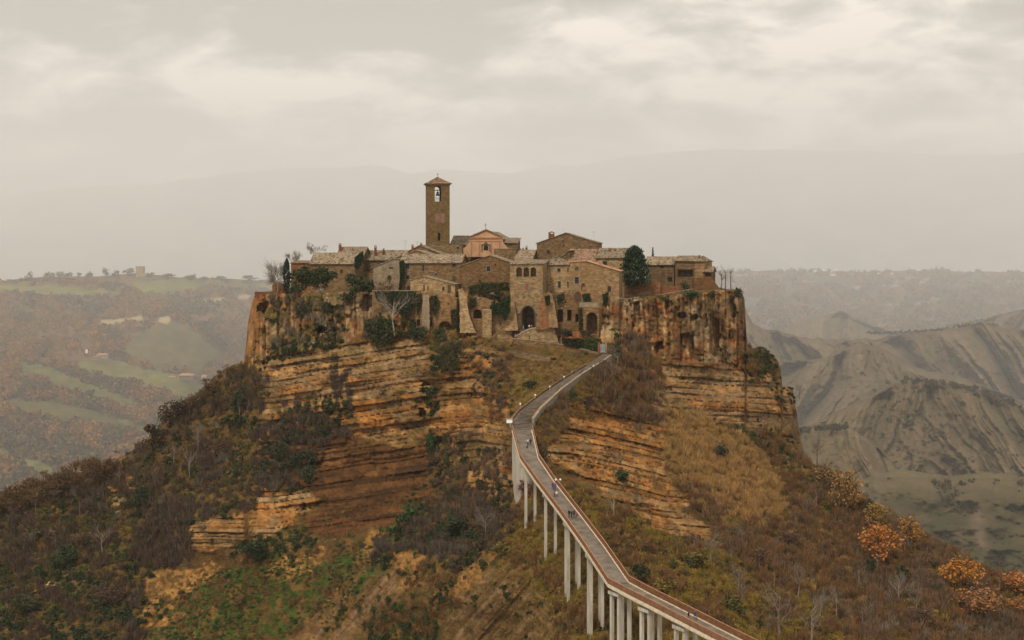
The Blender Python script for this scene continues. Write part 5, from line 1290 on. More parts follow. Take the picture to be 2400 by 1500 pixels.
scatter('undergrowth', [(1300, 805), (1345, 820), (1390, 835), (1330, 850), (1290, 850)], 9, [('brush', 2, .5, 1.1), ('ever', 2, .5, 1.0), ('olive', 2, .5, 1.0)], .45)
scatter('brushwood', [(1425, 850), (1465, 790), (1525, 800), (1545, 880), (1540, 960), (1470, 975), (1400, 940), (1395, 890)], 8.5, [('brown', 3, 1.0, 2.2), ('purple', 2.2, 1.0, 2.2), ('brush', 2, .8, 1.7), ('ever', 1, .7, 1.4)])
scatter('brushwood', [(1258, 1000), (1268, 968), (1312, 930), (1360, 895), (1400, 872), (1420, 925), (1440, 965), (1370, 985), (1330, 960), (1320, 1010), (1275, 1065)], 8, [('purple', 2.4, .7, 1.5), ('olive', 2, .6, 1.2), ('brush', 2.4, .6, 1.4), ('brown', 2, .7, 1.4)])
scatter('undergrowth', [(1262, 990), (1284, 958), (1330, 921), (1382, 884), (1410, 872), (1404, 892), (1350, 926), (1296, 972)], 5, [('brush', 2, .35, .9), ('dbrush', 2, .4, 1.0), ('olive', 1.5, .35, .8), ('ever', 1, .35, .8)])
scatter('brushwood', [(1440, 960), (1545, 960), (1560, 1005), (1500, 1000)], 8.5, [('purple', 2.4, .9, 1.8), ('brush', 2.2, .7, 1.5)])
scatter('reeds', [(1555, 960), (1660, 985), (1740, 1032), (1828, 1130), (1830, 1205), (1745, 1228), (1645, 1150), (1562, 1070)], 5.6, [('brown', 1.2, .6, 1.3), ('tan', 5, .6, 1.3), ('gold', .5, .5, .9), ('tan', 3, .9, 2.0), ('brown', 1.0, .7, 1.4)])
scatter('reeds', [(1590, 1090), (1660, 1150), (1750, 1225), (1840, 1200), (1850, 1260), (1740, 1270), (1640, 1190)], 12, [('tan', 5, .8, 1.6), ('olive', 1.4, .6, 1.2)])
scatter('brushwood', [(1565, 1080), (1640, 1150), (1760, 1235), (1850, 1225), (1840, 1130), (1760, 1020), (1800, 1010), (1890, 1080), (1965, 1140), (2060, 1220), (2060, 1420), (1800, 1370), (1690, 1275), (1640, 1195)], 8.6, [('olive', 2.2, .8, 1.6), ('tan', 1.4, .7, 1.4), ('brown', 3, .9, 2.0), ('purple', 2.2, .9, 2.0), ('brush', 2.2, .8, 1.8), ('ever', .7, .6, 1.3)])
scatter('undergrowth', [(1655, 985), (1760, 1010), (1800, 1050), (1740, 1035)], 9, [('ever', 2, .6, 1.2), ('greenleaf', 2, .5, 1.1)])
scatter('undergrowth', [(1760, 1010), (1800, 1015), (1900, 1110), (1990, 1210), (2010, 1260), (1970, 1225), (1850, 1100)], 8.5, [('greenleaf', 3, .8, 1.5), ('ever', 2.2, .8, 1.6), ('brush', 1.4, .8, 1.6)])
scatter('undergrowth', [(1748, 812), (1790, 812), (1824, 850), (1832, 920), (1760, 900), (1748, 850)], 7.5, [('ever', 3.2, .7, 1.5), ('darkmix', 2.5, .7, 1.5), ('greenleaf', 1.2, .6, 1.2), ('brush', 2, .8, 1.6), ('olive', 1.5, .7, 1.4), ('grey', 1.2, .9, 1.8)])
scatter('undergrowth', [(1836, 912), (1862, 912), (1866, 950), (1838, 960)], 7.5, [('ever', 3, .7, 1.4), ('brush', 2, .7, 1.4)])
scatter('undergrowth', [(1690, 950), (1830, 1010), (1890, 1060), (1880, 1075), (1800, 1010)], 10, [('brush', 2, .6, 1.2), ('ever', 2, .5, 1.1)], .42)
scatter('brushwood', [(1890, 1085), (1960, 1125), (2050, 1185), (2150, 1245), (2250, 1305), (2400, 1378), (2520, 1420), (2520, 1550), (1990, 1540), (1960, 1440), (2060, 1400), (2060, 1230)], 8.6, [('ever', .9, .7, 1.4), ('olive', 2.0, .8, 1.7), ('gold', .8, .7, 1.4), ('brown', 3, .9, 2.0), ('rust', .4, .7, 1.3), ('purple', 2.6, .9, 2.0), ('brush', 2, .8, 1.8), ('grey', 1.4, 1, 2)])
scatter('undergrowth', [(1290, 1110), (1400, 1170), (1480, 1190), (1540, 1250), (1660, 1270), (1700, 1285), (1800, 1370), (1960, 1440), (1990, 1540), (1780, 1520), (1600, 1410), (1470, 1340), (1380, 1230), (1330, 1170)], 8.8, [('gold', .5, .4, .9), ('olive', 4.6, .6, 1.4), ('oleaf', 2.4, .5, 1.1), ('brush', 2.4, .7, 1.5), ('ever', 1.1, .6, 1.2), ('brown', 1.6, .8, 1.6), ('tan', .9, .6, 1.1)])
scatter('undergrowth', [(1150, 1235), (1230, 1200), (1300, 1240), (1380, 1350), (1460, 1430), (1560, 1450), (1700, 1520), (1280, 1540), (1310, 1450), (1250, 1370), (1180, 1330)], 8.8, [('olive', 3.4, .6, 1.3), ('oleaf', 1.8, .5, 1.0), ('brush', 2.6, .6, 1.3), ('brown', 1.6, .7, 1.5), ('ever', .9, .6, 1.2), ('rust', .3, .5, .9)])
scatter('undergrowth', [(860, 1290), (960, 1200), (1060, 1150), (1160, 1190), (1230, 1200), (1160, 1290), (1080, 1350), (1010, 1300), (940, 1290), (900, 1340)], 9, [('dgreen', 3, .9, 2.0), ('dbrush', 2.6, .8, 1.8), ('greenleaf', 1, .6, 1.2), ('dgrey', 2, .9, 1.9), ('dleaf', 1, .6, 1.3)])
scatter('undergrowth', [(940, 1350), (1010, 1310), (1080, 1360), (1040, 1430), (960, 1400)], 9.5, [('brush', 2, .6, 1.3), ('ever', 2, .6, 1.3), ('oleaf', 1, .5, 1)], .42)
scatter('undergrowth', [(850, 1470), (930, 1420), (1040, 1460), (1080, 1540), (820, 1540)], 9, [('ever', 3, .7, 1.5), ('greenleaf', 2, .6, 1.1), ('brush', 2, .6, 1.3)], .35)
scatter('undergrowth', [(500, 1300), (640, 1260), (700, 1240), (780, 1240), (850, 1270), (790, 1300), (700, 1290), (560, 1330)], 9.5, [('ever', 3, .7, 1.5), ('greenleaf', 2, .6, 1.2), ('brush', 1.6, .7, 1.4)], .36)
scatter('ivy_cover', [(340, 1430), (560, 1305), (640, 1300), (860, 1280), (870, 1330), (720, 1450), (640, 1530), (330, 1530)], 7.6, [('ever', 1, .4, .9), ('ivy', 4, .4, 1.0), ('grass', 2.6, .4, .9), ('brush', 1.6, .4, 1.0), ('brown', 1.6, .4, 1.0)], .36)
scatter('ivy_cover', [(740, 1440), (870, 1340), (900, 1340), (830, 1420), (770, 1500)], 10, [('ivy', 4, .5, 1.0), ('grass', 2, .5, .9)], .4)
scatter('undergrowth', [(900, 1130), (1010, 1110), (1060, 1150), (960, 1190), (880, 1190)], 11, [('greenleaf', 3, .5, 1.1), ('ever', 1, .5, 1.1)], .48)
scatter('undergrowth', [(1050, 1420), (1160, 1350), (1260, 1380), (1300, 1460), (1240, 1530), (1060, 1530)], 17, [('ever', 2, .4, 1.0), ('oleaf', 2, .4, .8)], .46)
# tufts on ledges of the bare rock, and along the plateau rim
for poly, sp_, ks in (([(620, 860), (640, 835), (1000, 795), (1010, 1010), (700, 945)], 20, [('olive', 2, .25, .6), ('brush', 1.5, .25, .7), ('grey', 2, .3, .8)]), ([(1440, 700), (1740, 690), (1750, 860), (1450, 820)], 22, [('olive', 2, .3, .8), ('brush', 2, .3, .8), ('grey', 2, .3, .9)]),
                      ([(1520, 860), (1850, 890), (1880, 1050), (1530, 955)], 19, [('olive', 2, .3, .7), ('brush', 3, .3, .8), ('grey', 2, .3, .8)]), ([(1270, 1000), (1555, 1000), (1660, 1265), (1480, 1210)], 13, [('olive', 2, .3, .9), ('brush', 2, .4, 1.1), ('grey', 1.5, .4, 1.0), ('ever', .6, .3, .8)]),
                      ([(1060, 690), (1200, 690), (1200, 790), (1090, 790)], 14, [('ever', 3, .4, 1.0), ('greenleaf', 2, .4, .9), ('olive', 1, .3, .8)]), ([(1290, 700), (1440, 715), (1440, 790), (1310, 790)], 17, [('ever', 3, .4, .9), ('olive', 2, .3, .8), ('greenleaf', 1, .4, .8)]),
                      ([(600, 694), (985, 690), (985, 700), (600, 704)], 8, [('ever', 2, .5, 1.1), ('olive', 2, .5, 1.0), ('brush', 2, .5, 1.0)]), ([(1465, 692), (1740, 684), (1740, 700), (1465, 712)], 9, [('olive', 2, .4, .9), ('grass', 3, .4, .9), ('ever', 1, .4, 1.0), ('grey', 1, .6, 1.2)]),
                      ([(640, 1040), (1010, 1040), (1010, 1150), (650, 1180)], 30, [('brush', 2, .3, .8), ('greenleaf', 1, .3, .7)])):
    scatter('ledge_plants', poly, sp_, [(k[0], k[1], k[2] * .8, k[3] * .85) for k in ks], .47, 40)
vg = np.random.default_rng(9)
GT = [np.concatenate([twig_cloud(20, vg, .8, .9, .04, .5), leaf_cloud(8, vg, 4, .18, .4)]) for _ in range(8)]
gm = Mass(); soilp = soil * (1 - .65 * clay) * (1 - .6 * sand) * (1 - .5 * redearth)
for _ in range(30000):
    i, j = vg.integers(0, NC), int(vg.random() * NR)
    if vg.random() > soilp[j, i] or PY[j, i] > 1530: continue
    k = n1[j, i]; u = vg.random(); cn = 'tan' if u < .12 else 'olive' if u < .45 else 'brown' if u < .68 else 'ever' if u < .80 else 'grass' if u < .92 else 'grey'
    p = U(PX[j, i], PY[j, i], DEP[j, i] - .1); gm.add(GT[vg.integers(8)], (p.x, p.y, p.z + .1), vg.uniform(.35, .95), np.array(KC[cn]) * .95)
MASS['dry_grass'] = gm
# brush on the small left terrace, ivy on top of the ruins
for nm, m_ in MASS.items(): m_.build(nm)

# ---- plants one can point to
def quads_obj(name, T, color, var, parent=None, base=None, bvar=.3):
    n = len(T); c = np.array(color)[None] * vr.uniform(1 - bvar, 1 + bvar, (n, 1)) * np.array([1, 1, 1])[None]
    if var is not None:
        k = vr.random((n, 1)) < .35; c = np.where(k, np.array(var)[None] * vr.uniform(.75, 1.25, (n, 1)), c)
    V, Q = T.reshape(-1, 3), np.arange(len(T) * 4).reshape(-1, 4)
    return np_mesh(name, V, Q, M['leaf'], np.repeat(c, 4, 0), parent=parent, base=base)
def limbs(mb, b, top, r0, n, spread, rr, depth=1, droop=0.0):
    """tapered trunk with forking limbs; returns tips"""
    b, top = Vector(b), Vector(top); tips = []
    mid = b.lerp(top, .5) + Vector((rr.uniform(-.06, .06), rr.uniform(-.06, .06), 0)) * (top - b).length
    mb.tube([b - Vector((0, 0, .8)), b, mid, top], [r0 * 1.15, r0, r0 * .72, r0 * .35], 6)
    L = (top - b).length
    for k in range(n):
        t = rr.uniform(.35, .98); p = b.lerp(mid, t * 2) if t < .5 else mid.lerp(top, t * 2 - 1)
        a = rr.uniform(0, 2 * math.pi); ln = L * rr.uniform(.28, .55) * spread
        d = Vector((math.cos(a) * .8, math.sin(a) * .8, rr.uniform(.3, 1.0) - droop)).normalized()
        q = p + d * ln * .55 + Vector((0, 0, .08 * ln)); e = p + d * ln
        e.z += ln * .18
        mb.tube([p, q, e], [r0 * .38 * (1.1 - t * .5), r0 * .24, r0 * .07], 5); tips.append(e)
        if depth:
            for _ in range(3):
                a2 = a + rr.uniform(-1, 1); d2 = Vector((math.cos(a2), math.sin(a2), rr.uniform(.1, 1.2))).normalized()
                s_ = p.lerp(e, rr.uniform(.4, .95)); f_ = s_ + d2 * ln * rr.uniform(.3, .6)
                mb.tube([s_, s_.lerp(f_, .5) + Vector((0, 0, .03 * ln)), f_], [r0 * .16, r0 * .1, r0 * .04], 4); tips.append(f_)
    return tips
rt = random.Random(3)
def leafy_tree(name, label, px, pyb, pyt, wpx, Y, color, var=None, n=520, group=None, cat='tree', bark='bark', leaf=.115, lobes=13, trunk=.35, squash=1.0, yoff=0):
    if Y is None: Y = surfY(px, pyb) - .6
    b, t = U(px, pyb, Y), U(px, pyt, Y); h = t.z - b.z; w_ = wpx / F * Y / 2
    e = empty(name, tuple(b), label, cat, group)
    mb = MB(); limbs(mb, b, b + Vector((0, 0, h * .85)), max(.10, h * .03), 10, 1.0, rt, 1); mb.build('trunk', M[bark], e, fix=False)
    lf = min(leaf, .38 / w_); n = int(min(2600, n * (leaf / lf) ** 1.6)); T = leaf_cloud(n, vr, lobes, lf, squash, .40, .45); lo, hi = T[..., 2].min(), T[..., 2].max(); T[..., 0] /= np.abs(T[..., 0]).max(); T[..., 1] /= np.abs(T[..., 1]).max()
    ch_ = h * (1 - trunk); T[..., 2] = (T[..., 2] - lo) / (hi - lo)
    P = T * np.array([w_ * 1.18, w_ * 1.0, ch_]) + np.array([b.x, b.y, b.z + h * trunk])
    quads_obj('crown', P, color, var, e, tuple(b)); return e
def bare_tree(name, label, px, pyb, pyt, wpx, Y, bark='bark', twig='brown', n=9, group=None, r=None, haze_twigs=220, cat='tree'):
    if Y is None: Y = surfY(px, pyb) - .6
    b, t = U(px, pyb, Y), U(px, pyt, Y); h = t.z - b.z; w_ = wpx / F * Y / 2
    e = empty(name, tuple(b), label, cat, group)
    mb = MB(); tips = limbs(mb, b, b + Vector((0, 0, h * .8)), r or max(.08, h * .024), n, w_ / h * 2.3, rt, 1); mb.build('trunk', M[bark], e, fix=False)
    if haze_twigs:
        k = vr.integers(0, len(tips), haze_twigs); p = np.array([tuple(tips[i]) for i in k]) + vr.normal(0, .04 * h, (haze_twigs, 3))
        d = p - np.array([b.x, b.y, b.z + h * .35]); d /= np.linalg.norm(d, axis=1)[:, None] + 1e-6; d += vr.normal(0, .5, d.shape); d[:, 2] += .15
        s_ = np.cross(d, vr.normal(size=d.shape)); s_ /= np.linalg.norm(s_, axis=1)[:, None]; ln = vr.uniform(.08, .2, (haze_twigs, 1)) * h; ww = .0032 * h + .012
        quads_obj('crown', np.stack([p - s_ * ww, p + s_ * ww, p + d * ln + s_ * ww * .4, p + d * ln - s_ * ww * .4], 1), KC[twig], None, e, tuple(b))
    return e
def column_tree(name, label, px, pyb, pyt, wpx, Y, color, n=420, taper=1.0, cat='tree', rag=.0):
    b, t = U(px, pyb, Y), U(px, pyt, Y); h = t.z - b.z; w_ = wpx / F * Y / 2
    e = empty(name, tuple(b), label, cat)
    MB().tube([b - Vector((0, 0, .8)), b + Vector((0, 0, h * .55))], [h * .025, h * .012], 6).build('trunk', M['bark'], e)
    z = vr.random(n) ** .9; prof = np.sin(np.pi * np.clip(z * .92 + .06, 0, 1)) ** .7 if taper == 1.0 else (np.clip(1 - z, 0, 1) ** taper) * np.clip(z * 9 + .25, 0, 1)
    a = vr.uniform(0, 2 * math.pi, n); tier = 1 + rag * np.sin(z * 38 + np.sin(a * 3) * 2)
    q = w_ * prof * tier * (.55 + .5 * vr.random(n)); p = np.stack([b.x + np.cos(a) * q, b.y + np.sin(a) * q, b.z + h * (.05 + .95 * z)], 1)
    A, B = rot_rand(n, vr); A[:, 2] = np.abs(A[:, 2]) + .4; s_ = np.clip(.045 * h, .28, .6) * vr.uniform(.5, 1.2, (n, 1))
    quads_obj('crown', np.stack([p - A * s_ - B * s_ * .3, p - B * s_ * .5 + A * s_ * .2, p + A * s_ * 1.2, p + B * s_ * .55], 1), color, tuple(x * 1.9 for x in color), e, tuple(b)); return e
def shrub(name, label, px, pyb, pyt, wpx, color, Y=None, n=260, var=None, group=None, cat='shrub', leaf=.15, twigs=False):
    if Y is None: Y = surfY(px, pyb) - .8
    b, t = U(px, pyb, Y), U(px, pyt, Y); h = t.z - b.z; w_ = wpx / F * Y / 2
    e = empty(name, tuple(b), label, cat, group)
    mb = MB()
    for k in range(4):
        a = rt.uniform(0, 6.28); mb.tube([b - Vector((0, 0, .5)), b + Vector((math.cos(a) * w_ * .45, math.sin(a) * w_ * .45, h * .6))], [.10, .04], 5)
    mb.build('stems', M['bark'], e, fix=False)
    lf = min(leaf, .36 / max(w_, h * .5)); n = int(min(2600, n * (leaf / lf) ** 1.6)); T = leaf_cloud(n, vr, 13, lf, 1, .42, .5)
    if twigs: T = np.concatenate([T[:n // 2]] + [twig_cloud(max(8, n // 40), vr, .6, .9, .04, .5) * vr.uniform(.18, .34) + leaf_cloud(1, vr, 9, .01, 1, .55).mean(1) for _ in range(34)])
    T[..., 0] /= np.abs(T[..., 0]).max(); T[..., 1] /= np.abs(T[..., 1]).max(); lo, hi = T[..., 2].min(), T[..., 2].max(); T[..., 2] = (T[..., 2] - lo) / (hi - lo)
    quads_obj('foliage', T * np.array([w_, w_ * .8, h]) + np.array(tuple(b)), color, var, e, tuple(b)); return e
def leaf_wall(name, label, poly, Y, thick, color, leaf=.35, dens_=1.0, var=None, cat='ivy', droop=False):
    leaf *= .78; n = int(area(poly) * dens_ * 1.9) + 40
    q = np.array(in_poly(poly, n)); Yv = np.array([Y if not callable(Y) else Y(*k) for k in q]) - vr.random(n) * thick
    p = np.stack([(q[:, 0] - CX) / F * Yv, Yv, (HY - q[:, 1]) / F * Yv], 1)
    A, B = rot_rand(n, vr); s_ = leaf * vr.uniform(.5, 1.2, (n, 1))
    if droop: A = vr.normal(0, .15, (n, 3)); A[:, 2] = -1; s_ = s_ * 1.0; B = np.cross(A, vr.normal(size=(n, 3))); B /= np.linalg.norm(B, axis=1)[:, None]; T = np.stack([p - B * s_ * .12, p + B * s_ * .12, p + A * s_ * 2.5 + B * s_ * .05, p + A * s_ * 2.5 - B * s_ * .05], 1)
    else: T = np.stack([p - A * s_ - B * s_ * .4, p + A * s_ * .2 - B * s_ * .7, p + A * s_ + B * s_ * .3, p - A * s_ * .1 + B * s_ * .7], 1)
    b = p.mean(0); b[2] = p[:, 2].min(); o = quads_obj(name, T, color, var, None, tuple(b)); return tag(o, label, cat)

E, I_ = KC['ever'], KC['ivy']
column_tree('cypress_tree', 'slender dark cypress at the left end of the town', 672, 692, 608, 17, 473, KC['cedar'], 520)
column_tree('cypress_tree', 'small dark cypress behind the tiled roof at the right end of the town', 1530, 615, 580, 9, 506, KC['cedar'], 220, .9)
column_tree('cedar_tree', 'tall dark conifer with a ragged pointed crown between the tall house and the right houses', 1487, 672, 579, 66, 471, (.017, .029, .012), 2600, .36, rag=.3)
leafy_tree('evergreen_tree', 'round olive green evergreen just right of the slender cypress', 709, 690, 621, 52, 475, (.036, .043, .013), None, 620, trunk=.12)
leafy_tree('evergreen_tree', 'largest dark round evergreen in front of the long low house', 746, 690, 622, 80, 474, E, (.03, .042, .012), 900, trunk=.08)
leafy_tree('evergreen_tree', 'dark bushy evergreen leaning over the cliff left of centre', 838, 706, 638, 58, 462, E, (.03, .042, .012), 620, trunk=.08)
shrub('evergreen_shrub', 'low dark shrub at the foot of the slender cypress', 692, 694, 655, 44, E, 470)
shrub('evergreen_shrub', 'dark shrub beside the leaning evergreen by the brushwood terrace', 868, 690, 655, 34, (.024, .032, .011), 464)
shrub('brush_shrub', 'reddish brown leafless brush on the small terrace behind a wire fence', 905, 686, 652, 66, KC['brown'], 459, 300, twigs=True)
shrub('evergreen_shrub', 'small dark shrub against the small pale house', 912, 664, 640, 16, E, 472, 140)
shrub('agave', 'clump of pale spiky leaves on the left terrace edge', 750, 690, 670, 28, (.22, .23, .17), 467, 90, twigs=True, cat='plant')
bare_tree('bare_tree', 'grey leafless tree on the outermost left point behind the parapet', 651, 690, 624, 40, 484, 'bark_grey', 'grey', 18, haze_twigs=900)
bare_tree('bare_tree', 'pale leafless tree top showing above the low brick building', 688, 632, 602, 40, 505, 'bark_grey', 'grey', 18, haze_twigs=900)
bare_tree('bare_tree', 'pale leafless tree top behind the roof of the long low house', 742, 612, 588, 50, 512, 'bark_grey', 'grey', 18, haze_twigs=900)
bare_tree('bare_tree', 'white barked leafless tree in front of the hanging ivy', 924, 782, 688, 84, 444, 'bark_pale', 'grey', 12, r=.26, haze_twigs=260)
leaf_wall('ivy', 'dark green ivy hanging over the terrace wall behind the white barked tree', [(878, 684), (976, 683), (974, 706), (962, 730), (940, 735), (925, 715), (900, 712), (884, 706)], 453.5, 1.6, (.024, .038, .012), .42, .9)
leaf_wall('ivy', 'upright strip of ivy climbing the left corner of the long house', [(936, 612), (947, 610), (950, 640), (944, 660), (940, 682), (934, 680), (938, 650)], 470.0, .8, (.022, .04, .012), .34, 1.5)
leaf_wall('ivy', 'dark ivy filling the wall between the long low house and the two chimney house', [(831, 604), (850, 588), (852, 600), (846, 622), (838, 632), (831, 626)], 489.0, 1.0, (.022, .04, .012), .34, 1.4)
leaf_wall('ivy', 'dark green creeper spilling down the ruins left of the gate house', [(1148, 716), (1180, 706), (1196, 690), (1196, 730), (1184, 752), (1176, 738), (1150, 735)], 446.4, 1.0, (.022, .042, .013), .36, 1.0)
leaf_wall('ivy', 'grassy creeper along the ledge under the gabled house left of the gate house', [(1098, 672), (1130, 663), (1190, 662), (1195, 680), (1160, 684), (1120, 690), (1100, 688)], 457, 1.5, (.034, .044, .015), .38, .9, KC['dolive'])
for poly, Yi, lb in (([(1010, 694), (1024, 692), (1030, 716), (1020, 742), (1012, 722)], 450.6, 'ivy trailing down the middle of the weathered wall under the outbuilding'), ([(1056, 728), (1069, 722), (1070, 770), (1060, 774)], 449.6, 'ivy at the right foot of the weathered wall beside the arched cellar'), ([(975, 690), (988, 688), (986, 716), (977, 740)], 451.6, 'ivy at the left corner of the weathered wall'), ([(1100, 700), (1116, 697), (1114, 718), (1102, 724)], 450.0, 'ivy above the left cave mouth'), ([(1305, 694), (1322, 686), (1320, 704), (1308, 714)], 450.6, 'ivy on the upper left of the ruined house front'), ([(1355, 722), (1364, 720), (1366, 770), (1358, 776)], 449.8, 'ivy between the ruined house front and the broad cellar mouth')):
    leaf_wall('ivy', lb, poly, Yi, .9, (.026, .036, .012), .36, 1.0, KC['dolive'])
leaf_wall('ivy', 'small ivy patch high on the rib right of the town gate', [(1276, 694), (1289, 692), (1288, 714), (1280, 716)], 446.6, .8, E, .32, 1.4)
leaf_wall('ivy', 'narrow ivy strip beside the dark archway of the massive house', [(1364, 690), (1382, 688), (1384, 706), (1368, 708)], 454.0, 1.0, (.024, .038, .012), .34, 1.3)
leaf_wall('ivy', 'ivy strip hanging at the right corner of the massive house', [(1412, 690), (1426, 684), (1424, 712), (1414, 714)], 452.8, .8, (.024, .038, .012), .34, 1.1)
leaf_wall('hedge', 'clipped dark hedge along the road left of the garden gate', [(1316, 792), (1368, 795), (1368, 818), (1340, 813), (1320, 806)], lambda x, y: 440 - (x - 1316) * .09, 2.2, (.024, .028, .010), .36, 2.0, cat='hedge')
leaf_wall('hedge', 'brighter yellow green hedge joining the garden gate', [(1366, 795), (1380, 792), (1408, 794), (1411, 815), (1396, 822), (1366, 818)], lambda x, y: 435.5 - (x - 1366) * .09, 2.2, (.055, .072, .014), .36, 2.0, (.045, .06, .02), cat='hedge')
shrub('evergreen_shrub', 'round dark shrub below the right cliff above the garden gate', 1448, 800, 770, 28, E, 437)
shrub('evergreen_shrub', 'small dark round shrub touching the cliff right of the garden gate', 1469, 802, 780, 15, E, 438.5, 140)
shrub('evergreen_shrub', 'green shrub at the road bend among brown brush', 1444, 846, 800, 40, (.028, .038, .013), None, 320)
shrub('evergreen_shrub', 'dark shrub at the top of the walled ramp', 1416, 866, 843, 25, E, 402)
shrub('evergreen_shrub', 'low dark mound on the grass left of the ramp', 1243, 912, 890, 46, E, None)
shrub('evergreen_shrub', 'dark shrub right of the ramp halfway up', 1344, 942, 912, 28, E, None, 180)
shrub('brush_shrub', 'big olive brown bush overhanging the striped cliff at centre', 1056, 872, 772, 90, (.075, .056, .022), None, 700, KC['ever'], twigs=True)
shrub('evergreen_shrub', 'wide dark shrub spreading below the white barked tree', 886, 818, 738, 88, E, None, 620, (.05, .04, .016))
shrub('evergreen_shrub', 'dark green shrub under the arched cellar', 985, 802, 764, 60, (.026, .034, .012), None, 380)
shrub('evergreen_shrub', 'green shrub between the arched cellar and the big olive brown bush', 1028, 800, 766, 46, (.03, .05, .014), None, 300)
shrub('red_shrub', 'small dull red shrub beside the lone masonry pier', 1122, 800, 780, 30, (.20, .055, .045), 443.5, 160, twigs=True)
shrub('round_shrub', 'ball shaped dark bush on the right tip of the plateau', 1731, 700, 673, 27, (.035, .045, .018), 470)
shrub('green_shrub', 'bright green low shrub at the rim above the right cliff', 1620, 702, 680, 62, (.032, .058, .014), 455, 300)
shrub('evergreen_shrub', 'dark shrub in front of the porch at the right end', 1606, 682, 655, 26, E, 474, 180)
for i, (px, pb, pt, w_, lb) in enumerate(((1690, 676, 632, 16, 'leftmost of the pollarded bare trees on the right point'), (1700, 676, 628, 22, 'middle pollarded bare tree on the right point'), (1713, 677, 628, 18, 'rightmost pollarded bare tree near the ball shaped bush'), (1672, 660, 626, 20, 'small bare tree beside the tiled shed at the right end'))):
    bare_tree('pollarded_tree', lb, px, pb, pt, w_, 479, 'bark', 'brown', 6, 'pollarded trees on the right point', r=.2, haze_twigs=60)
for px, pyb, pyt, wpx, c, lb in ((812, 712, 684, 40, (.028, .036, .012), 'dark shrub spilling over the cliff edge left of the leaning evergreen'), (650, 726, 694, 40, (.06, .05, .022), 'olive shrub on the cliff face under the brick parapet'), (704, 742, 700, 52, (.045, .045, .016), 'olive green shrub mass on the cliff under the round evergreen'), (768, 735, 698, 44, (.03, .04, .013), 'dark ivy like shrub on the cliff under the largest evergreen'),
        (1072, 782, 752, 34, (.03, .042, .014), 'green shrub beside the ragged ruined wall'), (1170, 700, 680, 30, (.04, .05, .017), 'leafy shrub on the ruin ledge left of the gate house'), (1300, 700, 682, 22, (.032, .04, .014), 'little shrub on top of the rib right of the gate'), (1330, 788, 768, 40, (.03, .036, .013), 'dark shrub in front of the ruined doorways'), (1372, 792, 770, 34, (.05, .042, .02), 'olive shrub below the broad dark cellar mouth'), (1492, 712, 694, 40, (.05, .055, .018), 'grassy shrub on the cliff rim left of the green one'), (1560, 706, 690, 44, (.06, .06, .02), 'pale green shrub on the cliff rim under the path railing'), (1668, 700, 678, 30, (.035, .045, .015), 'dark shrub on the rim between the bank and the pollarded trees')):
    shrub('cliff_shrub', lb, px, pyb, pyt, wpx, c, None, 240)
shrub('brush_shrub', 'bare purple grey brush above the right cliff path', 1512, 700, 680, 44, KC['purple'], 458, 200, twigs=True)
for px, pyb, pyt, wpx, c, v, lb in (
        (2060, 1330, 1218, 96, KC['orange'], (.30, .13, .05), 'coral orange tree with a tall crown midway down the right slope'),
        (1985, 1205, 1098, 84, (.27, .145, .04), (.20, .12, .05), 'brownish gold tree on the right ridge below the cliff'),
        (2132, 1290, 1205, 64, (.33, .155, .035), (.2, .11, .04), 'amber tree on the right ridge behind the coral orange one'),
        (2252, 1392, 1294, 100, (.42, .16, .025), (.30, .15, .03), 'brightest orange tree, broad and rounded, near the right edge'),
        (2290, 1450, 1368, 112, (.30, .125, .04), (.17, .10, .05), 'dull orange tree in front of the brightest orange tree'),
        (2375, 1392, 1338, 70, (.40, .15, .035), None, 'red orange tree cut by the right edge of the photo'),
        (2375, 1436, 1398, 58, (.38, .15, .035), None, 'small orange tree low at the right edge'),
        (2052, 1240, 1176, 64, KC['gold'], (.22, .14, .05), 'golden tree on the right ridge between the brownish and amber ones'),
        (1935, 1140, 1085, 70, (.22, .13, .05), KC['brown'], 'dull tan tree highest on the right ridge')):
    leafy_tree('autumn_tree', lb, px, pyb, pyt, wpx, None, tuple(x * 1.0 for x in c), v or KC['brown'], 900, 'autumn trees on the right slope', trunk=.14, leaf=.068, lobes=20)
for px, pyb, pyt, wpx, lb in ((2037, 1216, 1168, 26, 'narrow dark green tree among the golden trees on the right ridge'), (2042, 1352, 1306, 24, 'dark green tree at the foot of the coral orange tree'), (2112, 1372, 1322, 36, 'dark green tree right of the coral orange tree'), (1500, 1362, 1318, 44, 'dark green shrub tree close to the right of the bridge bend'), (1130, 1340, 1308, 26, 'single dark shrub tree on the yellow clay slope'), (2180, 1330, 1312, 40, 'grey green tree left of the brightest orange tree')):
    leafy_tree('evergreen_tree', lb, px, pyb, pyt, wpx, None, E, None, 240, 'dark trees on the lower slopes', trunk=.1, leaf=.15)
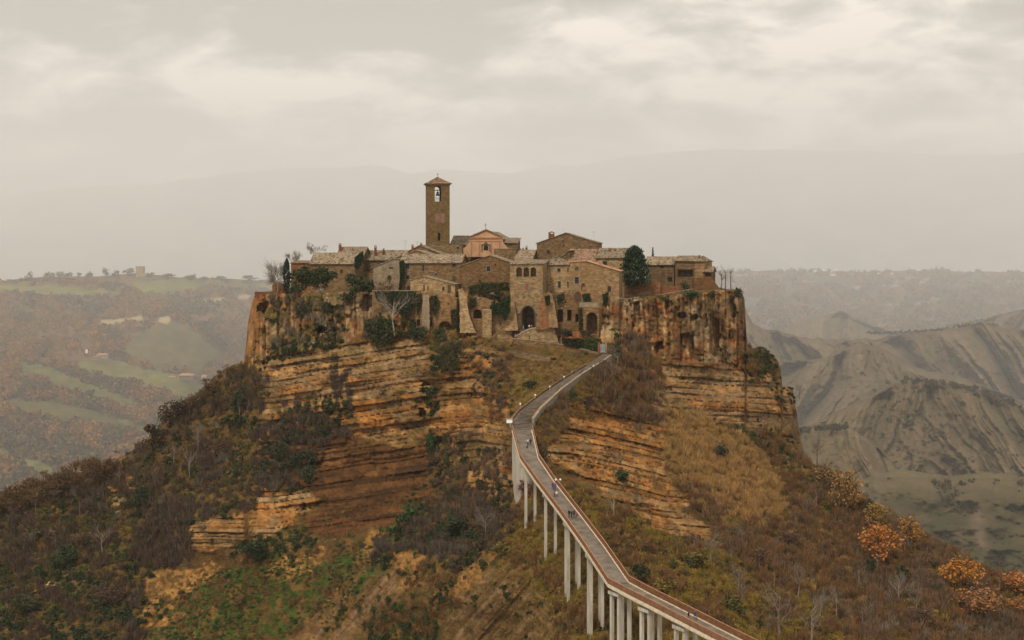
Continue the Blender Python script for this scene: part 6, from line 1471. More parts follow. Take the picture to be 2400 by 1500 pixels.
for px, pyb, pyt, wpx, bk, lb in ((1915, 1086, 1028, 26, 'bark', 'thin bare tree standing on the right ridge under the cliff corner'), (1828, 1500, 1372, 70, 'bark_grey', 'tall pale bare tree at the bottom right of the bridge'), (1902, 1510, 1410, 54, 'bark_grey', 'bare tree right of the tall pale one at the bottom'), (2108, 1420, 1345, 34, 'bark_grey', 'slim bare tree below the coral orange tree'), (1960, 1450, 1380, 40, 'bark_grey', 'bare tree on the slope left of the dull orange tree'), (1440, 1212, 1166, 42, 'bark_pale', 'small white bare tree left of the lowest orange rock band'), (1138, 1260, 1205, 60, 'bark_grey', 'grey bare bush left of the second bridge pier'), (1874, 930, 905, 22, 'bark', 'bent bare tree sticking out from the right cliff edge'), (240, 1300, 1240, 50, 'bark_grey', 'grey bare tree on the lower left slope'), (445, 1120, 1060, 50, 'bark_grey', 'grey bare tree on the upper left slope')):
    bare_tree('bare_tree', lb, px, pyb, pyt, wpx, None if px != 1874 else 478, bk, 'grey', 9, 'bare trees on the slopes', haze_twigs=140)
LT = [(-10, 1215, 1118, 120, 'at the left edge of the photo'), (52, 1205, 1100, 120, 'second from the left edge'), (112, 1180, 1084, 112, 'in the middle of the lowest group'), (165, 1165, 1066, 112, 'where the left ridge begins to climb'), (216, 1150, 1052, 100, 'beside the leaning rock block'), (262, 1125, 1040, 80, 'just above the leaning rock block'), (356, 1055, 990, 60, 'halfway up the left ridge'), (412, 1000, 934, 78, 'darkest and roundest halfway up'), (455, 960, 908, 60, 'just above the darkest round one'), (500, 926, 868, 70, 'high on the left ridge'), (540, 884, 838, 56, 'highest, close under the cliff')]
for i, (px, pyb, pyt, wpx, lb) in enumerate(LT):
    if i in (7, 6): leafy_tree('brown_tree', 'dark brown leafy tree on the left ridge, ' + lb, px, pyb, pyt, wpx, None, (.062, .028, .014), (.036, .03, .012), 420, 'brown trees along the left ridge', trunk=.1)
    else:
        shrub('brown_tree', 'brown leafless tree on the left ridge, ' + lb, px, pyb, pyt + 14, wpx, (.085, .052, .026), None, 500, KC['brown'], 'brown trees along the left ridge', 'tree', twigs=True)
    if 0: bare_tree('brown_tree', 'brown leafless tree on the left ridge, ' + lb, px, pyb, pyt, wpx, None, 'bark', 'dbrown', 16, 'brown trees along the left ridge', haze_twigs=1000)
for px, pyb, pyt, wpx, c, tw, lb in ((1690, 1078, 1028, 38, (.05, .046, .03), True, 'dark grey bush standing in the straw coloured reeds'), (1380, 958, 916, 44, (.07, .042, .026), True, 'dark brown bush right of the middle of the ramp'), (1008, 1066, 1008, 26, (.03, .055, .014), False, 'upright green creeper clump right of the striped cliff'), (600, 1315, 1262, 96, (.026, .036, .013), False, 'wide dark green shrub under the lowest left rock ledge'),
        (722, 1130, 1088, 48, (.034, .042, .014), False, 'green shrub at the left end of the dark brown rock bands'), (655, 1075, 1030, 50, (.04, .04, .018), False, 'olive shrub below the narrow left rock column'), (1232, 1166, 1122, 44, (.15, .06, .045), True, 'reddish leafless bush at the foot of the bridge abutment'), (1068, 1262, 1205, 92, (.028, .038, .014), False, 'broad dark shrub in the middle of the slope left of the bridge'), (960, 1225, 1180, 60, (.036, .06, .016), False, 'bright green shrub at the foot of the dark brown rock'),
        (1172, 1306, 1262, 62, (.11, .085, .022), False, 'olive yellow shrub left of the second pair of bridge piers'), (1560, 1392, 1352, 70, (.15, .105, .024), False, 'golden olive shrub above the lower railing of the bridge'), (1630, 1330, 1284, 74, (.12, .09, .022), False, 'olive shrub below the lowest orange rock band'), (1775, 1330, 1280, 70, (.11, .06, .03), True, 'tall brown bush below the straw coloured reeds'), (1850, 1290, 1236, 70, (.10, .058, .034), True, 'brown bush on the right slope between reeds and coral orange tree'),
        (1720, 1440, 1392, 84, (.085, .075, .02), False, 'wide olive shrub right of the lower bridge railing'), (2160, 1470, 1420, 80, (.10, .06, .035), True, 'brown bush below the grey green tree at the lower right'), (560, 960, 905, 70, (.03, .038, .014), False, 'dark green shrub high on the left slope beside the cliff base'), (520, 1070, 1015, 70, (.10, .055, .03), True, 'reddish brown bush in the middle of the left slope'), (330, 1190, 1140, 60, (.03, .04, .014), False, 'dark green shrub right of the leaning rock block'), (150, 1330, 1275, 90, (.03, .042, .014), False, 'large dark green shrub low on the left slope'),
        (255, 1420, 1365, 96, (.075, .045, .028), True, 'large brown bush at the lower left below the small orange rock'), (60, 1440, 1390, 90, (.045, .045, .016), False, 'olive green shrub in the lower left corner'), (1275, 1085, 1040, 40, (.085, .06, .03), True, 'brown bush touching the right side of the bridge below the bend'), (1460, 1130, 1100, 40, (.032, .05, .016), False, 'green shrub patch on the orange banded rock right of the bridge')):
    shrub('slope_shrub', lb, px, pyb, pyt, wpx, c, None, 420, None, 'larger shrubs on the slopes', 'shrub', twigs=tw)
# thickets: thin leafless trees standing close in the brush, and round shrubs between them
def thicket(label, group, poly, count, barks, h0, h1, name='thicket_tree', leafy=None):
    protos = []
    for k in range(5):
        px, py = in_poly(poly, 1)[0]
        if leafy: protos.append(shrub(name, label, px, py, py - h0 * 7, h0 * 8, leafy[k % len(leafy)], None, 200, None, group, 'shrub', twigs=(k % 2 == 0)))
        else: protos.append(bare_tree(name, label, px, py, py - 40, 22, None, barks[k % len(barks)], 'grey' if k % 2 else 'dbrown', 9, group, haze_twigs=160))
    done = 0
    for px, py in in_poly(poly, count - 5):
        p = S(px, py, -.5); o = copy_tree(protos[done % 5]); done += 1
        base_h = 1.0; s_ = rt.uniform(h0, h1) / (40 / F * 350 if not leafy else h0)
        o.location = p; o.rotation_euler = (0, 0, rt.uniform(0, 6.28)); o.scale = (s_ * rt.uniform(.85, 1.2), s_ * rt.uniform(.85, 1.2), s_)
thicket('thin leafless tree crowded in the brown brush of the lower right slope', 'thicket trees on the lower right slope', [(1620, 1290), (1760, 1260), (1900, 1150), (2060, 1260), (2200, 1340), (2390, 1410), (2390, 1490), (1790, 1495), (1700, 1400)], 60, ['bark_grey', 'bark', 'bark_grey'], 3.0, 6.2)
thicket('thin dark leafless tree crowded in the scrub of the left slope', 'thicket trees on the left slope', [(10, 1190), (200, 1130), (340, 1070), (480, 940), (570, 880), (600, 960), (590, 1100), (430, 1180), (250, 1280), (20, 1340)], 46, ['bark', 'bark_grey', 'bark'], 2.8, 5.4)
thicket('leafless sapling in the brush between the ramp and the right cliff', 'saplings right of the ramp', [(1400, 930), (1430, 850), (1470, 800), (1525, 830), (1540, 940), (1470, 970)], 16, ['bark_grey', 'bark'], 2.4, 4.2)
thicket('low round shrub among the brush of the lower right slope', 'round shrubs on the lower right slope', [(1500, 1290), (1700, 1310), (1900, 1200), (2060, 1290), (2380, 1430), (2380, 1490), (1790, 1495), (1650, 1400)], 44, None, 2.2, 4.0, 'round_bush', [(.06, .06, .018), (.13, .075, .022), (.10, .058, .03), (.15, .11, .026), (.035, .042, .014)])
thicket('low round shrub among the scrub of the left slope', 'round shrubs on the left slope', [(10, 1220), (300, 1110), (480, 960), (590, 900), (600, 1100), (430, 1180), (330, 1300), (60, 1440)], 44, None, 2.4, 4.4, 'round_bush', [(.03, .038, .012), (.085, .05, .026), (.024, .032, .010), (.06, .055, .018), (.05, .04, .026)])
thicket('low dark shrub on the earth slope left of the bridge', 'round shrubs left of the bridge', [(560, 1300), (860, 1260), (1050, 1130), (1190, 1200), (1150, 1300), (1030, 1450), (860, 1480), (640, 1340)], 40, None, 2.0, 3.6, 'round_bush', [(.03, .04, .013), (.07, .045, .024), (.04, .055, .014), (.055, .05, .016), (.026, .034, .011)])
# hanging root curtains over the striped cliff
leaf_wall('creeper', 'dark curtain of dead creeper hanging in the cleft of the striped cliff', [(776, 826), (790, 826), (794, 880), (812, 858), (824, 862), (806, 890), (798, 925), (790, 950), (778, 912), (772, 880)], lambda x, y: surfY(x, y) - .1, .9, (.055, .037, .025), .46, .7, cat='creeper', droop=True)
leaf_wall('creeper', 'thin brown strand of dead creeper right of the dark one', [(806, 882), (814, 880), (826, 930), (826, 965), (818, 962), (812, 920)], lambda x, y: surfY(x, y) - .1, .7, (.075, .05, .036), .5, .9, cat='creeper', droop=True)
# ------------------------------------------------------------------ far country
def relief(name, px, crest, base, Yc, Yb, rows, disp, colf, pw=1.0, back=600, drop=.35, mat='far'):
    """hill front lofted from its crest line to its foot, with a back slope"""
    t = np.linspace(0, 1, rows)[:, None]
    pxg = np.repeat(px[None], rows, 0); pyg = crest[None] + (base - crest)[None] * t
    Y = Yc[None] + (Yb - Yc)[None] * t ** pw
    Y = (Y + disp(pxg, pyg, t)) * K
    X, Z = (pxg - CX) / F * Y, (HY - pyg) / F * Y
    cc = colf(pxg, pyg, t)
    ex = np.array([back, back * .5, back * .2, back * .06, back * .015]) * K
    GX = np.vstack([X[:1] for e in ex] + [X]); GY = np.vstack([Y[:1] + e for e in ex] + [Y]); GZ = np.vstack([Z[:1] - drop * e for e in ex] + [Z]); GC = np.concatenate([cc[:1]] * len(ex) + [cc])
    return tag(grid_mesh(name, GX, GY, GZ, M[mat], GC), kind='structure'), (pxg, pyg, Y)
def ridged(a, b, o, seed): return np.abs(fbm(a, b, 0, o, seed) - .5) * 2

# mountains
px = np.linspace(-320, 2720, 420)
cm = np.interp(px, [-320, 0, 60, 150, 250, 380, 395, 480, 600, 680, 800, 860, 900, 960, 1000, 1040, 1100, 1200, 1230, 1290, 1350, 1420, 1550, 1700, 1900, 2070, 2200, 2400, 2720],
               [478, 468, 452, 438, 436, 430, 428, 414, 400, 394, 396, 386, 390, 407, 402, 396, 400, 405, 398, 386, 390, 374, 358, 350, 352, 356, 362, 360, 376]) + (fbm(px / 60, 1, 0, 4, 201) - .5) * 8
def mdisp(a, b, t): return (ridged(a / 190 + b / 500, b / 160, 5, 202) - .35) * 1500 * np.sin(np.pi * np.clip(t * .9 + .05, 0, 1))
def mcol(a, b, t): return lerp(C(.10, .105, .10), C(.17, .17, .155), sstep(.4, .6, fbm(a / 60, b / 25, 0, 5, 203))[..., None])
mo, mg = relief('mountains', px, cm, np.full_like(px, 690.0), np.full_like(px, 19000.0), np.full_like(px, 10500.0), 110, mdisp, mcol, .8, 2500, .25)

# far plateau on the right
px = np.linspace(1180, 2620, 380)
cp = 634 + np.interp(px, [1180, 1700, 1900, 2050, 2200, 2250, 2400, 2600], [4, 0, 1, 3, -2, 3, 3, 0]) + (fbm(px / 25, 2, 0, 4, 211) - .5) * 5
def pdisp(a, b, t): return (ridged(a / 120 + b / 300, b / 150, 4, 212) - .4) * 700 * sstep(0, .3, t)
def pcol(a, b, t):
    n = fbm(a / 34, b / 12, 0, 5, 213)[..., None]; k = fbm(a / 60, b / 20, 0, 4, 214)[..., None]
    c = lerp(C(.045, .036, .022), C(.09, .058, .032), sstep(.4, .6, n)); c = lerp(c, C(.06, .066, .028), sstep(.54, .62, k)); c = lerp(c, C(.15, .07, .035), sstep(.60, .68, n) * .6)
    return lerp(c, C(.42, .32, .2), sstep(.66, .72, fbm(a / 30, b / 7, 0, 4, 215))[..., None] * .6)
po, pg = relief('far_plateau', px, cp, np.full_like(px, 800.0), np.full_like(px, 6000.0), np.full_like(px, 3400.0), 120, pdisp, pcol, .8, 1500, .05)

# badland ridges on the right: ribs and gullies run down from each crest
def bad(name, xs, ys, basepy, Yc, Yb, seed, amp, veg, shear=.75, rows=170, n=460, pw=.75):
    peak = xs[int(np.argmin(ys))]; xs = [xs[0] - 330] + list(xs) + ([xs[-1] + 260] if xs[-1] < 2400 else []); ys = [basepy - 4] + list(ys) + ([basepy - 4] if len(xs) > len(ys) + 1 else [])
    px = np.linspace(xs[0], xs[-1], n); cr = np.interp(px, xs, ys) + (fbm(px / 16, seed, 0, 4, seed) - .5) * 9
    def coords(a, b):
        side = np.tanh((a - peak) / 150); f_ = a - side * shear * (b - cr[None])
        return f_ + 30 * (fbm(a / 70, b / 70, 0, 3, seed + 8) - .5)
    def gg(a, b):
        f_ = coords(a, b)
        q = f_ + 10 * (fbm(a / 22, b / 30, 0, 3, seed + 10) - .5)
        return ridged(f_ / 80, b / 420, 2, seed + 1), ridged(q / 22, b / 260, 2, seed + 2) * .65 + ridged(q / 9, b / 160, 2, seed + 11) * .35
    def dsp(a, b, t):
        g, h = gg(a, b)
        return ((g - .35) * amp * -.8 + (h - .35) * amp * -.34) * sstep(0, .12, t) + (fbm(a / 10, b / 10, 0, 4, seed + 9) - .5) * amp * .10
    def cl(a, b, t):
        g, h = gg(a, b); k = fbm(coords(a, b) / 12, b / 70, 0, 5, seed + 3)
        c = lerp(C(.095, .068, .034), C(.135, .096, .049), (sstep(.05, .45, g) * .45 + sstep(.1, .55, h) * .55)[..., None])
        c = lerp(c, C(.18, .132, .072), (sstep(.55, .66, k) * sstep(.3, .6, g))[..., None] * .7)
        v = sstep(.50, .62, fbm(a / 26, b / 34, 0, 5, seed + 4) + .22 * (.28 - g)) * veg
        c = lerp(c, C(.082, .064, .03), v[..., None] * .5)
        c = lerp(c, C(.085, .06, .036), (1 - sstep(.0, .08, t))[..., None] * .8)
        return c
    return relief(name, px, cr, np.full_like(px, float(basepy)), np.full_like(px, float(Yc)), np.full_like(px, float(Yb)), rows, dsp, cl, pw, 500, .5)
bad('badland_hill', [1700, 1790, 1830, 1900, 1970, 2000, 2060, 2110, 2200, 2300], [800, 785, 772, 746, 729, 742, 768, 782, 795, 800], 850, 2900, 2600, 301, 260, .8)
bad('badland_hill', [2040, 2110, 2180, 2250, 2330, 2400, 2600], [800, 790, 772, 765, 741, 724, 700], 850, 2500, 2300, 311, 260, 1.0)
r2, _ = bad('badland_hill', [1640, 1745, 1752, 1765, 1790, 1830, 1880, 1980, 2060, 2110, 2160, 2230, 2310, 2350, 2400, 2600], [700, 718, 735, 758, 770, 776, 790, 796, 794, 780, 775, 771, 752, 767, 772, 768], 1010, 1750, 1450, 321, 260, .9)
rm, _ = bad('badland_hill', [1780, 1850, 1930, 2010, 2060, 2150, 2300, 2450, 2600], [840, 846, 838, 802, 812, 862, 900, 960, 1000], 1010, 1400, 1200, 361, 170, 1.0)
r1, g1 = bad('badland_hill', [1780, 1890, 1960, 2040, 2080, 2130, 2200, 2300, 2400, 2600], [1020, 1003, 963, 931, 905, 889, 895, 916, 955, 1010], 1125, 840, 690, 331, 105, 1.0, .8)
bad('badland_hill', [1800, 1890, 1920, 1985, 2050, 2120], [1010, 1000, 996, 998, 1040, 1110], 1125, 680, 640, 381, 40, .8)
def tdisp(a, b, t): return (fbm(a / 60, b / 30, 0, 5, 341) - .5) * 34 * sstep(0, .2, t)
def tcol(a, b, t):
    n = fbm(a / 40, b / 16, 0, 5, 342)[..., None]; st_ = fbm(a / 150, b / 4, 0, 3, 343)[..., None]
    c = lerp(C(.042, .036, .014), C(.072, .052, .023), sstep(.35, .65, n)); c = lerp(c, C(.125, .092, .047), (1 - sstep(.02, .25, t))[..., None] * .8); c = lerp(c, C(.045, .045, .016), (sstep(.3, .5, t) * sstep(.4, .6, fbm(a / 70, b / 20, 0, 4, 345)))[..., None] * .6); c = lerp(c, C(.055, .05, .019), sstep(.5, .65, st_) * .45)
    return lerp(c, C(.13, .09, .06), (np.exp(-((a - 2290 - (b - 1200) * .15) / 16) ** 2) * sstep(1170, 1200, b) * (1 - sstep(1270, 1300, b)))[..., None] * .7)
px = np.linspace(1480, 2620, 360)
relief('valley_terrace', px, np.interp(px, [1480, 1850, 2000, 2060, 2150, 2230, 2300, 2400, 2620], [1150, 1098, 1122, 1110, 1104, 1114, 1106, 1113, 1100]) + (fbm(px / 26, 5, 0, 4, 344) - .5) * 26, np.full_like(px, 1480.0), np.full_like(px, 560.0), np.full_like(px, 390.0), 150, tdisp, tcol, .8, 100, .5)

# wooded hill with fields on the left
LP = """-180,668,2900 0,660,2900 150,650,3000 330,648,3100 500,655,3300 620,660,3500 760,662,3600 0,720,2600 200,690,2850 300,720,2700 450,690,3000 600,700,3250 0,800,2150 200,800,2150 400,745,2450 350,850,2000 500,800,2350 600,780,2750
235,850,1950 440,895,1830 560,900,2300 600,850,2600 0,900,1750 200,910,1720 0,1000,1500 200,1000,1500 350,960,1640 450,960,1720 550,980,1950 0,1100,1300 200,1100,1300 350,1080,1420 -180,1230,1120 200,1230,1120 600,1150,1550 760,900,2600 760,1150,1700 1060,664,3800 1060,900,2900 1060,1180,1900"""
LPT = np.array([[float(q) for q in p.split(',')] for p in LP.split()]); ldep = tps(LPT)
px = np.linspace(-180, 1060, 540)
lc_ = np.interp(px, [-180, 0, 60, 150, 230, 300, 330, 420, 500, 620, 760, 1060], [664, 659, 652, 648, 648, 641, 640, 650, 653, 657, 660, 668]) + (fbm(px / 20, 6, 0, 3, 351) - .5) * 4
lrow = 260; tL = np.linspace(0, 1, lrow)[:, None]
LX_, LY_ = np.repeat(px[None], lrow, 0), lc_[None] + (1240 - lc_[None]) * tL
FIELDS = [([(-50, 664), (60, 664), (160, 672), (290, 688), (240, 694), (120, 690), (40, 682), (-50, 678)], (.155, .142, .03)), ([(275, 660), (420, 655), (640, 666), (640, 676), (480, 672), (420, 682), (380, 690), (300, 672)], (.13, .125, .03)),
          ([(310, 790), (380, 760), (415, 752), (450, 770), (520, 830), (470, 870), (330, 850), (290, 820)], (.095, .075, .024)), ([(40, 845), (120, 862), (220, 905), (390, 955), (330, 958), (180, 920), (60, 880)], (.098, .094, .024)),
          ([(170, 850), (260, 840), (330, 862), (430, 880), (500, 905), (480, 950), (400, 925), (250, 880), (180, 872)], (.122, .11, .028)), ([(-20, 935), (120, 935), (220, 962), (420, 1015), (380, 1030), (200, 990), (60, 970)], (.08, .068, .02)),
          ([(-20, 1050), (60, 1075), (150, 1115), (120, 1118), (0, 1075)], (.11, .115, .03)), ([(330, 940), (470, 950), (520, 985), (430, 980)], (.10, .092, .03)), ([(430, 985), (560, 960), (560, 1010), (480, 1020)], (.11, .085, .032))]
wl = (fbm(LX_ / 30, LY_ / 14, 0, 4, 352) - .5)
fm = [sstep(-5, 5, poly_sd(LX_, LY_, p) + wl * 30) for p, c in FIELDS]; anyf = np.max(fm, 0)
LD = (ldep(LX_, LY_) + (fbm(LX_ / 70, LY_ / 40, 0, 4, 353) - .5) * 150 * sstep(0, .15, tL) * (1 - .75 * anyf)) * K
nL = fbm(LX_ / 18, LY_ / 10, 0, 5, 354)[..., None]
cL = lerp(C(.06, .04, .018), C(.13, .07, .028), sstep(.4, .6, nL))
for k, (p, c) in zip(fm, FIELDS): cL = lerp(cL, np.array(c) * (.55 + .9 * nL), k[..., None] * .9)
rockm = np.maximum.reduce([sstep(-2, 2, poly_sd(LX_, LY_, p) + wl * 8) for p in ([(230, 752), (260, 748), (330, 742), (335, 748), (280, 760), (232, 760)], [(372, 742), (398, 740), (402, 752), (390, 758), (372, 754)], [(470, 702), (520, 696), (535, 704), (480, 710)], [(555, 694), (590, 692), (590, 700), (558, 700)])])
cL = lerp(cL, C(.36, .28, .15), rockm[..., None] * .85)
LXw, LZw = (LX_ - CX) / F * LD, (HY - LY_) / F * LD
ex = [1500, 700, 250, 80, 20]
lh = grid_mesh('wooded_hill', np.vstack([LXw[:1]] * 5 + [LXw]), np.vstack([LD[:1] + e for e in ex] + [LD]), np.vstack([LZw[:1] - e * .06 for e in ex] + [LZw]), M['far'], np.concatenate([cL[:1]] * 5 + [cL])); tag(lh, kind='structure')
def lsurf(x, y):
    i = int(np.clip((x + 180) / 1240 * 539, 0, 539)); j = int(np.clip((y - lc_[i]) / (1240 - lc_[i]), 0, 1) * (lrow - 1)); return float(LD[j, i])
def fieldness(x, y):
    i = int(np.clip((x + 180) / 1240 * 539, 0, 539)); j = int(np.clip((y - lc_[i]) / (1240 - lc_[i]), 0, 1) * (lrow - 1)); return float(max(anyf[j, i], rockm[j, i]))

# woods on the far hills: crowns of small leaf clumps
FT = [leaf_cloud(40, vr, 6, .26, .9, .5) for _ in range(8)]
def wood(name, pts, rmin, rmax, cols):
    m_ = Mass()
    for p, ci in pts: m_.add(FT[vr.integers(8)], (p[0], p[1], p[2]), vr.uniform(rmin, rmax) * K, cols[ci], .14)
    V, Q, c = stack_quads(m_.T, m_.c); return tag(np_mesh(name, V, Q, M['leaf_far'], c), kind='stuff')
WC = [(.25, .115, .026), (.185, .088, .026), (.125, .074, .032), (.095, .072, .021), (.045, .045, .014), (.21, .13, .03)]
pts = []
for x, y in vr.uniform((-150, 655), (760, 1200), (14000, 2)):
    if y < np.interp(x, px, lc_) + 4 or fieldness(x, y) > .35 or (x > 150 and 836 < y < 850 and x < 260) or (370 < x < 480 and 872 < y < 898): continue
    if fbm(x / 24, y / 12, 0, 3, 361) < .36: continue
    g = float(fbm(x / 55, y / 34, 0, 3, 362)) + (.10 if y < 830 and x < 430 else -.03); u = vr.random()
    ci = (0 if u < .5 else 5 if u < .7 else 1) if g > .58 else (1 if u < .45 else 0 if u < .55 else 2) if g > .49 else (2 if u < .55 else 3 if u < .85 else 4)
    Yv = lsurf(x, y); p = U(x, y, Yv); pts.append(((p.x, p.y, p.z + 2.5 * K), ci))
wood('autumn_woods', pts, 4.6, 9.0, WC)
hl = []   # hedgerows between the fields
for line in ([(40, 845), (120, 862), (210, 900), (330, 945), (430, 975)], [(190, 870), (300, 905), (400, 940), (470, 960)], [(0, 930), (120, 938), (240, 968), (400, 1012)], [(330, 862), (430, 882), (470, 892)], [(10, 690), (90, 695), (250, 700)], [(-20, 660), (80, 660), (180, 664), (300, 668)]):
    for a, b in zip(line[:-1], line[1:]):
        for k in range(int(math.hypot(b[0] - a[0], b[1] - a[1]) / 5)):
            t = vr.random(); x, y = a[0] + (b[0] - a[0]) * t + vr.normal(0, 2), a[1] + (b[1] - a[1]) * t + vr.normal(0, 1.5); p = U(x, y, lsurf(x, y)); hl.append(((p.x, p.y, p.z + 1.5 * K), int(vr.choice([1, 2, 3, 4]))))
wood('hedgerows', hl, 3, 6, WC)
pts = []
pcrest = lambda x: np.interp(x, np.linspace(1180, 2620, 380), cp)
pxs = np.linspace(1180, 2620, 380)
for x, y in vr.uniform((1560, 632), (2500, 775), (5200, 2)):
    if y < pcrest(x) + 1 or fbm(x / 26, y / 8, 0, 3, 371) < .46: continue
    i = int(np.clip((x - 1180) / 1440 * 379, 0, 379)); j = int(np.clip((y - cp[i]) / (800 - cp[i]), 0, 1) * 119); Yv = float(pg[2][j, i]); p = U(x, y, Yv); u = vr.random()
    pts.append(((p.x, p.y, p.z + 4 * K), 0 if u < .12 else 1 if u < .3 else 2 if u < .7 else 4 if u < .85 else 3))
wood('plateau_woods', pts, 9, 18, WC)
pts = []
for line, Yl in (([(2110, 893), (2200, 897), (2300, 918), (2400, 958), (2500, 985)], 836), ([(2030, 780), (2110, 778), (2160, 776)], 1740), ([(2160, 776), (2300, 758), (2340, 762)], 1740), ([(1880, 1008), (1930, 1003), (1985, 1000)], 676), ([(2100, 785), (2200, 770), (2330, 742), (2400, 726)], 2490)):
    for a, b in zip(line[:-1], line[1:]):
        for k in range(int(abs(b[0] - a[0]) / 1.6)):
            t = vr.random(); p = U(a[0] + (b[0] - a[0]) * t, a[1] + (b[1] - a[1]) * t + vr.normal(1, 3 if Yl == 836 else 1.5), (Yl + vr.normal(0, 7)) * K); pts.append(((p.x, p.y, p.z + 1), int(vr.choice([2, 2, 4, 3]))))
for x, y in vr.uniform((1900, 900), (2500, 1115), (700, 2)):
    i = int(np.clip((x - 1450) / 1150 * 459, 0, 459)); cr = g1[1][0, i]
    if y < cr + 12 or fbm(x / 50, y / 34, 0, 3, 372) < .55: continue
    j = int(np.clip((y - cr) / (1125 - cr), 0, 1) * 169); Yv = float(g1[2][j, i]); p = U(x, y, Yv); pts.append(((p.x, p.y, p.z + .5), int(vr.choice([2, 4, 3]))))
for x, y in vr.uniform((2000, 1130), (2520, 1420), (900, 2)):
    if fbm(x / 40, y / 22, 0, 3, 373) < .44 and y < 1320: continue
    Yv = (556 - (y - 1106) * .455) * K; p = U(x, y, Yv); pts.append(((p.x, p.y, p.z + 1), int(vr.choice([2, 2, 4, 3, 2]))))
wood('badland_scrub', pts, .9, 2.6, [(.30, .12, .03), (.15, .075, .03), (.075, .05, .028), (.058, .05, .018), (.028, .032, .012), (.2, .12, .03)])

# lone trees on the left skyline
def sky_tree(px_, pyb, pyt, wpx, ci, lb):
    Y = lsurf(px_, pyb) - 5; b, t = U(px_, pyb + 2, Y), U(px_, pyt, Y); h = t.z - b.z; w_ = wpx / F * Y / 2
    e = empty('skyline_tree', tuple(b), lb, 'tree', 'trees on the left skyline')
    MB().tube([b - Vector((0, 0, 2)), b + Vector((0, 0, h * .6))], [h * .04, h * .015], 5).build('trunk', M['bark'], e)
    T = leaf_cloud(150, vr, 9, .17, 1, .42); T[..., 0] /= np.abs(T[..., 0]).max(); T[..., 1] /= np.abs(T[..., 1]).max(); lo, hi = T[..., 2].min(), T[..., 2].max(); T[..., 2] = (T[..., 2] - lo) / (hi - lo)
    P = T * np.array([w_, w_, h * .82]) + np.array([b.x, b.y, b.z + h * .18]); quads_obj('crown', P, WC[ci], None, e, tuple(b))
for a in ((72, 656, 635, 18, 2, 'small round tree alone on the left skyline'), (115, 652, 636, 30, 2, 'left tree of the brown row on the left skyline'), (140, 652, 635, 34, 1, 'middle tree of the brown row on the left skyline'), (160, 652, 637, 26, 2, 'right tree of the brown row on the left skyline'),
          (186, 650, 638, 14, 4, 'small dark tree between the brown row and the olive tree'), (208, 652, 636, 22, 3, 'olive green tree left of the lollipop shaped tree'), (248, 648, 627, 20, 2, 'lollipop shaped grey tree left of the watchtower'), (276, 650, 633, 30, 4, 'dark tree close to the left of the watchtower'), (302, 648, 628, 36, 2, 'brown tree touching the left side of the watchtower'),
          (352, 652, 638, 26, 3, 'olive tree just right of the watchtower'), (392, 656, 640, 44, 1, 'wide rusty tree right of the watchtower'), (445, 656, 642, 34, 4, 'dark round tree on the skyline near the cliff'), (476, 658, 647, 30, 2, 'low brown tree right of the dark round skyline tree'), (515, 658, 646, 40, 2, 'brown tree on the skyline between dark tree and cliff'), (585, 660, 645, 46, 4, 'dark tree line end beside the left cliff')): sky_tree(*a)
# buildings on the far hills
def far_house(label, px_, py, wpx, hpx, Y, roof='tile_new', wallm='coping', cat='house', group=None, depth=.7, wins=0, name='far_house'):
    b = U(px_, py, Y); w_, h = wpx / F * Y, hpx / F * Y; e = empty(name, tuple(b), label, cat, group)
    MB().box((b.x, b.y, b.z + h * .5 - 2), (w_, w_ * depth, h + 4)).build('wall', M[wallm], e)
    o = w_ * .06; z = b.z + h; r_ = MB(); L, D = w_ / 2 + o, w_ * depth / 2 + o; rh = h * .45
    vs = [(b.x - L, b.y - D, z), (b.x + L, b.y - D, z), (b.x + L, b.y + D, z), (b.x - L, b.y + D, z), (b.x - L * .6, b.y, z + rh), (b.x + L * .6, b.y, z + rh)]
    r_.add(vs, [(0, 1, 5, 4), (1, 2, 5), (2, 3, 4, 5), (3, 0, 4), (3, 2, 1, 0)]); r_.build('roof', M[roof], e)
    for k in range(wins):
        x = b.x - w_ * .42 + w_ * .84 * (k + .5) / wins
        for zz_ in ((.3, .7) if wins > 3 else (.55,)): MB().box((x, b.y - w_ * depth / 2 - .1, b.z + h * zz_), (w_ * .5 / wins, .3, h * .2)).build('window', M['glass'], e)
    return e
wt = empty('watchtower', tuple(U(329, 648, 3040 * K)), 'square stone watchtower on the left skyline', 'tower')
tb = U(329, 648, 3040 * K); tw = 17 / F * 3040 * K; th_ = U(0, 624.5, 3040 * K).z - tb.z
MB().box((tb.x, tb.y, tb.z + th_ / 2 - 2), (tw, tw, th_ + 4)).build('wall', M['tuff_light'], wt)
cr_ = MB()
for k in range(5): cr_.box((tb.x - tw / 2 + tw * (k + .5) / 5, tb.y - tw / 2 - .2, tb.z + th_ + .9), (tw / 8, 1.2, 1.8))
cr_.box((tb.x, tb.y, tb.z + th_ - .5), (tw * 1.1, tw * 1.1, 1.0)); cr_.build('parapet', M['tuff_light'], wt)
for zz_ in (.35, .7): MB().box((tb.x, tb.y - tw / 2, tb.z + th_ * zz_), (1.6, .5, 2.6)).build('window', M['glass'], wt)
far_house('low house with a red roof among trees at the foot of the watchtower', 338, 646, 10, 3, 3030 * K)
far_house('long brick red farm shed on the left skyline', 166, 656, 18, 5, 2900 * K, 'tile_red', 'brick')
far_house('cream farmhouse with a tiled roof among autumn woods on the left hillside', 240, 838, 24, 7, 1950 * K, wins=3)
far_house('lower wing of the cream farmhouse nearer the water tank', 226, 842, 18, 5, 1935 * K, 'tile_red', 'tuff_grey', wins=2)
tk = empty('water_tank', tuple(U(203, 836, 1940 * K)), 'white cylindrical water tank left of the cream farmhouse', 'water tank')
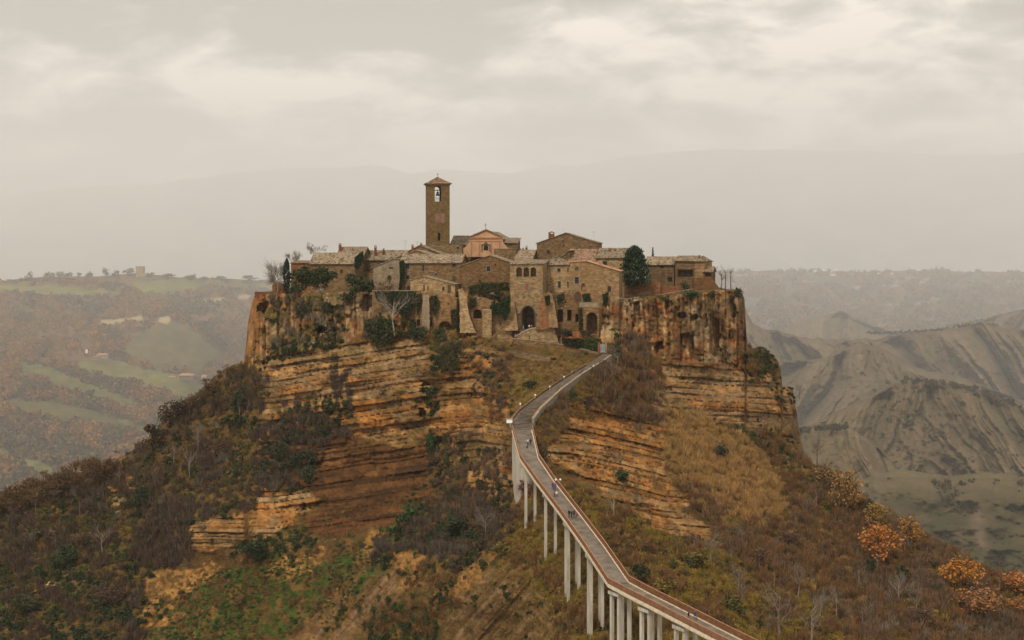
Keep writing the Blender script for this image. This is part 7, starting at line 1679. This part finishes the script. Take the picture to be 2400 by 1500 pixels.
MB().lathe(U(203, 827.5, 1940 * K), [(1.7 * K, 0), (1.75 * K, 4.2 * K), (1.2 * K, 4.9 * K), (.1, 5.1 * K)], 14).build('tank', M['white'], tk); MB().tube([U(203, 838, 1940 * K), U(203, 827.6, 1940 * K)], [1.6, 1.6], 8).build('stand', M['tuff_grey'], tk)
far_house('pale multi storey hotel with a tiled roof in the valley on the left', 437, 888, 32, 9, 1830 * K, wallm='tuff_grey', wins=5, name='hotel', cat='hotel')
far_house('small white annex left of the hotel', 403, 888, 15, 5, 1840 * K, wallm='coping', wins=2)
far_house('small pale house at the right end of the hotel', 478, 890, 12, 8, 1835 * K, wallm='coping', wins=1)
def plat_at(x, y):
    i = int(np.clip((x - 1180) / 1440 * 379, 0, 379)); j = int(np.clip((y - cp[i]) / (800 - cp[i]), 0, 1) * 119); return float(pg[2][j, i])
for k, (x, y, w_, lb) in enumerate(((1897, 637, 10, 'leftmost of the white houses in the row on the far right plateau'), (1909, 637, 13, 'second of the white houses in the row on the far plateau'), (1930, 636, 9, 'third white house in the row on the far plateau'), (1943, 636, 12, 'fourth white house in the row on the far plateau'), (1960, 635, 11, 'rightmost white house in the row on the far plateau'), (1952, 646, 11, 'cream house below the white row on the far plateau'), (1972, 648, 7, 'small cream house beside the one below the white row'), (2062, 643, 9, 'pale house alone below the middle of the plateau skyline'), (2090, 643, 6, 'tiny pale house right of the lone pale house'), (2196, 630, 13, 'large pale villa beside dark conifers on the plateau skyline'), (1913, 652, 6, 'tiny white house in a green field on the far plateau'))):
    far_house(lb, x, y, w_, 3.2, plat_at(x, y) - 30, 'tile_new' if k > 4 else 'white', 'white', group='houses on the far plateau')
for x, h, lb in ((2118, 14, 'tall dark conifer left of centre on the plateau skyline'), (2148, 8, 'umbrella shaped conifer on the plateau skyline'), (2062, 10, 'dark conifer left on the plateau skyline'), (1978, 9, 'dark bushy tree beside the white row on the plateau'), (1888, 9, 'dark tree at the left end of the white row'), (2085, 12, 'wide dark conifer on the plateau skyline'), (2348, 9, 'slim cypress left of the tallest pair'), (2372, 12, 'left cypress of the tallest pair on the far right skyline'), (2378, 13, 'right cypress of the tallest pair on the far right skyline')):
    y0 = float(pcrest(x)) + 2; column_tree('far_conifer', lb, x, y0, y0 - h, 5 if 'cypress' in lb else 15, plat_at(x, y0) - 20, (.03, .04, .025), 90, cat='tree')
    o = [q for q in bpy.data.objects if q.name.startswith('far_conifer')][-1]; o['group'] = 'conifers on the plateau skyline'
mr = np.random.default_rng(77)
for k in range(26):
    if k < 16: x, y = mr.normal(1450, 38), mr.normal(552, 8)
    else: x, y = mr.normal(1540, 30), mr.normal(541, 5)
    i = int(np.clip((x + 320) / 3040 * K * 419, 0, 419)); cr = mg[1][0, i]; j = int(np.clip((y - cr) / (690 - cr), 0, 1) * 109); Yv = float(mg[2][j, i]) - 60
    b = U(x, y, Yv); s_ = mr.uniform(9, 20) * K; m_ = MB(); m_.box((b.x, b.y, b.z + s_ * .2), (s_, s_ * .6, s_ * .6)); m_.prism([(b.x - s_ * .55, b.y - s_ * .35, b.z + s_ * .5), (b.x + s_ * .55, b.y - s_ * .35, b.z + s_ * .5), (b.x, b.y - s_ * .35, b.z + s_ * .8)], (0, s_ * .7, 0))
    tag(m_.build('mountain_house', M['coping'], base=tuple(b)), 'tiny pale house of the hazy village on the mountain slope behind the palazzo', 'house', 'houses of the village on the mountain slope')
# ------------------------------------------------------------------ people (a few pixels tall, one continuous skinned body each)
def skin_body(pose):
    v, e, r = [], [], []
    def P(x, y, z, rad, par=None):
        v.append((x, y, z)); r.append(rad)
        if par is not None: e.append((par, len(v) - 1))
        return len(v) - 1
    st = pose == 'walk'
    pel = P(0, 0, .95, .15); ab = P(0, 0, 1.12, .145, pel); chs = P(0, -.01, 1.34, .165, ab); nk = P(0, 0, 1.50, .06, chs); hd0 = P(0, -.01, 1.60, .085, nk); P(0, -.02, 1.69, .082, hd0)
    for s in (-1, 1):
        f_ = s * (.16 if st else .02)
        hip = P(s * .10, 0, .90, .10, pel); kn = P(s * .11, -f_ * .9 - .02, .50, .068, hip); an = P(s * .11, -f_ * 1.2 + (.10 if st and s < 0 else 0), .09, .045, kn); P(s * .12, -f_ * 1.2 - .14 + (.10 if st and s < 0 else 0), .045, .04, an)
        sh = P(s * .19, 0, 1.40, .075, chs); el = P(s * .26, .03 + f_ * .5, 1.12, .052, sh); wr = P(s * .25, -.06 + f_ * .9, .90, .036, el); P(s * .25, -.08 + f_ * .95, .80, .032, wr)
    me = bpy.data.meshes.new('body'); me.from_pydata(v, e, []); o = bpy.data.objects.new('tmp_body', me); col.objects.link(o)
    o.modifiers.new('skin', 'SKIN'); sub = o.modifiers.new('sub', 'SUBSURF'); sub.levels = sub.render_levels = 1
    for i, sv in enumerate(me.skin_vertices[0].data): sv.radius = (r[i], r[i]); sv.use_root = (i == 0)
    dg = bpy.context.evaluated_depsgraph_get(); ev = o.evaluated_get(dg); m2 = bpy.data.meshes.new_from_object(ev)
    bpy.data.objects.remove(o); return m2
BODY = {p: skin_body(p) for p in ('walk', 'stand')}
def flat(name, c):
    if name not in M: M[name] = mottled(name, [(.3, tuple(x * .85 for x in c)), (.7, tuple(min(1, x * 1.15) for x in c))], scale=4, bump=0)
    return M[name]
SKIN, SHOE = flat('skin', (.42, .25, .17)), flat('shoe_leather', (.03, .025, .02))
def person(label, px, pyf, Y, h, jacket, trousers, hair=(.04, .03, .02), pose='walk', rz=0.0, z=None, group='visitors'):
    b = U(px, pyf, Y)
    if z is not None: b.z = z
    o = bpy.data.objects.new('person', BODY[pose].copy()); col.objects.link(o); me = o.data
    me.materials.clear()
    for m_ in (flat('jacket_%02d%02d%02d' % tuple(int(c * 99) for c in jacket), jacket), flat('trousers_%02d%02d%02d' % tuple(int(c * 99) for c in trousers), trousers), SKIN, SHOE): me.materials.append(m_)
    for p in me.polygons:
        c = p.center; arm = abs(c.x) > .21 and c.z > .7
        p.material_index = 3 if c.z < .10 else 2 if (c.z > 1.50 or (arm and c.z < .86)) else 0 if (c.z > .92 or arm) else 1
        p.use_smooth = True
    s = h / 1.76; o.scale = (s, s, s); o.location = b; o.rotation_euler = (0, 0, rz)
    tag(o, label, 'person', group)
    hm = MB().lathe((0, .012, 1.63), [(.02, -.10), (.085, -.06), (.098, .02), (.092, .08), (.06, .125), (.01, .14)], 10)
    vs = [q for q in hm.v]; me2 = bpy.data.meshes.new('hair'); me2.from_pydata(vs, [], hm.f); me2.materials.append(flat('hair_%02d%02d' % (int(hair[0] * 99), int(hair[2] * 99)), hair))
    ho = bpy.data.objects.new('hair', me2); col.objects.link(ho); ho.parent = o
    ho.location = (0, .018, .012); ho.scale = (1, 1, .98)
    return o
def on_bridge(px, py):
    """point of the bridge deck under a point of the photograph"""
    best = None
    for a, b in zip(CLW[:-1], CLW[1:]):
        for k in range(40):
            p = a.lerp(b, k / 40); y_ = HY - p.z / p.y * F
            if best is None or abs(y_ - py) < best[0]: best = (abs(y_ - py), p)
    p = best[1]; return p.y, p.z
def bp(label, px, py, h, j, t, pose='walk', rz=0.0, **kw):
    Y, z = on_bridge(px, py); c, d = cl_at(Y); x = (px - CX) / F * Y
    x = max(c.x - 1.5, min(c.x + 1.5, x)); return person(label, CX + x / Y * F, py, Y, h, j, t, pose=pose, rz=rz, z=z + .01, **kw)
BLK, GRY, BLU, RED, WHT = (.02, .02, .022), (.16, .17, .20), (.05, .08, .32), (.45, .04, .06), (.72, .70, .68)
bp('person in white jacket and dark trousers walking a small dog near the bridge head', 1237, 1044, 1.75, (.5, .5, .52), BLK, rz=3.0)
bp('person all in black walking beside the one in white near the bridge head', 1243.5, 1044, 1.80, BLK, BLK, rz=3.1)
bp('person in a bright blue jacket on the bridge', 1301, 1150, 1.85, BLU, (.03, .04, .10), rz=.2)
bp('person in dark red and black walking beside the one in bright blue', 1295.5, 1148, 1.85, (.16, .03, .04), BLK, rz=.1)
bp('person in a white top with black trousers behind the pair in blue and red', 1304.5, 1165, 1.45, WHT, BLK, rz=.3)
bp('person in black and grey close to the white topped one', 1300, 1166, 1.45, (.10, .10, .12), BLK, rz=-.2)
bp('leftmost person of the group of four on the bridge, in a black coat', 1334, 1213, 1.75, BLK, (.04, .03, .03), 'stand', .5)
bp('person in black with a red scarf inside the group of four on the bridge', 1340, 1215, 1.75, (.05, .03, .03), BLK, 'walk', -.4)
bp('person in dark navy inside the group of four on the bridge', 1345.5, 1214, 1.8, (.04, .05, .09), BLK, 'walk', .1)
bp('rightmost person of the group of four, dark red top and grey trousers', 1351.5, 1220, 1.8, (.22, .05, .05), (.12, .15, .19), 'walk', .2)
bp('person in a black jacket and brown red trousers near the lower end of the bridge', 1614, 1455, 1.6, BLK, (.14, .045, .03), 'walk', .6)
bp('taller person in a blue coat near the lower end of the bridge', 1629, 1452, 1.7, (.05, .07, .17), (.04, .04, .06), 'walk', .4)
_y = 361.0; _c = [RW[1].lerp(RW[2], k / 30) for k in range(31)]; _p = min(_c, key=lambda q: abs(HY - q.z / q.y * F - 974))
person('person in a bright red jacket walking alone on the ramp above the bridge', 1256, 974, _p.y, 1.75, RED, (.06, .03, .06), rz=3.0, z=_p.z + .12)
def rp(label, px, py, j, t, rz=0.0, h=1.7, pose='walk', Y=None, z=None):
    best = min(((abs(HY - q.z / q.y * F - py) + abs(CX + q.x / q.y * F - px)), q) for q in [a.lerp(b, k / 20) + Vector((0, 1.6, .06)) for a, b in zip(RT[:-1], RT[1:]) for k in range(21)])[1] if Y is None else Vector((0, Y, z))
    person(label, px, py, best.y, h, j, t, rz=rz, z=best.z, pose=pose)
rp('person in a white top and dark trousers on the road left of the gate ramp', 1176, 793, WHT, BLK, .3)
rp('person in dark clothes at the foot of the gate ramp', 1200, 794, BLK, (.03, .03, .06), 1.2)
rp('person in a reddish coat beside the dark one at the gate ramp foot', 1208.5, 795, (.38, .12, .06), BLK, -.5)
rp('person in dark blue walking below the retaining wall of the gate ramp', 1241, 801, (.03, .04, .09), BLK, 1.5)
gz_ = GR[2].z + .10
rp('person in teal at the left side inside the town gate', 1226, 772, (.03, .20, .22), WHT, 0, Y=451.3, z=gz_)
rp('person in white at the right side of the town gate', 1240.5, 772, WHT, (.30, .2, .12), .4, Y=451.0, z=gz_)
rp('person in orange at the right side of the town gate', 1246, 772, (.55, .16, .05), (.2, .08, .06), -.3, Y=451.2, z=gz_)
# small dog
Yd, zd = on_bridge(1236, 1050); dx_ = (1235.5 - CX) / F * Yd
v = [(0, .26, .42), (0, 0, .44), (0, -.24, .45), (0, -.36, .56), (0, -.48, .58), (0, -.58, .54), (0, .40, .48), (0, .50, .60)]
e_ = [(0, 1), (1, 2), (2, 3), (3, 4), (4, 5), (0, 6), (6, 7)]; rr = [.09, .10, .11, .07, .075, .035, .03, .015]
for sx in (-.08, .08):
    for y0, k in ((.24, 0), (-.24, 2)):
        i = len(v); v += [(sx, y0 + (.05 if k == 0 else -.02), .27), (sx, y0 + (.10 if k == 0 else 0), .14), (sx, y0 + (.05 if k == 0 else -.03), .02)]; e_ += [(k, i), (i, i + 1), (i + 1, i + 2)]; rr += [.055, .032, .03]
for sx in (-.05, .05): v.append((sx, -.45, .68)); e_.append((4, len(v) - 1)); rr.append(.02)
me = bpy.data.meshes.new('dog'); me.from_pydata(v, e_, []); o = bpy.data.objects.new('tmp_dog', me); col.objects.link(o); o.modifiers.new('skin', 'SKIN'); sb_ = o.modifiers.new('sub', 'SUBSURF'); sb_.levels = 1
for i, sv in enumerate(me.skin_vertices[0].data): sv.radius = (rr[i], rr[i]); sv.use_root = (i == 1)
m2 = bpy.data.meshes.new_from_object(o.evaluated_get(bpy.context.evaluated_depsgraph_get())); bpy.data.objects.remove(o)
m2.materials.clear(); m2.materials.append(flat('black_fur', (.025, .022, .02))); do = bpy.data.objects.new('dog', m2); col.objects.link(do); do.location = (dx_, Yd - .5, zd - .05); do.rotation_euler = (0, 0, 2.7); tag(do, 'small black dog walking with the couple near the bridge head', 'dog')

# every wall, house and plant that is not ground, road, hill or mass is a thing
for o in bpy.data.objects:
    if o.parent is None and o.get('category') and not o.get('kind'): o['kind'] = 'thing'
